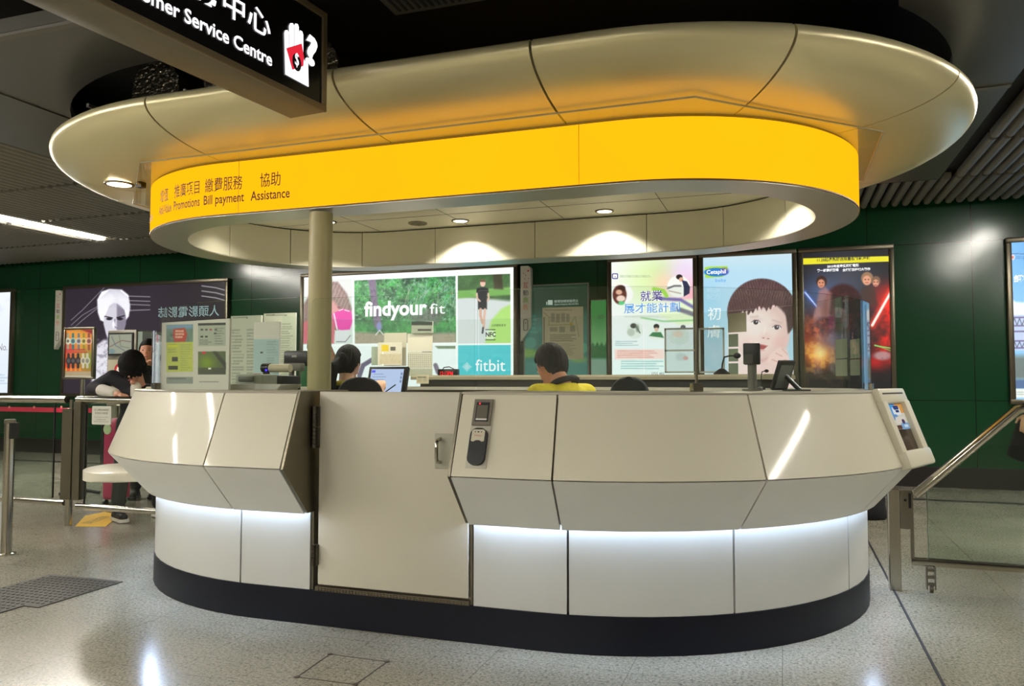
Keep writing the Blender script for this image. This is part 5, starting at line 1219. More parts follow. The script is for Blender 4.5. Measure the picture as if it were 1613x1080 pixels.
for a, c in zip(h, h[1:] + h[:1]):
    d = (c - a).normalized(); n = Vector((-d.y, d.x, 0)) * 0.0022; prism(b, [a - n, c - n, c + n, a + n], (0, 0, 0.002))
obj('edge_strip', b, mat('cover_edge', (78, 72, 62), 0.5), t)
b = B()
for a in h:
    prism(b, [a + Vector((0.012 * math.cos(k), 0.012 * math.sin(k), 0)) for k in np.linspace(0, 2 * PI, 9)[:-1]], (0, 0, 0.003))
obj('corner_stud', b, mat('cover_corner', (70, 56, 48), 0.5), t)

# ================================================================== INSIDE AND AROUND THE COUNTER
def yglass(px, R=GR - 0.02):
    """Depth at which the sight line through a pixel column meets the far glass."""
    for y in np.linspace(6.6, 4.6, 401):
        q = ony(px, 560, y); dx = max(0.0, q.x - CTR[1], CTR[0] - q.x)
        if math.hypot(dx, y - CTR[2]) <= R: return float(y)
    return 5.0
def sheet_obj(name, label, cat, pxs, y, col, painter=None, group=None, zb=None, thick=0.004, nx=90, ny=110):
    """Upright sheet spanning the drawing box (x0, y0, x1, y1) at depth y, with a thin backing."""
    x0, y0, x1, y1 = pxs; p = ony(x0, y1, y); q = ony(x1, y1, y); r_ = ony((x0 + x1) / 2, y0, y); z0 = ony((x0 + x1) / 2, y1, y).z if zb is None else zb
    t = thing(name, label, cat, ((p.x + q.x) / 2, y, z0), group)
    s = Sheet((p.x, y, z0), (1, 0, 0), q.x - p.x, r_.z - z0, nx, ny); s.fill(col)
    if painter: painter(s)
    s.make('printed_face', M_PAPER, t)
    b = B(); box(b, (p.x, y + 0.0005, z0), (q.x, y + thick, r_.z)); obj('backing', b, M_WHITE, t)
    return t
YG = yglass(585) - 0.01; YH = yglass(1141) - 0.01
g = 'sheets hung on the rear glass'
def lines(seed, n, ink=(120, 124, 112), head=True):
    def f(s):
        X0, X1, Y0, Y1 = s.X.min(), s.X.max(), s.Y.min(), s.Y.max(); w = X1 - X0
        s.bars(X0 + w * .08, X0 + w * .47, Y0 + (Y1 - Y0) * .14, Y1 - 3, n, ink, seed, 0.55); s.bars(X0 + w * .54, X0 + w * .94, Y0 + (Y1 - Y0) * .14, Y1 - 3, n, ink, seed + 1, 0.55)
        if head: s.bars(X0 + w * .1, X0 + w * .8, Y0 + 2.5, Y0 + 5.5, 1, (70, 80, 70), seed, 0.7)
    return f
def env(s):
    s.poly([(601, 543), (612, 543), (612, 553), (601, 553)], (216, 190, 40), 1); s.poly([(615, 546), (623, 546), (623, 552), (615, 552)], (90, 90, 80), .8); s.poly([(598, 557), (632, 557), (632, 573), (598, 573)], (196, 186, 160), 1)
    n = s.noise(3, 5); s.mix(np.clip(n - .5, 0, 1) * (s.Y > 557), (150, 140, 110)); s.ell(603, 556, 1.3, 1, (255, 255, 250), .6); s.ell(603, 574, 1.3, 1, (255, 255, 250), .6)
sheet_obj('paper_sheet', 'plain grey sheet on the rear glass behind the seated woman\'s screen', 'paper', (605, 524, 640, 576), YG, (190, 186, 168), None, g)
sheet_obj('paper_sheet', 'envelope with a yellow mark hung in front of the rear glass', 'paper', (595, 539, 633, 575), YG - 0.04, (208, 204, 188), env, g)
sheet_obj('paper_sheet', 'narrow green grey sheet left of the yellow marked envelope', 'paper', (585, 546, 597, 575), YG - 0.02, (150, 162, 146), None, g)
sheet_obj('paper_sheet', 'pale sheet above the calendar grid on the rear glass', 'paper', (642, 525, 681, 553), YG, (206, 202, 186), None, g)
def cal(s):
    s.mix(((s.X % 3.2) < 0.9) * 0.35 * (s.Y > 557), (100, 104, 96)); s.mix(((s.Y % 3.0) < 0.8) * 0.35 * (s.Y > 557), (100, 104, 96)); s.poly([(665, 553), (680, 553), (680, 554.5), (665, 554.5)], (60, 60, 60), .6)
sheet_obj('calendar', 'small calendar grid sheet on the rear glass left of the red clock', 'calendar', (642, 553.5, 681, 580), YG, (196, 194, 178), cal, g)
sheet_obj('paper_sheet', 'grey green sheet under the calendar grid', 'paper', (642, 580.5, 681, 592), YG, (160, 164, 148), None, g)
def binder(s): s.poly([(648, 505), (683, 507), (683, 512), (648, 512)], (52, 62, 56), 1); s.poly([(658, 518), (679, 518), (679, 521), (658, 521)], (60, 60, 56), .8)
sheet_obj('box_file', 'grey box file with dark top standing above the calendar', 'file', (648, 506, 681, 524), YG - 0.02, (150, 156, 142), binder, g, thick=0.02)
sheet_obj('paper_sheet', 'small cream note propped left of the red clock', 'paper', (656, 590, 675, 604), 5.9, (206, 196, 164), lines(4, 5), g)
# price lists at left, standing on the counter
g = 'white lists behind the notice holder'
sheet_obj('price_list', 'white list just right of the notice holder', 'notice', (362, 497, 410, 600), 5.0, (196, 204, 184), lines(11, 26), g, zb=0.981, thick=0.02)
sheet_obj('price_list', 'taller white list beside the cream column', 'notice', (414, 493, 464, 600), 5.75, (200, 206, 188), lines(13, 26), g, zb=1.153, thick=0.02)
def blue(s): s.mix(np.clip((s.Y - 533) / 2, 0, 1), (176, 206, 204)); s.bars(420, 438, 536, 612, 18, (140, 160, 160), 3, .5); s.poly([(410, 554), (414, 554), (414, 556), (410, 556)], (60, 70, 70), .6)
sheet_obj('price_list', 'pale sheet with a blank top in front of the two white lists', 'notice', (398.5, 507, 439, 600), 4.95, (220, 222, 210), blue, g, zb=0.981, thick=0.02)
# notice holder with four windows at the front left
qa = atd(360, 607.5, 4.30); qb = atd(253, 606, 4.62); ua = Vector((qa.x - qb.x, qa.y - qb.y, 0)); wdt = ua.length; ua.normalize()
z0 = 1.153; hh = atd(360, 501, 4.30).z - z0
t = thing('notice_holder', 'white notice holder with yellow and grey leaflets on the counter', 'notice board', (qb.x, qb.y, z0))
s = Sheet((qb.x, qb.y, z0), ua, wdt, hh, 200, 200); s.fill((214, 212, 200))
s.poly([(262, 511.5), (304, 510.5), (304, 585), (262, 586)], (196, 204, 90), .8)
m = s.region([(262, 511.5), (304, 510.5), (304, 538), (262, 539)]); n = s.noise(8, 71)
clipmix(m, lambda: (s.mix(np.ones(s.X.shape), np.stack([60 + 80 * n, 96 + 70 * n, 90 + 60 * n], -1) / 255), s.poly([(262, 511), (304, 510), (304, 517), (262, 518)], (120, 160, 196), 4), s.poly([(273, 518), (291, 516), (295, 526), (292, 538), (275, 539), (272, 528)], (196, 60, 44), 1.5)))
s.bars(276, 292, 519, 533, 3, (240, 200, 170), 3, .9, .6); s.bars(264, 282, 541, 556, 4, (150, 160, 60), 3); s.bars(284, 302, 541, 584, 12, (160, 170, 100), 4, .6); s.poly([(264, 543), (280, 543), (280, 547), (264, 547)], (214, 220, 30), .8); s.poly([(271, 562), (280, 562), (280, 569), (271, 569)], (50, 56, 60), .8); s.poly([(265, 576), (280, 576), (280, 582), (265, 582)], (40, 46, 36), .8)
s.poly([(312, 509), (355.5, 508), (355.5, 544.5), (312, 545)], (176, 184, 166), .8); s.poly([(312, 509), (355.5, 508), (355.5, 511.5), (312, 512.5)], (40, 44, 40), .8)
for k, (x, y, c) in enumerate(((318, 519, (70, 74, 70)), (325, 519, (90, 80, 74)), (332, 519, (170, 90, 80)), (318, 530, (50, 54, 50)), (325, 530, (50, 54, 50)), (339, 525, (46, 50, 46)), (340, 519, (90, 94, 90)))): s.poly([(x - 2, y - 1.3), (x + 2, y - 1.3), (x + 2, y + 1.3), (x - 2, y + 1.3)], c, .8)
s.bars(314, 334, 534, 543, 3, (110, 116, 104), 5); s.bars(338, 354, 515, 543, 7, (130, 136, 124), 6)
s.poly([(262, 593.5), (304, 593.5), (304, 604), (262, 604)], (140, 150, 142), .8); s.bars(264, 302, 594, 598, 1, (80, 90, 90), 1); s.bars(314, 354, 600, 602.5, 1, (110, 104, 100), 1)
# cut the lower right window out of the sheet: it is clear plastic
s.poly([(312, 553.5), (355.5, 553), (355.5, 589.5), (312, 589.5)], (92, 104, 70), .8); s.mix(np.exp(-((s.X - 326) / 13) ** 2 - ((s.Y - 571) / 12) ** 2) * s.region([(312, 553.5), (355.5, 553), (355.5, 589.5), (312, 589.5)]), (128, 160, 40))
s.poly([(334, 553), (341, 553), (356, 571), (356, 582)], (58, 60, 52), 1.5, .8); s.poly([(312, 579), (355.5, 579), (355.5, 589.5), (312, 589.5)], (74, 76, 66), 1, .8); s.poly([(328, 579), (332.5, 579), (332.5, 581.5), (328, 581.5)], (250, 250, 250), .6); s.ell(321, 555.5, 3.2, 2, (224, 50, 44), 1.2)
s.make('printed_face', M_PAPER, t)
nb = Vector((ua.y, -ua.x, 0))
b = B(); prism(b, [Vector((qb.x, qb.y, z0)) - nb * 0.001, Vector((qb.x, qb.y, z0)) + ua * wdt - nb * 0.001, Vector((qb.x, qb.y, z0 + hh)) + ua * wdt - nb * 0.001, Vector((qb.x, qb.y, z0 + hh)) - nb * 0.001], nb * -0.012); obj('board', b, M_WHITE, t)
b = B(); c0 = Vector((qb.x, qb.y, z0)) + ua * wdt * 0.5; prism(b, [c0 - nb * 0.013, c0 - nb * 0.013 + UZ * 0.2, c0 - nb * 0.12], ua * 0.006); obj('strut', b, M_WHITE, t)

def at_(px, py, y): return ony(px, py, y)
# papers, tray, printer and monitor at left
p = at_(363, 607, 3.85); q = at_(458, 607, 3.85)
t = thing('paper_stack', 'flat pile of printed papers on the counter below the white lists', 'papers', (p.x, 3.85, 1.153))
b = B()
for i in range(5): obox(b, Vector((p.x + 0.006 * i, 3.72 + 0.004 * (i % 2), 1.1535 + 0.006 * i)), Vector((1, 0, 0)), Vector((0, 1, 0)), UZ, (0, 0, 0), (q.x - p.x, 0.2, 0.005))
obj('sheets', b, M_WHITE, t)
s = Sheet((p.x + 0.03, 3.72, 1.1846), (1, 0, 0), 0.01, 0.0001, 2, 2)
t = thing('desk_printer', 'black receipt printer with a paper roll and violet light behind the papers', 'printer', (0, 0, 0))
y = 4.35; a = at_(404, 601, y); c = at_(449, 574, y); zb = 0.981
t.location = ((a.x + c.x) / 2, y, zb)
b = B(); bbox_bev(b, (a.x + 0.03, y, zb), (c.x - 0.01, y + 0.2, a.z + 0.04), 0.012); obj('body', b, M_BLACK, t, 40)
b = B(); tube(b, [(a.x + 0.005, y + 0.06, c.z - 0.02), (a.x + 0.06, y + 0.06, c.z - 0.02)], 0.03, 16); box(b, (a.x + 0.012, y + 0.05, zb + 0.2), (a.x + 0.05, y + 0.07, c.z - 0.03)); obj('end_cap', b, M_BLACK, t, 40)
b = B(); tube(b, [(a.x + 0.062, y + 0.06, c.z - 0.022), (c.x, y + 0.06, c.z - 0.022)], 0.027, 18); obj('paper_roll', b, mat('roll_cream', (222, 212, 180), 0.6), t, 40)
b = B(); ellipsoid(b, (a.x + 0.055, y + 0.025, c.z - 0.035), (0.008, 0.005, 0.008), None, 10, 8); obj('indicator', b, emission('violet_led', (70, 50, 255), 2.0, False), t)
y = 4.14; a = at_(370, 603, y); c = at_(413, 587, y)
t = thing('desk_telephone', 'pale grey desk device with a red strip left of the printer', 'telephone', ((a.x + c.x) / 2, y, zb))
b = B(); bbox_bev(b, (a.x, y, zb), (c.x, y + 0.16, c.z - 0.008), 0.012); obj('body', b, mat('device_grey_green', (150, 158, 140), 0.4), t, 40)
b = B(); bbox_bev(b, (a.x + 0.03, y - 0.012, a.z + 0.01), (c.x - 0.06, y, c.z - 0.02), 0.005); obj('handset', b, mat('device_dark_grey', (104, 110, 98), 0.4), t, 40)
b = B(); box(b, (c.x - 0.08, y + 0.02, c.z - 0.008), (c.x - 0.045, y + 0.05, c.z - 0.004)); obj('strip', b, mat('red_strip', (200, 60, 44), 0.4), t)
y = 4.64; a = at_(446, 577, y); c = at_(478, 552, y)
t = thing('monitor', 'back of a black monitor on a grey stand left of the cream column', 'monitor', ((a.x + c.x) / 2, y, zb))
b = B(); bbox_bev(b, (a.x, y, a.z), (c.x + 0.03, y + 0.045, c.z), 0.012); cas = obj('casing', b, M_BLACK, t, 40)
b = B(); box(b, (a.x + 0.07, y - 0.004, c.z - 0.045), (a.x + 0.11, y, c.z - 0.03)); obj('sticker', b, mat('sticker_grey', (160, 160, 150), 0.5), cas)
b = B(); bbox_bev(b, (a.x + 0.04, y - 0.06, at_(455, 584, y).z), (c.x + 0.02, y - 0.005, at_(455, 572, y).z), 0.008); obj('mount', b, M_GREYP, t, 40)
b = B(); tube(b, [(a.x + 0.09, y - 0.03, zb + 0.01), (a.x + 0.09, y - 0.03, a.z)], 0.018, 12); lathe(b, (a.x + 0.09, y - 0.03, zb), [(0.1, 0), (0.1, 0.01), (0.03, 0.02)], 20); obj('stand', b, M_GREYP, t, 40)

# touch screen in front of the seated woman
y = 5.25; pc_ = [at_(582, 577, y), at_(641, 576, y)]
t = thing('touch_screen', 'lit tilted touch screen with a black bezel before the seated woman', 'monitor', ((pc_[0].x + pc_[1].x) / 2, y, zb))
u = Vector((1, 0.12, 0)).normalized(); tw = (pc_[1] - pc_[0]).length; nn = Vector((u.y, -u.x, 0)); vv = (UZ * 0.9 - nn * 0.43).normalized() if False else (UZ * 0.93 - nn * 0.36 * -1 * -1).normalized(); ww = u.cross(vv).normalized()
o_ = pc_[0] - vv * 0.30
b = B(); obox(b, o_, u, vv, ww, (0, 0, -0.035), (tw, 0.30, 0.0), 0.006); obj('casing', b, M_BLACK, t, 40)
s_ = emission('screen_blue', (196, 214, 250), 0.95, False)
b = B(); obox(b, o_, u, vv, ww, (0.022, 0.02, 0.0), (tw - 0.035, 0.278, 0.002)); scr = obj('screen', b, s_, t)
b = B()
for i in range(9): obox(b, o_, u, vv, ww, (0.035 + 0.004 * (i % 3), 0.06 + i * 0.022, 0.002), (0.035 + 0.08 + 0.03 * ((i * 7) % 5) / 4, 0.064 + i * 0.022, 0.003))
for i in range(3): obox(b, o_, u, vv, ww, (tw - 0.055, 0.17 + i * 0.03, 0.002), (tw - 0.04, 0.19 + i * 0.03, 0.003))
obj('screen_rows', b, emission('screen_rows_grey', (150, 166, 210), 0.8, False), scr)
b = B(); obox(b, o_, u, vv, ww, (0.026, 0.25, 0.002), (0.055, 0.268, 0.003)); obj('screen_icon', b, emission('screen_icon_blue', (96, 96, 250), 1.0, False), scr)
b = B(); m_ = o_ + u * tw / 2 - ww * 0.03; tube(b, [m_ + vv * 0.1, Vector((m_.x, m_.y + 0.1, zb + 0.015))], 0.02, 12); lathe(b, (m_.x, m_.y + 0.1, zb), [(0.1, 0.0), (0.1, 0.012), (0.03, 0.02)], 20); obj('stand', b, M_BLACK, t, 40)

# clock on the rear ledge
Yl = 4.94 + 1.36; a = at_(690.5, 593.5, Yl); c = at_(720.5, 581, Yl)
t = thing('digital_clock', 'black digital clock with red numerals on the rear ledge', 'clock', ((a.x + c.x) / 2, Yl, 1.2505))
zc0 = 1.2505
b = B(); bbox_bev(b, (a.x, Yl - 0.02, zc0), (c.x, Yl + 0.05, c.z), 0.006); bd = obj('casing', b, M_BLACK, t, 40)
b = B(); lettering(b, '12:13PM', lambda x, z: Vector((x, Yl - 0.0215, z)), at_(695, 590, Yl).x, at_(715, 590, Yl).x, at_(705, 591, Yl).z, 0.033, 0.01); obj('numerals', b, emission('clock_red', (255, 30, 40), 1.6, False), bd, None, False)
b = B(); tube(b, [(a.x + 0.03, Yl + 0.02, c.z - 0.005), (a.x + 0.04, Yl + 0.03, c.z + 0.015), (a.x + 0.09, Yl + 0.03, c.z + 0.02), (c.x - 0.03, Yl + 0.02, c.z - 0.005)], 0.004, 8); obj('cable', b, M_BLACK, t, 40)
# gooseneck microphone on the rear ledge
def mic(label, pb, ph, y, zbase, scale=1.0):
    a = at_(*pb, y); h_ = at_(*ph, y); t = thing('gooseneck_microphone', label, 'microphone', (a.x, y, zbase), 'gooseneck microphones')
    b = B(); lathe(b, (a.x, y, zbase), [(0.062 * scale, 0), (0.062 * scale, 0.008), (0.03 * scale, 0.035 * scale), (0.014 * scale, 0.045 * scale)], 18); obj('base', b, M_BLACK, t, 40)
    b = B(); zt = h_.z; tube(b, [(a.x, y, zbase + 0.03 * scale), (a.x + 0.005, y, zt - 0.06 * scale), (a.x + 0.02 * scale, y, zt - 0.01 * scale), (a.x + 0.06 * scale, y, zt), (h_.x, y, zt)], 0.006 * scale, 8); obj('stem', b, M_BLACK, t, 40)
    b = B(); ellipsoid(b, (h_.x, y, zt), (0.028 * scale, 0.022 * scale, 0.022 * scale), None, 14, 10); obj('head', b, M_BLACKC, t)
mic('black gooseneck microphone on the rear ledge in front of the baby poster', (1137, 593), (1161, 560), Yl - 0.1, 1.2505)
mic('tiny gooseneck microphone beside the tilted tablet', (1198, 600), (1207.5, 584), 4.55, 1.153, 0.42)
# customer display on a pole
y = 4.05; a = at_(1171, 574, y); c = at_(1197, 540, y)
t = thing('customer_display', 'black customer display box on a grey pole in front of the baby poster', 'display', ((a.x + c.x) / 2, y, 1.153))
b = B(); bbox_bev(b, (a.x, y - 0.02, a.z), (c.x, y + 0.06, c.z), 0.006); cs = obj('casing', b, M_BLACK, t, 40)
b = B(); box(b, (a.x + 0.003, y - 0.0235, a.z + 0.004), (a.x + 0.045, y - 0.02, a.z + 0.05)); obj('side_plate', b, mat('display_plate', (66, 64, 58), 0.4), cs)
b = B(); tube(b, [(a.x + 0.04, y + 0.02, 1.153), (a.x + 0.04, y + 0.02, a.z)], 0.022, 14); lathe(b, (a.x + 0.04, y + 0.02, 1.153), [(0.05, 0), (0.05, 0.008)], 18); obj('pole', b, mat('pole_grey', (110, 108, 98), 0.35, 0.3), t, 40)
# tilted tablet
y = 4.1; a = at_(1216, 611, y); c = at_(1236, 573, y)
t = thing('tablet_terminal', 'dark tablet terminal leaning back at the right end of the counter', 'terminal', (a.x, y, 1.153))
uu = Vector((0.72, 0.69, 0)); vv = (UZ * 0.86 + Vector((0.5, -0.1, 0)) * 0.9).normalized(); ww = uu.cross(vv).normalized(); vv = ww.cross(uu).normalized()
o_ = Vector((a.x, y, 1.154))
b = B(); obox(b, o_, uu, vv, ww, (0, 0, -0.02), (0.10, 0.155, 0.0), 0.004); obj('casing', b, M_BLACK, t, 40)
b = B(); obox(b, o_, uu, vv, ww, (0.012, 0.012, 0.0), (0.088, 0.135, 0.001)); obj('screen', b, mat('tablet_grey', (104, 108, 104), 0.2), t)
b = B(); p_ = o_ + uu * 0.05 + vv * 0.09 - ww * 0.02; tube(b, [p_, (p_.x + 0.08, p_.y + 0.02, 1.156)], 0.012, 10); box(b, (p_.x, p_.y - 0.05, 1.153), (p_.x + 0.13, p_.y + 0.06, 1.159)); obj('stand', b, M_BLACK, t)
# stickers seen from behind on the right glass
g = 'grey backs of notices on the right glass'
def glass_sheet(lab, pxs, m):
    x0, y0, x1, y1 = pxs; ya, yb_ = yglass(x0), yglass(x1); pa = ony(x0, y1, ya); pb_ = ony(x1, y1, yb_); qa = ony(x0, y0, ya); qb = ony(x1, y0, yb_)
    zl = (pa.z + pb_.z) / 2; zh = (qa.z + qb.z) / 2; d = (pb_ - pa); n_ = Vector((d.y, -d.x, 0)).normalized() * 0.002
    b = B(); prism(b, [(pa.x, pa.y, zl), (pb_.x, pb_.y, zl), (pb_.x, pb_.y, zh), (pa.x, pa.y, zh)], n_); tag(obj('notice_sheet', b, m), lab, 'notice', g)
YR = 5.95
for lab, pxs, yy in (('square grey notice back over the baby\'s cheek, highest of its column', (1147, 493, 1176, 523), YR), ('small grey notice back directly under the square one', (1148, 526, 1163, 546), YR), ('small grey notice back second from the bottom of the column', (1148, 549, 1163, 569), YR), ('small grey notice back at the bottom of the column', (1148, 572, 1163, 592), YR)):
    glass_sheet(lab, pxs, mat('notice_back_light' if pxs[1] < 500 else 'notice_back', (156, 154, 134) if pxs[1] < 500 else (104, 118, 98), 0.6))
for lab, pxs in (('upper left grey notice back on the film poster glass', (1317, 534, 1335, 564)), ('lower left grey notice back on the film poster glass', (1317, 566, 1335, 592)), ('upper right grey notice back on the film poster glass', (1340, 534, 1355, 564)), ('lower right grey notice back on the film poster glass', (1340, 566, 1355, 591))):
    glass_sheet(lab, pxs, mat('notice_back_2', (118, 126, 106), 0.6))
def holder(label, pxs, rows, yy):
    x0, y0, x1, y1 = pxs; p = at_(x0, y1, yy); q = at_(x1, y0, yy); t = thing('sheet_holder', label, 'notice holder', (p.x, yy, p.z), 'clear framed holders on the rear glass')
    f = 0.014; b = B()
    box(b, (p.x, yy, p.z), (p.x + f, yy + 0.006, q.z)); box(b, (q.x - f, yy, p.z), (q.x, yy + 0.006, q.z))
    for r_ in range(rows + 1):
        z = p.z + (q.z - p.z) * r_ / rows; box(b, (p.x, yy, z - f / 2), (q.x, yy + 0.006, z + f / 2))
    obj('frame', b, mat('holder_frame', (150, 156, 148), 0.4, 0.2), t); b = B(); box(b, (p.x + f, yy + 0.002, p.z), (q.x - f, yy + 0.004, q.z)); obj('window', b, glass_mat('holder_film', (0.86, 0.88, 0.87), 0.8), t)
holder('two window clear holder in front of the training poster', (1047, 517, 1097, 586), 2, YH)
holder('single clear holder in front of the left edge of the baby poster', (1101, 517, 1141, 586), 1, YH)

# ---- things on the far side at left
y = 6.45
a = at_(100, 597, y); c = at_(151, 515, y)
t = thing('poster_stand', 'floor stand with a bright orange poster of wristwatches', 'poster stand', ((a.x + c.x) / 2, y, 0))
b = B(); f = 0.022
for lo, hi in (((a.x, y - 0.02, a.z), (c.x, y + 0.02, a.z + f)), ((a.x, y - 0.02, c.z - f), (c.x, y + 0.02, c.z)), ((a.x, y - 0.02, a.z + f), (a.x + f, y + 0.02, c.z - f)), ((c.x - f - 0.01, y - 0.02, a.z + f), (c.x, y + 0.02, c.z - f))): bbox_bev(b, lo, hi, 0.004)
obj('frame', b, M_STEELD, t, 40)
s = Sheet((a.x + f, y - 0.005, a.z + f), (1, 0, 0), c.x - a.x - 2 * f - 0.01, c.z - a.z - 2 * f, 130, 200)
s.fill((232, 120, 50)); s.glow(122, 535, 26, (240, 190, 60), .8); s.glow(106, 548, 14, (220, 50, 60), .7); s.glow(140, 568, 18, (110, 160, 50), .9); s.glow(104, 575, 14, (226, 60, 40), .8); s.poly([(126, 518), (148, 520), (148, 527)], (170, 30, 60), 3)
for x, c_ in ((107, (206, 214, 190)), (115, (70, 160, 170)), (124, (150, 150, 170)), (132, (196, 180, 40)), (140, (200, 100, 80))):
    s.line([(x, 526), (x, 550)], 3.4, tuple(int(v * .8) for v in c_), 1); s.ell(x, 537, 4.6, 5.2, (230, 230, 220), 1); s.ell(x, 537, 3.6, 4.2, c_, 1); s.ell(x, 537, 1.8, 2, (90, 80, 90), 1)
s.bars(102, 142, 549, 556, 2, (200, 40, 60), 3, .8, .6)
for x, c_ in ((108, (34, 32, 40)), (115, (30, 30, 34)), (123, (40, 30, 34)), (131, (214, 208, 190)), (137.5, (206, 206, 190))):
    s.line([(x, 558), (x, 578)], 4, c_, 1); s.ell(x, 568, 4.4, 6, c_, 1); s.ell(x, 568, 2.6, 3.4, (80, 80, 90) if c_[0] < 100 else (140, 140, 130), 1)
for x in (104, 112, 119, 126): s.poly([(x - 2, 584), (x + 2, 584), (x, 577)], (236, 170, 60), 1)
s.poly([(98, 584.5), (150, 585), (150, 592), (98, 592)], (180, 168, 140), 1); s.poly([(98, 591.5), (150, 591.5), (150, 600), (98, 600)], (206, 202, 190), 1); s.bars(103, 143, 592.5, 595.5, 1, (110, 110, 104), 3)
s.make('printed_face', M_PAPER, t)
b = B(); box(b, (a.x + f, y - 0.004, a.z + f), (c.x - f, y + 0.01, c.z - f)); obj('backing', b, M_GREYP, t)
xm = at_(126.5, 600, y).x
b = B(); tube(b, [(xm, y + 0.03, 0.02), (xm, y + 0.03, a.z + 0.1)], 0.022, 14); obj('pole', b, M_STEEL, t, 40)
b = B(); 
for k in range(4): tube(b, [(xm, y + 0.03, 0.06), (xm + 0.2 * math.cos(k * PI / 2 + .5), y + 0.03 + 0.2 * math.sin(k * PI / 2 + .5), 0.018)], 0.018, 10)
obj('base', b, M_BLACK, t, 40)
# enquiry machine with a map screen
y = 7.3; a = at_(167, 640, y); c = at_(215, 519, y)
t = thing('ticket_machine', 'grey machine with a map screen and a red round sign behind the leaning customer', 'machine', ((a.x + c.x) / 2, y, 0))
b = B(); bbox_bev(b, (a.x, y, 0.0), (c.x, y + 0.5, c.z), 0.01); obj('cabinet', b, mat('machine_grey', (122, 118, 104), 0.4, 0.3), t, 40)
s0 = at_(172, 557, y - 0.01); s1 = at_(208, 526, y - 0.01)
b = B(); box(b, (s0.x - 0.02, y - 0.012, s0.z - 0.02), (s1.x + 0.02, y, s1.z + 0.02)); obj('bezel', b, M_DARK, t)
s = Sheet((s0.x, y - 0.014, s0.z), (1, 0, 0), s1.x - s0.x, s1.z - s0.z, 90, 80); s.fill((196, 200, 176)); n = s.noise(7, 81)
s.line([(173, 546), (184, 540), (192, 536), (206, 538)], 1.2, (150, 110, 110)); s.line([(176, 530), (182, 544), (196, 552)], 1.2, (110, 140, 150)); s.line([(188, 528), (190, 545), (204, 548)], 1, (130, 150, 110)); s.ell(176, 553, 5, 4, (150, 180, 180), 2); s.mix(np.clip(n - .5, 0, 1) * .6, (150, 160, 140)); s.make('map_screen', M_DIM, t)
b = B(); m0 = at_(169, 622, y - 0.002); m1 = at_(213, 566, y - 0.002); box(b, (m0.x, y - 0.006, m0.z), (m1.x, y, m1.z)); obj('front_panel', b, mat('machine_cream', (186, 180, 156), 0.45), t)
r0 = at_(188, 582, y - 0.006); b = B(); lathe(b, (r0.x, y - 0.008, r0.z), [(0.075, 0.0), (0.075, 0.002)], 28, 'y'); rs = obj('round_sign', b, mat('sign_red', (196, 44, 52), 0.4), t)
b = B(); lathe(b, (r0.x + 0.01, y - 0.0095, r0.z - 0.005), [(0.05, 0.0), (0.05, 0.0012)], 24, 'y'); obj('sign_center', b, M_WHITE, rs)
b = B(); c2 = at_(222.5, 519, y); box(b, (c.x + 0.002, y + 0.02, 0.0), (c2.x, y + 0.48, c.z - 0.02)); obj('side_panel', b, mat('machine_pale_blue', (156, 172, 164), 0.4), t)
y = 6.8; a = at_(238, 640, y); c = at_(251, 520, y)
t = thing('ticket_machine', 'second grey machine partly hidden by the notice holder', 'machine', ((a.x + c.x) / 2, y, 0))
b = B(); bbox_bev(b, (a.x, y + .8, 0.0), (a.x + 0.42, y + 1.2, c.z + 0.06), 0.01); obj('cabinet', b, MATS['machine_grey'], t, 40)
b = B(); box(b, (a.x + 0.04, y + .79, c.z - 0.2), (a.x + 0.38, y + .8, c.z)); obj('map_screen', b, mat('map_dull', (160, 164, 146), 0.3), t)
# red queue belt with its posts
y = 7.9
t = thing('queue_belt', 'red retractable queue belt strung behind the left barrier', 'belt barrier', (-8.4, y, 0))
zb1 = at_(60, 645, y).z
b = B(); xa_ = at_(-60, 640, y).x; xb_ = at_(164, 640, y).x
box(b, (xa_, y - 0.002, zb1 - 0.03), (xb_, y + 0.002, zb1 + 0.03)); belt = obj('belt', b, mat('belt_red', (172, 30, 58), 0.6), t)
b = B()
for px in (15, 54, 97): 
    q = at_(px, 641, y); lathe(b, (q.x, y - 0.0035, q.z), [(0.018, 0.0), (0.018, 0.001)], 12, 'y')
obj('belt_mark', b, mat('belt_mark_pink', (200, 120, 110), 0.6), belt)
for x in (xa_, xb_):
    b = B(); tube(b, [(x, y, 0.02), (x, y, zb1 + 0.05)], 0.03, 14); lathe(b, (x, y, 0), [(0.16, 0), (0.16, 0.012), (0.04, 0.03)], 22); obj('belt_post', b, M_BLACK, t, 40)
# magenta suitcase by the customer
a = at_(163, 757, 6.0); c = at_(181, 668, 6.0)
zf = 0.0; t = thing('suitcase', 'small magenta suitcase standing behind the leaning customer', 'suitcase', ((a.x + c.x) / 2, 6.0, 0))
b = B(); bbox_bev(b, (a.x + 0.02, 5.95, 0.06), (c.x + 0.08, 6.15, 0.84), 0.04, 3); obj('shell', b, mat('magenta_shell', (176, 34, 82), 0.45), t, 40)
b = B(); 
for dx in (0.05, 0.13): 
    for dy in (5.98, 6.12): tube(b, [(a.x + dx - 0.012, dy, 0.032), (a.x + dx + 0.012, dy, 0.032)], 0.03, 12)
obj('wheels', b, M_BLACK, t, 40)
b = B(); tube(b, [(a.x + 0.05, 6.1, 0.84), (a.x + 0.05, 6.1, 0.96), (a.x + 0.13, 6.1, 0.96), (a.x + 0.13, 6.1, 0.84)], 0.009, 8); obj('pull_handle', b, M_STEELD, t, 40)
q = at_(168, 676, 5.94); b = B(); ellipsoid(b, (q.x, 5.948, q.z), (0.05, 0.01, 0.05), None, 14, 8); obj('badge', b, mat('badge_green', (190, 206, 160), 0.5), t)

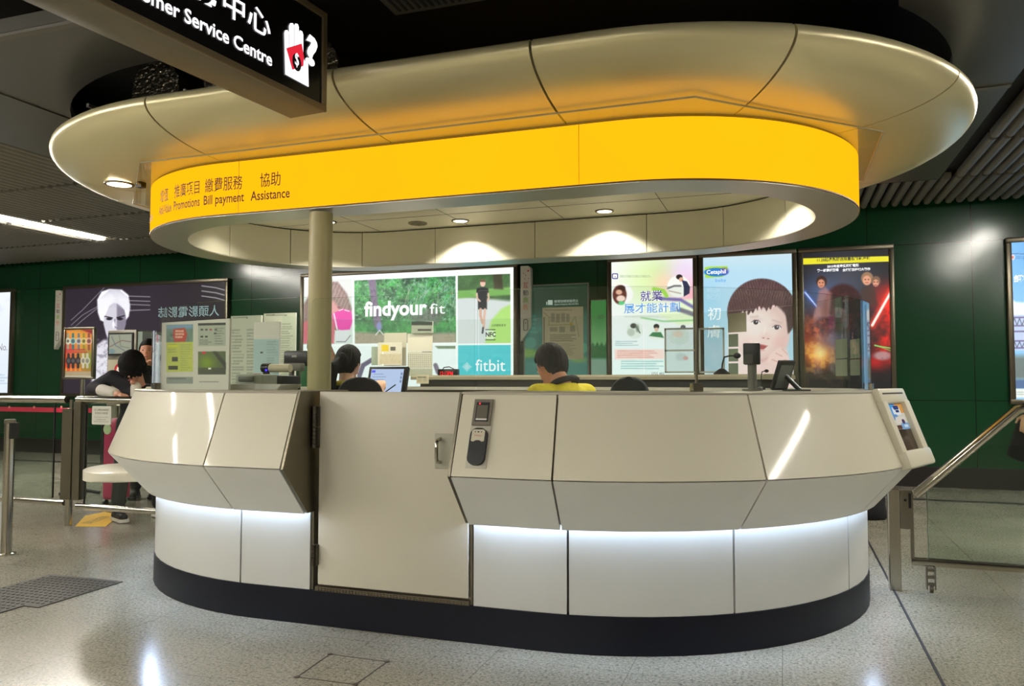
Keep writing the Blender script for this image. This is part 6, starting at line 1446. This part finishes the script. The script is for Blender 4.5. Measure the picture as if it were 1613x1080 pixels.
# office chairs inside the counter
def chair(label, cx, y, ztop, wid, face, mcol=(28, 26, 30), red=False):
    t = thing('office_chair', label, 'chair', (cx, y, 0), 'office chairs inside the counter')
    f = Vector((math.sin(face), math.cos(face), 0)); r_ = Vector((f.y, -f.x, 0)); m = mat('chair_cloth_%d' % mcol[0], mcol, 0.8, 0, .2, 50)
    o = Vector((cx, y, 0))
    b = B(); outl = rrect(wid, 0.62, 0.12, 6); prism(b, [o + r_ * u + UZ * (ztop - 0.31 + w) for u, w in outl], f * 0.07)
    bmesh.ops.bevel(b, geom=[e for e in b.edges if abs((e.verts[0].co - e.verts[1].co).dot(f)) < 1e-4 and len(e.link_faces) == 2], offset=0.02, segments=2, affect='EDGES', profile=0.5); obj('backrest', b, m, t, 40)
    b = B(); prism(b, [o + f * 0.32 + r_ * u + f * w + UZ * 0.44 for u, w in rrect(0.48, 0.46, 0.1, 5)], UZ * 0.08); obj('seat', b, m, t, 40)
    b = B(); tube(b, [o + f * 0.32 + UZ * 0.09, o + f * 0.32 + UZ * 0.44], 0.03, 12); tube(b, [o + f * 0.2 + UZ * 0.42, o - f * 0.02 + UZ * 0.44, o - f * 0.015 + UZ * (ztop - 0.4)], 0.022, 10); obj('column', b, M_BLACK, t, 40)
    b = B()
    for k in range(5):
        d = Vector((math.cos(2 * PI * k / 5), math.sin(2 * PI * k / 5), 0)); e = o + f * 0.32 + d * 0.27; tube(b, [o + f * 0.32 + UZ * 0.1, e + UZ * 0.07], 0.02, 8); ellipsoid(b, e + UZ * 0.029, (0.028, 0.028, 0.028), None, 10, 8)
    obj('base', b, M_BLACK, t, 40)
    if red:
        b = B(); prism(b, [o + r_ * u * 1.01 + UZ * (ztop - 0.31 + w) for u, w in [(-wid / 2 - 0.006, -0.2), (-wid / 2 + 0.03, -0.2), (-wid / 2 + 0.03, 0.2), (-wid / 2 - 0.006, 0.2)]], f * 0.06); obj('side_trim', b, mat('chair_red', (120, 30, 40), 0.7), t)
p = at_(990, 593, 5.2); chair('empty dark office chair with a red edge in front of the training poster', p.x, 5.2, p.z, 0.26, 0.0, (38, 44, 48), True)
# ================================================================== PEOPLE
def remeshed(name, bm, m, parent, voxel, smooth=2):
    """Fuse overlapping closed pieces into one continuous skin."""
    me = bpy.data.meshes.new('tmp'); bm.to_mesh(me); bm.free()
    o = bpy.data.objects.new('tmp', me); COL.objects.link(o)
    r_ = o.modifiers.new('r', 'REMESH'); r_.mode = 'VOXEL'; r_.voxel_size = voxel; r_.adaptivity = 0.0
    s_ = o.modifiers.new('s', 'SMOOTH'); s_.iterations = smooth; s_.factor = 0.5
    dg = bpy.context.evaluated_depsgraph_get(); out = bpy.data.meshes.new_from_object(o.evaluated_get(dg))
    bpy.data.objects.remove(o); bpy.data.meshes.remove(me)
    return finish(name, out, m, parent, 180)
def basis(fwd, up=(0, 0, 1)):
    f = Vector(fwd).normalized(); r_ = f.cross(Vector(up)).normalized(); u = r_.cross(f); return Matrix((r_, f, u)).transposed()
def head_into(bm, c, M, k=1.0):
    def shape(x, y, z):
        if z < 0:
            t = -z; x *= 1 - 0.38 * t * t - 0.1 * t; y = y * (1 - 0.12 * t) + 0.16 * t * max(0, y + 0.3) - 0.02 * t
        if y > 0: x *= 1 - 0.1 * y
        return x, y, z
    ellipsoid(bm, c, (0.076 * k, 0.095 * k, 0.118 * k), M, 24, 18, shape)
    P = lambda x, y, z: c + M @ (Vector((x, y, z)) * k)
    capsule(bm, P(0, 0.086, 0.018), P(0, 0.104, -0.022), 0.008 * k, 0.013 * k, 10)
    ellipsoid(bm, P(0, 0.094, -0.058), (0.024 * k, 0.012 * k, 0.011 * k), M, 12, 8)
    ellipsoid(bm, P(0, 0.078, -0.098), (0.024 * k, 0.02 * k, 0.018 * k), M, 12, 8)
    for sx in (-1, 1): ellipsoid(bm, P(sx * 0.077, -0.008, -0.005), (0.012 * k, 0.022 * k, 0.034 * k), M, 10, 8)
def hand_into(bm, wrist, d, palm_n, side, curl=0.5, k=1.0):
    """Palm, four unequal bent fingers and a thumb from the side of the palm."""
    d = Vector(d).normalized(); n = Vector(palm_n); n = (n - d * n.dot(d)).normalized(); s_ = d.cross(n).normalized() * side
    w = Vector(wrist); pc = w + d * 0.045 * k
    capsule(bm, w, pc, 0.024 * k, 0.032 * k, 14, 0.5, n); capsule(bm, pc - s_ * 0.016 * k, pc + d * 0.03 * k - s_ * 0.02 * k, 0.022 * k, 0.02 * k, 12, 0.6, n); capsule(bm, pc + s_ * 0.016 * k, pc + d * 0.03 * k + s_ * 0.02 * k, 0.022 * k, 0.02 * k, 12, 0.6, n)
    for off, L in ((-0.03, 0.062), (-0.01, 0.078), (0.011, 0.084), (0.031, 0.074)):
        p0 = pc + d * 0.035 * k + s_ * off * k; a = p0; dd = d
        for j, f in enumerate((0.45, 0.32, 0.23)):
            ang = curl * (0.5 + 0.5 * j); dd = (dd * math.cos(ang * 0.8) + n * math.sin(ang * 0.8)).normalized(); e = a + dd * L * f * k
            capsule(bm, a, e, (0.0092 - 0.0008 * j) * k, (0.0085 - 0.0008 * j) * k, 8); a = e
    t0_ = w + d * 0.03 * k + s_ * 0.03 * k; t1_ = t0_ + (d * 0.5 + s_ * 0.8 + n * 0.25).normalized() * 0.034 * k; t2_ = t1_ + (d * 0.8 + s_ * 0.35 + n * 0.4).normalized() * 0.03 * k
    capsule(bm, t0_, t1_, 0.013 * k, 0.011 * k, 10); capsule(bm, t1_, t2_, 0.0105 * k, 0.009 * k, 10)
def ring(c, u, v, a, b_, n=18): return [Vector(c) + u * a * math.cos(2 * PI * j / n) + v * b_ * math.sin(2 * PI * j / n) for j in range(n)]
def torso_into(bm, J, g=0.0, low=0.0, wmul=1.0):
    pe, nk = J['pe'], J['nk']; across = (J['rs'] - J['ls']); across.normalize()
    sx = (nk - pe); L = sx.length; ax = sx.normalized(); across = (across - ax * across.dot(ax)).normalized(); fr = ax.cross(across)
    hip = (J['rh'] - J['lh']).normalized() if (J['rh'] - J['lh']).length > 0.01 else across; hip = (hip - ax * hip.dot(ax)).normalized(); frh = ax.cross(hip)
    bend = J.get('bend', Vector((0, 0, 0)))
    secs = []
    for f, w, d, mixh in ((-0.10 - low, 0.150, 0.105, 0), (0.0, 0.168, 0.118, 0), (0.22, 0.150, 0.105, 0.3), (0.45, 0.152, 0.108, 0.6), (0.68, 0.172, 0.118, 1), (0.84, 0.172, 0.105, 1), (0.93, 0.120, 0.085, 1), (1.0, 0.062, 0.062, 1)):
        c = pe + sx * f + bend * math.sin(PI * max(0, min(1, f))); u = hip.lerp(across, mixh).normalized(); v = frh.lerp(fr, mixh).normalized()
        secs.append(ring(c, u, v, (w * wmul + g), (d * wmul + g)))
    loft(bm, secs)
def person(label, J, top, trousers, shoes, hair, loc, skin=(214, 166, 136), hand=('l', 'r'), hairstyle='short', sleeve=1.0, curl=(0.5, 0.5), coat=0.0, voxel=0.0085, hk=1.0, palms=None, wmul=1.0, group=None, tname='jacket'):
    J = {k: Vector(v) for k, v in J.items()}
    t = thing('person', label, 'person', loc, group)
    M = basis(J['fw'], J.get('up', Vector((0, 0, 1)))); hd = J['hd']; sk = mat('skin_%d' % skin[0], skin, 0.5, 0, 0.05, 20)
    b = B(); head_into(b, hd, M, hk)
    capsule(b, J['nk'] - (J['nk'] - J['pe']).normalized() * 0.03, hd + M @ Vector((0, -0.022, -0.06)) * hk, 0.056, 0.05)
    torso_into(b, J, -0.012, 0, wmul)
    palms = palms or {}
    for sd, sg in (('l', -1), ('r', 1)):
        S_, E_, W_ = J[sd + 's'], J[sd + 'e'], J[sd + 'w']
        capsule(b, J['nk'].lerp(S_, 0.35) - UZ * 0.03, S_, 0.055, 0.052); capsule(b, S_, E_, 0.048, 0.038); capsule(b, E_, W_, 0.038, 0.026)
        d = (W_ - E_).normalized(); pn = palms.get(sd, Vector((0, 0, -1))); hand_into(b, W_, d, pn, sg, curl[0 if sd == 'l' else 1])
        H_, K_, A_ = J[sd + 'h'], J[sd + 'k'], J[sd + 'a']
        capsule(b, H_, K_, 0.076, 0.05); capsule(b, K_, A_, 0.05, 0.034)
        ft = J.get(sd + 't', A_ + M @ Vector((0, 0.13, 0)) * 1.0); ft = Vector((ft.x, ft.y, A_.z - 0.045)); capsule(b, A_ - UZ * 0.03, A_.lerp(ft, 0.6) - UZ * 0.02, 0.024, 0.016, 12, 0.8, (0, 0, 1))
    body = remeshed('body', b, sk, t, voxel, 2)
    # face
    P = lambda x, y, z: hd + M @ (Vector((x, y, z)) * hk)
    for sx in (-1, 1):
        b = B(); ellipsoid(b, P(sx * 0.031, 0.080, 0.008), (0.014 * hk, 0.007 * hk, 0.0075 * hk), M, 12, 8); e = obj('eye', b, mat('eye_white', (226, 220, 212), 0.25), t, 60)
        b = B(); ellipsoid(b, P(sx * 0.031, 0.0858, 0.008), (0.0065 * hk, 0.003 * hk, 0.0065 * hk), M, 10, 8); obj('iris', b, mat('eye_dark', (34, 22, 18), 0.15), e, 60)
    b = B(); ellipsoid(b, P(0, 0.1025, -0.058), (0.020 * hk, 0.006 * hk, 0.006 * hk), M, 12, 8); obj('mouth', b, mat('lip', (176, 96, 88), 0.5), t, 60)
    # hair
    b = B()
    def cap(x, y, z):
        if y > 0.30 and z < 0.42 - 0.1 * abs(x): k_ = 0.72; return x * k_, y * k_, z * k_
        if y > -0.15 and z < -0.30: return x * 0.7, y * 0.7, z * 0.7
        if z < -0.8: return x * 0.75, y * 0.8, -0.8
        return x, y, z
    ellipsoid(b, P(0, -0.012, 0.014), (0.090 * hk, 0.108 * hk, 0.122 * hk), M, 30, 22, cap)
    if hairstyle == 'bowl':
        ellipsoid(b, P(0, -0.004, 0.03), (0.099 * hk, 0.114 * hk, 0.106 * hk), M, 26, 16, lambda x, y, z: (x, y, max(z, -0.38)))
        for k in range(30):
            an = -1.9 + 3.8 * k / 29 + 0.05 * math.sin(k * 7.3); L_ = 0.022 + 0.02 * ((k * 37) % 11) / 11
            rx, ry = 0.093 * math.sin(an), -0.004 + 0.106 * math.cos(an)
            capsule(b, P(rx, ry, -0.005), P(rx * 1.02 + 0.006 * math.sin(k * 3.1), ry * 1.02, -0.012 - L_), 0.0115 * hk, 0.005 * hk, 8)
    for sx in (-1, 1): capsule(b, P(sx * 0.018, 0.088, 0.029), P(sx * 0.044, 0.079, 0.030), 0.0045 * hk, 0.0035 * hk, 8)
    hm = mat('hair_%d' % hair[0], tuple(int(v * 0.7) for v in hair), 0.7, 0, 0.5, 110, bump=0.6, stretch=(1, 1, 0.15), spec=0.22)
    ho = remeshed('hair', b, hm, t, 0.006, 2)
    for v in ho.data.vertices:
        q = M.transposed() @ (v.co - hd)
        v.co += v.normal * (0.0035 * noise.noise(Vector((math.atan2(q.x, q.y) * 14, q.z * 9, q.length * 30))) + 0.0012 * noise.noise(Vector((math.atan2(q.x, q.y) * 45, q.z * 14, 0))))
    if hairstyle == 'ponytail':
        b = B(); a0 = P(0, -0.118, 0.005); pts = [a0, a0 + M @ Vector((-0.015, -0.04, -0.05)), a0 + M @ Vector((-0.025, -0.05, -0.14)), a0 + M @ Vector((-0.02, -0.035, -0.24)), a0 + M @ Vector((-0.01, -0.02, -0.33))]
        for p_, q_, ra, rb in zip(pts, pts[1:], (0.026, 0.04, 0.042, 0.034), (0.04, 0.042, 0.034, 0.012)): capsule(b, p_, q_, ra, rb)
        ellipsoid(b, P(0, -0.075, 0.0), (0.07, 0.06, 0.08), M); remeshed('ponytail', b, hm, t, 0.008, 2)
        b = B(); pts = [a0 + M @ Vector((0.031 * math.cos(q), 0.004, 0.031 * math.sin(q))) for q in np.linspace(0, 2 * PI, 15)]; tube(b, pts, 0.007, 8, False); obj('hair_tie', b, M_WHITE, t, 60)
    # clothes
    b = B(); torso_into(b, J, 0.012, coat, wmul)
    for sd in 'lr':
        S_, E_, W_ = J[sd + 's'], J[sd + 'e'], J[sd + 'w']
        capsule(b, J['nk'].lerp(S_, 0.4) - UZ * 0.035, S_, 0.068, 0.066); e1 = S_.lerp(E_, min(1, sleeve * 2)); capsule(b, S_, e1, 0.064, 0.054)
        if sleeve > 0.5: capsule(b, E_, E_.lerp(W_, (sleeve - 0.5) * 2), 0.054, 0.042)
    if coat:
        for sd in 'lr': capsule(b, J[sd + 'h'], J[sd + 'h'].lerp(J[sd + 'k'], coat), 0.115, 0.12)
    tm = top if not isinstance(top, tuple) else mat('cloth_%d_%d_%d' % top, top, 0.8, 0, 0.18, 40)
    tp = remeshed(tname, b, tm, t, 0.011, 2)
    b = B(); ax = (J['nk'] - J['pe']).normalized(); ellipsoid(b, J['pe'] - ax * 0.02, (0.155 * wmul, 0.12 * wmul, 0.13), basis((J['rh'] - J['lh']).cross(Vector((0, 0, 1))) * -1 if (J['rh'] - J['lh']).length > .01 else J['fw']), 20, 14)
    for sd in 'lr':
        H_, K_, A_ = J[sd + 'h'], J[sd + 'k'], J[sd + 'a']; capsule(b, H_, K_, 0.092, 0.068); capsule(b, K_, K_.lerp(A_, 0.93), 0.068, 0.058)
    remeshed('trousers', b, mat('cloth_%d_%d_%d' % trousers, trousers, 0.85, 0, 0.15, 40), t, 0.012, 2)
    for sd in 'lr':
        A_ = J[sd + 'a']; ft = J.get(sd + 't', A_ + M @ Vector((0, 0.14, 0))); d = Vector((ft.x - A_.x, ft.y - A_.y, 0)).normalized(); z = A_.z - 0.055
        b = B(); capsule(b, Vector((A_.x, A_.y, z)) - d * 0.03, Vector((A_.x, A_.y, z - 0.003)) + d * 0.15, 0.041, 0.036, 14, 1.0); capsule(b, A_ - UZ * 0.02, Vector((A_.x, A_.y, z)) + d * 0.05, 0.042, 0.04)
        sm = mat('shoe_%d' % shoes[0], shoes, 0.5, 0, 0.3, 70); sh = remeshed('shoe', b, sm, t, 0.008, 2)
        b = B(); prism(b, [Vector((A_.x, A_.y, z - 0.041)) + d * (0.06 + u) + Vector((-d.y, d.x, 0)) * w for u, w in rrect(0.27, 0.088, 0.042, 6)], (0, 0, 0.026)); obj('sole', b, mat('sole_pale', (206, 202, 190), 0.6) if shoes[1] > 0 else M_BLACK, sh, 40)
    return t, M, P
def legs_standing(J, px=0.09, f=(0, 1, 0)):
    return J
def A(px, py, y): return ony(px, py, y)

# customer leaning on the left end of the counter
base = onz(186, 821, 0.0); y0 = base.y
la = Vector((base.x - 0.03, y0 + 0.02, 0.105)); ra_ = Vector((base.x + 0.17, y0 + 0.28, 0.105))
hips = Vector((base.x + 0.06, y0 + 0.16, 0.84))
hdp = A(209, 577, y0 - 0.05); nk = A(209, 606, y0 + 0.02) + Vector((0.02, 0.05, 0))
J = dict(hd=hdp, fw=(0.35, -0.72, -0.55), up=(0.1, -0.35, 0.9), nk=nk, pe=hips + Vector((0, 0, 0.04)), ls=A(178, 594, y0 + 0.0), rs=nk + Vector((0.19, 0.08, -0.06)),
         lh=hips + Vector((-0.09, -0.05, 0)), rh=hips + Vector((0.09, 0.05, 0)), lk=Vector((la.x + 0.01, la.y + 0.03, 0.48)), rk=Vector((ra_.x, ra_.y, 0.48)), la=la, ra=ra_, lt=la + Vector((0.2, -0.1, 0)), rt=ra_ + Vector((0.2, -0.08, 0)))
J['le'] = A(147, 611, y0 - 0.05); J['lw'] = A(187, 621, y0 - 0.2); J['re'] = nk + Vector((0.27, -0.02, -0.27)); J['rw'] = nk + Vector((0.33, -0.24, -0.20))
# the shoulder belongs to his right arm in the picture's left
t, M, P = person('person in a dark checked jacket leaning over the left end of the counter', J, mat('dark_check', (34, 33, 40), 0.85, 0, 0.5, 16), (40, 40, 40), (24, 24, 28), (16, 14, 16), (base.x, y0, 0), hairstyle='bowl', sleeve=0.82, hk=1.08, skin=(206, 152, 124))
b = B(); E_, W_ = Vector(J['le']), Vector(J['lw']); capsule(b, E_.lerp(W_, 0.36), E_.lerp(W_, 0.84), 0.052, 0.045); obj('shirt_cuff', b, mat('cuff_white', (206, 202, 190), 0.8), t, 60)
b = B(); n_ = nk; capsule(b, n_ + Vector((0.05, -0.085, -0.02)), n_ + Vector((0.07, -0.10, -0.22)), 0.05, 0.05, 14, 0.7, (0, 1, 0)); obj('shirt', b, MATS['cuff_white'], t, 60)
# woman peeking from behind him
yb = 6.5; hd = A(233.5, 553, yb); x, z = hd.x, hd.z
def stander(x, y, zh, f, wid=0.17, dz=0.0):
    """Joints of a plainly standing figure whose head centre is at height zh, facing f."""
    f = Vector(f).normalized(); r_ = Vector((f.y, -f.x, 0)); s_ = zh / 1.56; o = Vector((x, y, 0))
    q = lambda a, fw_, z_: o + r_ * a * s_ + f * fw_ * s_ + UZ * z_ * s_
    J = dict(hd=o + UZ * zh, fw=f, nk=q(0, -0.03, 1.40), pe=q(0, 0, 0.92), ls=q(-wid, -0.02, 1.33), rs=q(wid, -0.02, 1.33), le=q(-wid - 0.06, -0.03, 1.05), re=q(wid + 0.06, -0.03, 1.05), lw=q(-wid - 0.05, 0.08, 0.82), rw=q(wid + 0.05, 0.08, 0.82),
             lh=q(-0.09, 0, 0.86), rh=q(0.09, 0, 0.86), lk=q(-0.1, 0.02, 0.48), rk=q(0.1, 0.02, 0.48), la=q(-0.1, -0.02, 0), ra=q(0.1, -0.02, 0))
    for k in ('la', 'ra'): J[k].z = 0.105
    for k, a in (('lt', 'la'), ('rt', 'ra')): J[k] = J[a] + f * 0.14
    return J
J = stander(x, yb, z, (0.5, -0.85, 0)); J['rw'] = A(230, 578, yb - 0.22); J['re'] = Vector(J['rs']) + Vector((0.06, -0.12, -0.24)); J['lw'] = A(226, 581, yb - 0.2); J['le'] = Vector(J['ls']) + Vector((-0.02, -0.16, -0.24))
person('person with dark hair in black, half hidden behind the leaning customer, hands near the mouth', J, (30, 28, 30), (36, 34, 36), (24, 0, 24), (22, 18, 18), (x, yb, 0), hairstyle='short', curl=(1.0, 1.0), skin=(222, 160, 132))
# person in a bright green vest behind the notice holder
yb = 6.75; hd = A(352, 521, yb); J = stander(hd.x, yb, hd.z, (0.1, -1, 0), 0.2)
t, M, P = person('person in a lime green reflective vest standing behind the notice holder', J, (150, 186, 30), (34, 36, 40), (26, 0, 26), (24, 22, 24), (hd.x, yb, 0), sleeve=0.75, wmul=1.12, tname='vest')
b = B(); s0 = Vector(J['ls']); capsule(b, A(337, 551, yb - 0.17), A(362, 590, yb - 0.17), 0.03, 0.03, 10, 0.5, (0, 1, 0)); obj('strap', b, M_BLACKC, t, 60)
# person in green with a raised arm, behind the column
yb = 6.85; hd = A(497, 548, yb); J = stander(hd.x, yb, hd.z, (0.15, -1, 0), 0.16)
J['ls'] = A(519, 572, yb); J['le'] = A(530, 577, yb - 0.06); J['lw'] = A(516, 541, yb - 0.12); nkx = A(503, 568, yb); J['nk'] = Vector((nkx.x, yb, nkx.z))
J['ls'], J['rs'] = Vector(J['ls']), Vector(J['nk']) * 2 - Vector(J['ls']); J['rs'].z = J['ls'].z
J['re'] = J['rs'] + Vector((-0.05, -0.02, -0.27)); J['rw'] = J['rs'] + Vector((-0.03, -0.1, -0.48))
J2 = dict(J); J2['ls'], J2['rs'] = J['rs'], J['ls']; J2['le'], J2['re'] = J['re'], J['le']; J2['lw'], J2['rw'] = J['rw'], J['lw']
person('person in a green shirt with one bare forearm raised, mostly behind the column', J2, (20, 104, 56), (40, 44, 60), (28, 0, 28), (26, 20, 18), (hd.x, yb, 0), sleeve=0.42, palms={'r': Vector((0, -1, 0)), 'l': Vector((0, 0, -1))}, tname='shirt')
# seated woman with a ponytail
ys = 4.95; hd = A(550, 572, ys); f = Vector((0.02, 1.0, 0)).normalized(); r_ = Vector((f.y, -f.x, 0)); o = Vector((hd.x + 0.02, ys, 0)) - f * 0.05
q = lambda a, fw_, z_: o + r_ * a + f * fw_ + UZ * z_
J = dict(hd=hd, fw=f + Vector((0.06, 0, -0.12)), nk=q(0, -0.02, hd.z - 0.155), pe=q(0, -0.02, 0.60), ls=q(-0.17, -0.02, hd.z - 0.24), rs=q(0.17, -0.02, hd.z - 0.24), le=q(-0.2, 0.10, 0.86), re=q(0.21, 0.10, 0.90), lw=q(-0.12, 0.26, 1.0), rw=A(600, 619, 5.12),
         lh=q(-0.09, 0.02, 0.585), rh=q(0.09, 0.02, 0.585), lk=q(-0.1, 0.42, 0.57), rk=q(0.1, 0.42, 0.57), la=q(-0.1, 0.40, 0.105), ra=q(0.1, 0.40, 0.105))
J['lt'] = J['la'] + f * 0.14; J['rt'] = J['ra'] + f * 0.14
t, M, P = person('person with a black ponytail seated at the touch screen', J, (26, 24, 30), (34, 32, 38), (22, 0, 22), (14, 13, 15), (o.x, o.y, 0), hairstyle='ponytail', sleeve=0.85, curl=(0.5, 0.9), tname='shirt')
b = B(); capsule(b, J['nk'] + f * -0.045 - r_ * 0.04 + UZ * 0.012, J['nk'] - f * 0.03 + r_ * 0.06 + UZ * 0.014, 0.026, 0.026, 12, 0.8, (0, 0, 1)); capsule(b, J['nk'] + r_ * 0.065 + UZ * 0.01, J['nk'] + r_ * 0.05 + f * 0.05 - UZ * 0.005, 0.022, 0.02, 12); obj('collar', b, mat('collar_yellow', (206, 190, 50), 0.7), t, 60)
p = A(568, 594, 4.62); chair('dark office chair with the seated woman in it', p.x, 4.62, p.z, 0.30, math.atan2(o.x - p.x, 0.42), (26, 24, 28)); pw = Vector(J['rw']); b = B(); tube(b, [pw + Vector((-0.005, 0.055, 0.0)), pw + Vector((0.075, 0.085, 0.062))], 0.0045, 8); tag(obj('pen', b, M_BLACK, None, 40), 'thin dark pen held at the lit touch screen', 'pen')
# seated man in a yellow shirt
ys = 4.7; hd = A(868, 576, ys); f = Vector((-0.75, 0.55, 0)).normalized(); r_ = Vector((f.y, -f.x, 0)); o = Vector((hd.x + 0.12, ys - 0.06, 0))
q = lambda a, fw_, z_: o + r_ * a + f * fw_ + UZ * z_
nk = A(889, 606, ys - 0.06)
J = dict(hd=hd, fw=f + Vector((0, 0, -0.62)), nk=nk, pe=q(0, -0.12, 0.60), ls=nk - r_ * 0.19 - UZ * 0.055 + f * 0.02, rs=nk + r_ * 0.19 - UZ * 0.055 + f * 0.02, le=q(-0.24, 0.14, 0.90), re=q(0.24, 0.14, 0.90), lw=q(-0.14, 0.34, 1.01), rw=q(0.14, 0.34, 1.01),
         lh=q(-0.09, -0.06, 0.585), rh=q(0.09, -0.06, 0.585), lk=q(-0.1, 0.36, 0.57), rk=q(0.1, 0.36, 0.57), la=q(-0.1, 0.36, 0.105), ra=q(0.1, 0.36, 0.105))
J['lt'] = J['la'] + f * 0.14; J['rt'] = J['ra'] + f * 0.14
t, M, P = person('person in a yellow shirt with short black hair looking down behind the counter', J, (232, 214, 40), (34, 34, 40), (30, 0, 30), (15, 14, 16), (o.x, o.y, 0), hairstyle='short', sleeve=0.4, hk=1.08, tname='shirt', skin=(196, 136, 106))
b = B(); pts = [nk + (r_ * math.cos(a) * 0.075 + f * math.sin(a) * 0.075) + UZ * (0.012 - 0.03 * math.sin(a)) for a in np.linspace(0, 2 * PI, 17)]; tube(b, pts, 0.019, 8, False); obj('collar', b, M_BLACKC, t, 60)
p0 = o; chair('dark office chair under the person in the yellow shirt', o.x + 0.2, o.y - 0.16, 1.0, 0.36, math.atan2(f.x, f.y), (24, 24, 28))
# black bag on the floor behind the right end of the counter
fo = onz(1392, 821, 0.0)
t = thing('floor_bag', 'soft black bag on the floor between the counter and the gate post', 'bag', (fo.x, fo.y, 0))
b = B(); secs = []
for z, w, d, dx in ((0.0, 0.15, 0.1, 0.0), (0.03, 0.17, 0.12, 0.0), (0.12, 0.16, 0.12, -0.01), (0.22, 0.2, 0.11, -0.05), (0.32, 0.2, 0.07, -0.09), (0.36, 0.14, 0.03, -0.1)): secs.append(ring((fo.x - 0.12 + dx, fo.y + 0.12, z), Vector((1, 0, 0)), Vector((0, 1, 0)), w, d, 20))
loft(b, secs); obj('bag_body', b, M_BLACKC, t, 60)
b = B(); tube(b, [(fo.x - 0.28, fo.y + 0.12, 0.35), (fo.x - 0.26, fo.y + 0.12, 0.44), (fo.x - 0.18, fo.y + 0.12, 0.44), (fo.x - 0.16, fo.y + 0.12, 0.35)], 0.01, 8); obj('bag_handle', b, M_BLACK, t, 60)
# passer-by just outside the right picture edge, the bag at their side showing
yb = 6.0; pb = A(1692, 600, yb); J = stander(pb.x, yb, 1.52, (1, 0.1, 0)); J['lw'] = A(1622, 650, yb - 0.02) ; J['le'] = Vector(J['ls']).lerp(Vector(J['lw']), 0.5) + Vector((-0.03, 0.05, 0))
person('person in a black coat walking just past the right picture edge', J, (26, 25, 26), (28, 28, 30), (23, 0, 23), (20, 18, 18), (pb.x, yb, 0), tname='coat')
ht = A(1622, 660, yb - 0.02)
t = thing('hand_bag', 'black hand bag carried at the right picture edge below the blue poster', 'bag', (ht.x, yb, 0.6))
p0 = A(1606, 660, yb); p1 = A(1587, 718, yb); p2 = A(1606, 727, yb); p3 = A(1655, 720, yb); p4 = A(1640, 655, yb)
b = B(); prism(b, [Vector((p.x, yb - 0.06, p.z)) for p in (p0, p1, p2, p3, p4)], (0, 0.12, 0)); bmesh.ops.bevel(b, geom=b.edges[:], offset=0.02, segments=2, affect='EDGES', profile=0.5); obj('bag_body', b, M_BLACKC, t, 40)
b = B(); tube(b, [(p0.x + 0.03, yb, p0.z - 0.01), (ht.x - 0.03, yb, ht.z + 0.07), (ht.x + 0.03, yb, ht.z + 0.07), (p4.x - 0.03, yb, p4.z - 0.01)], 0.008, 8); obj('bag_handle', b, M_BLACK, t, 40)
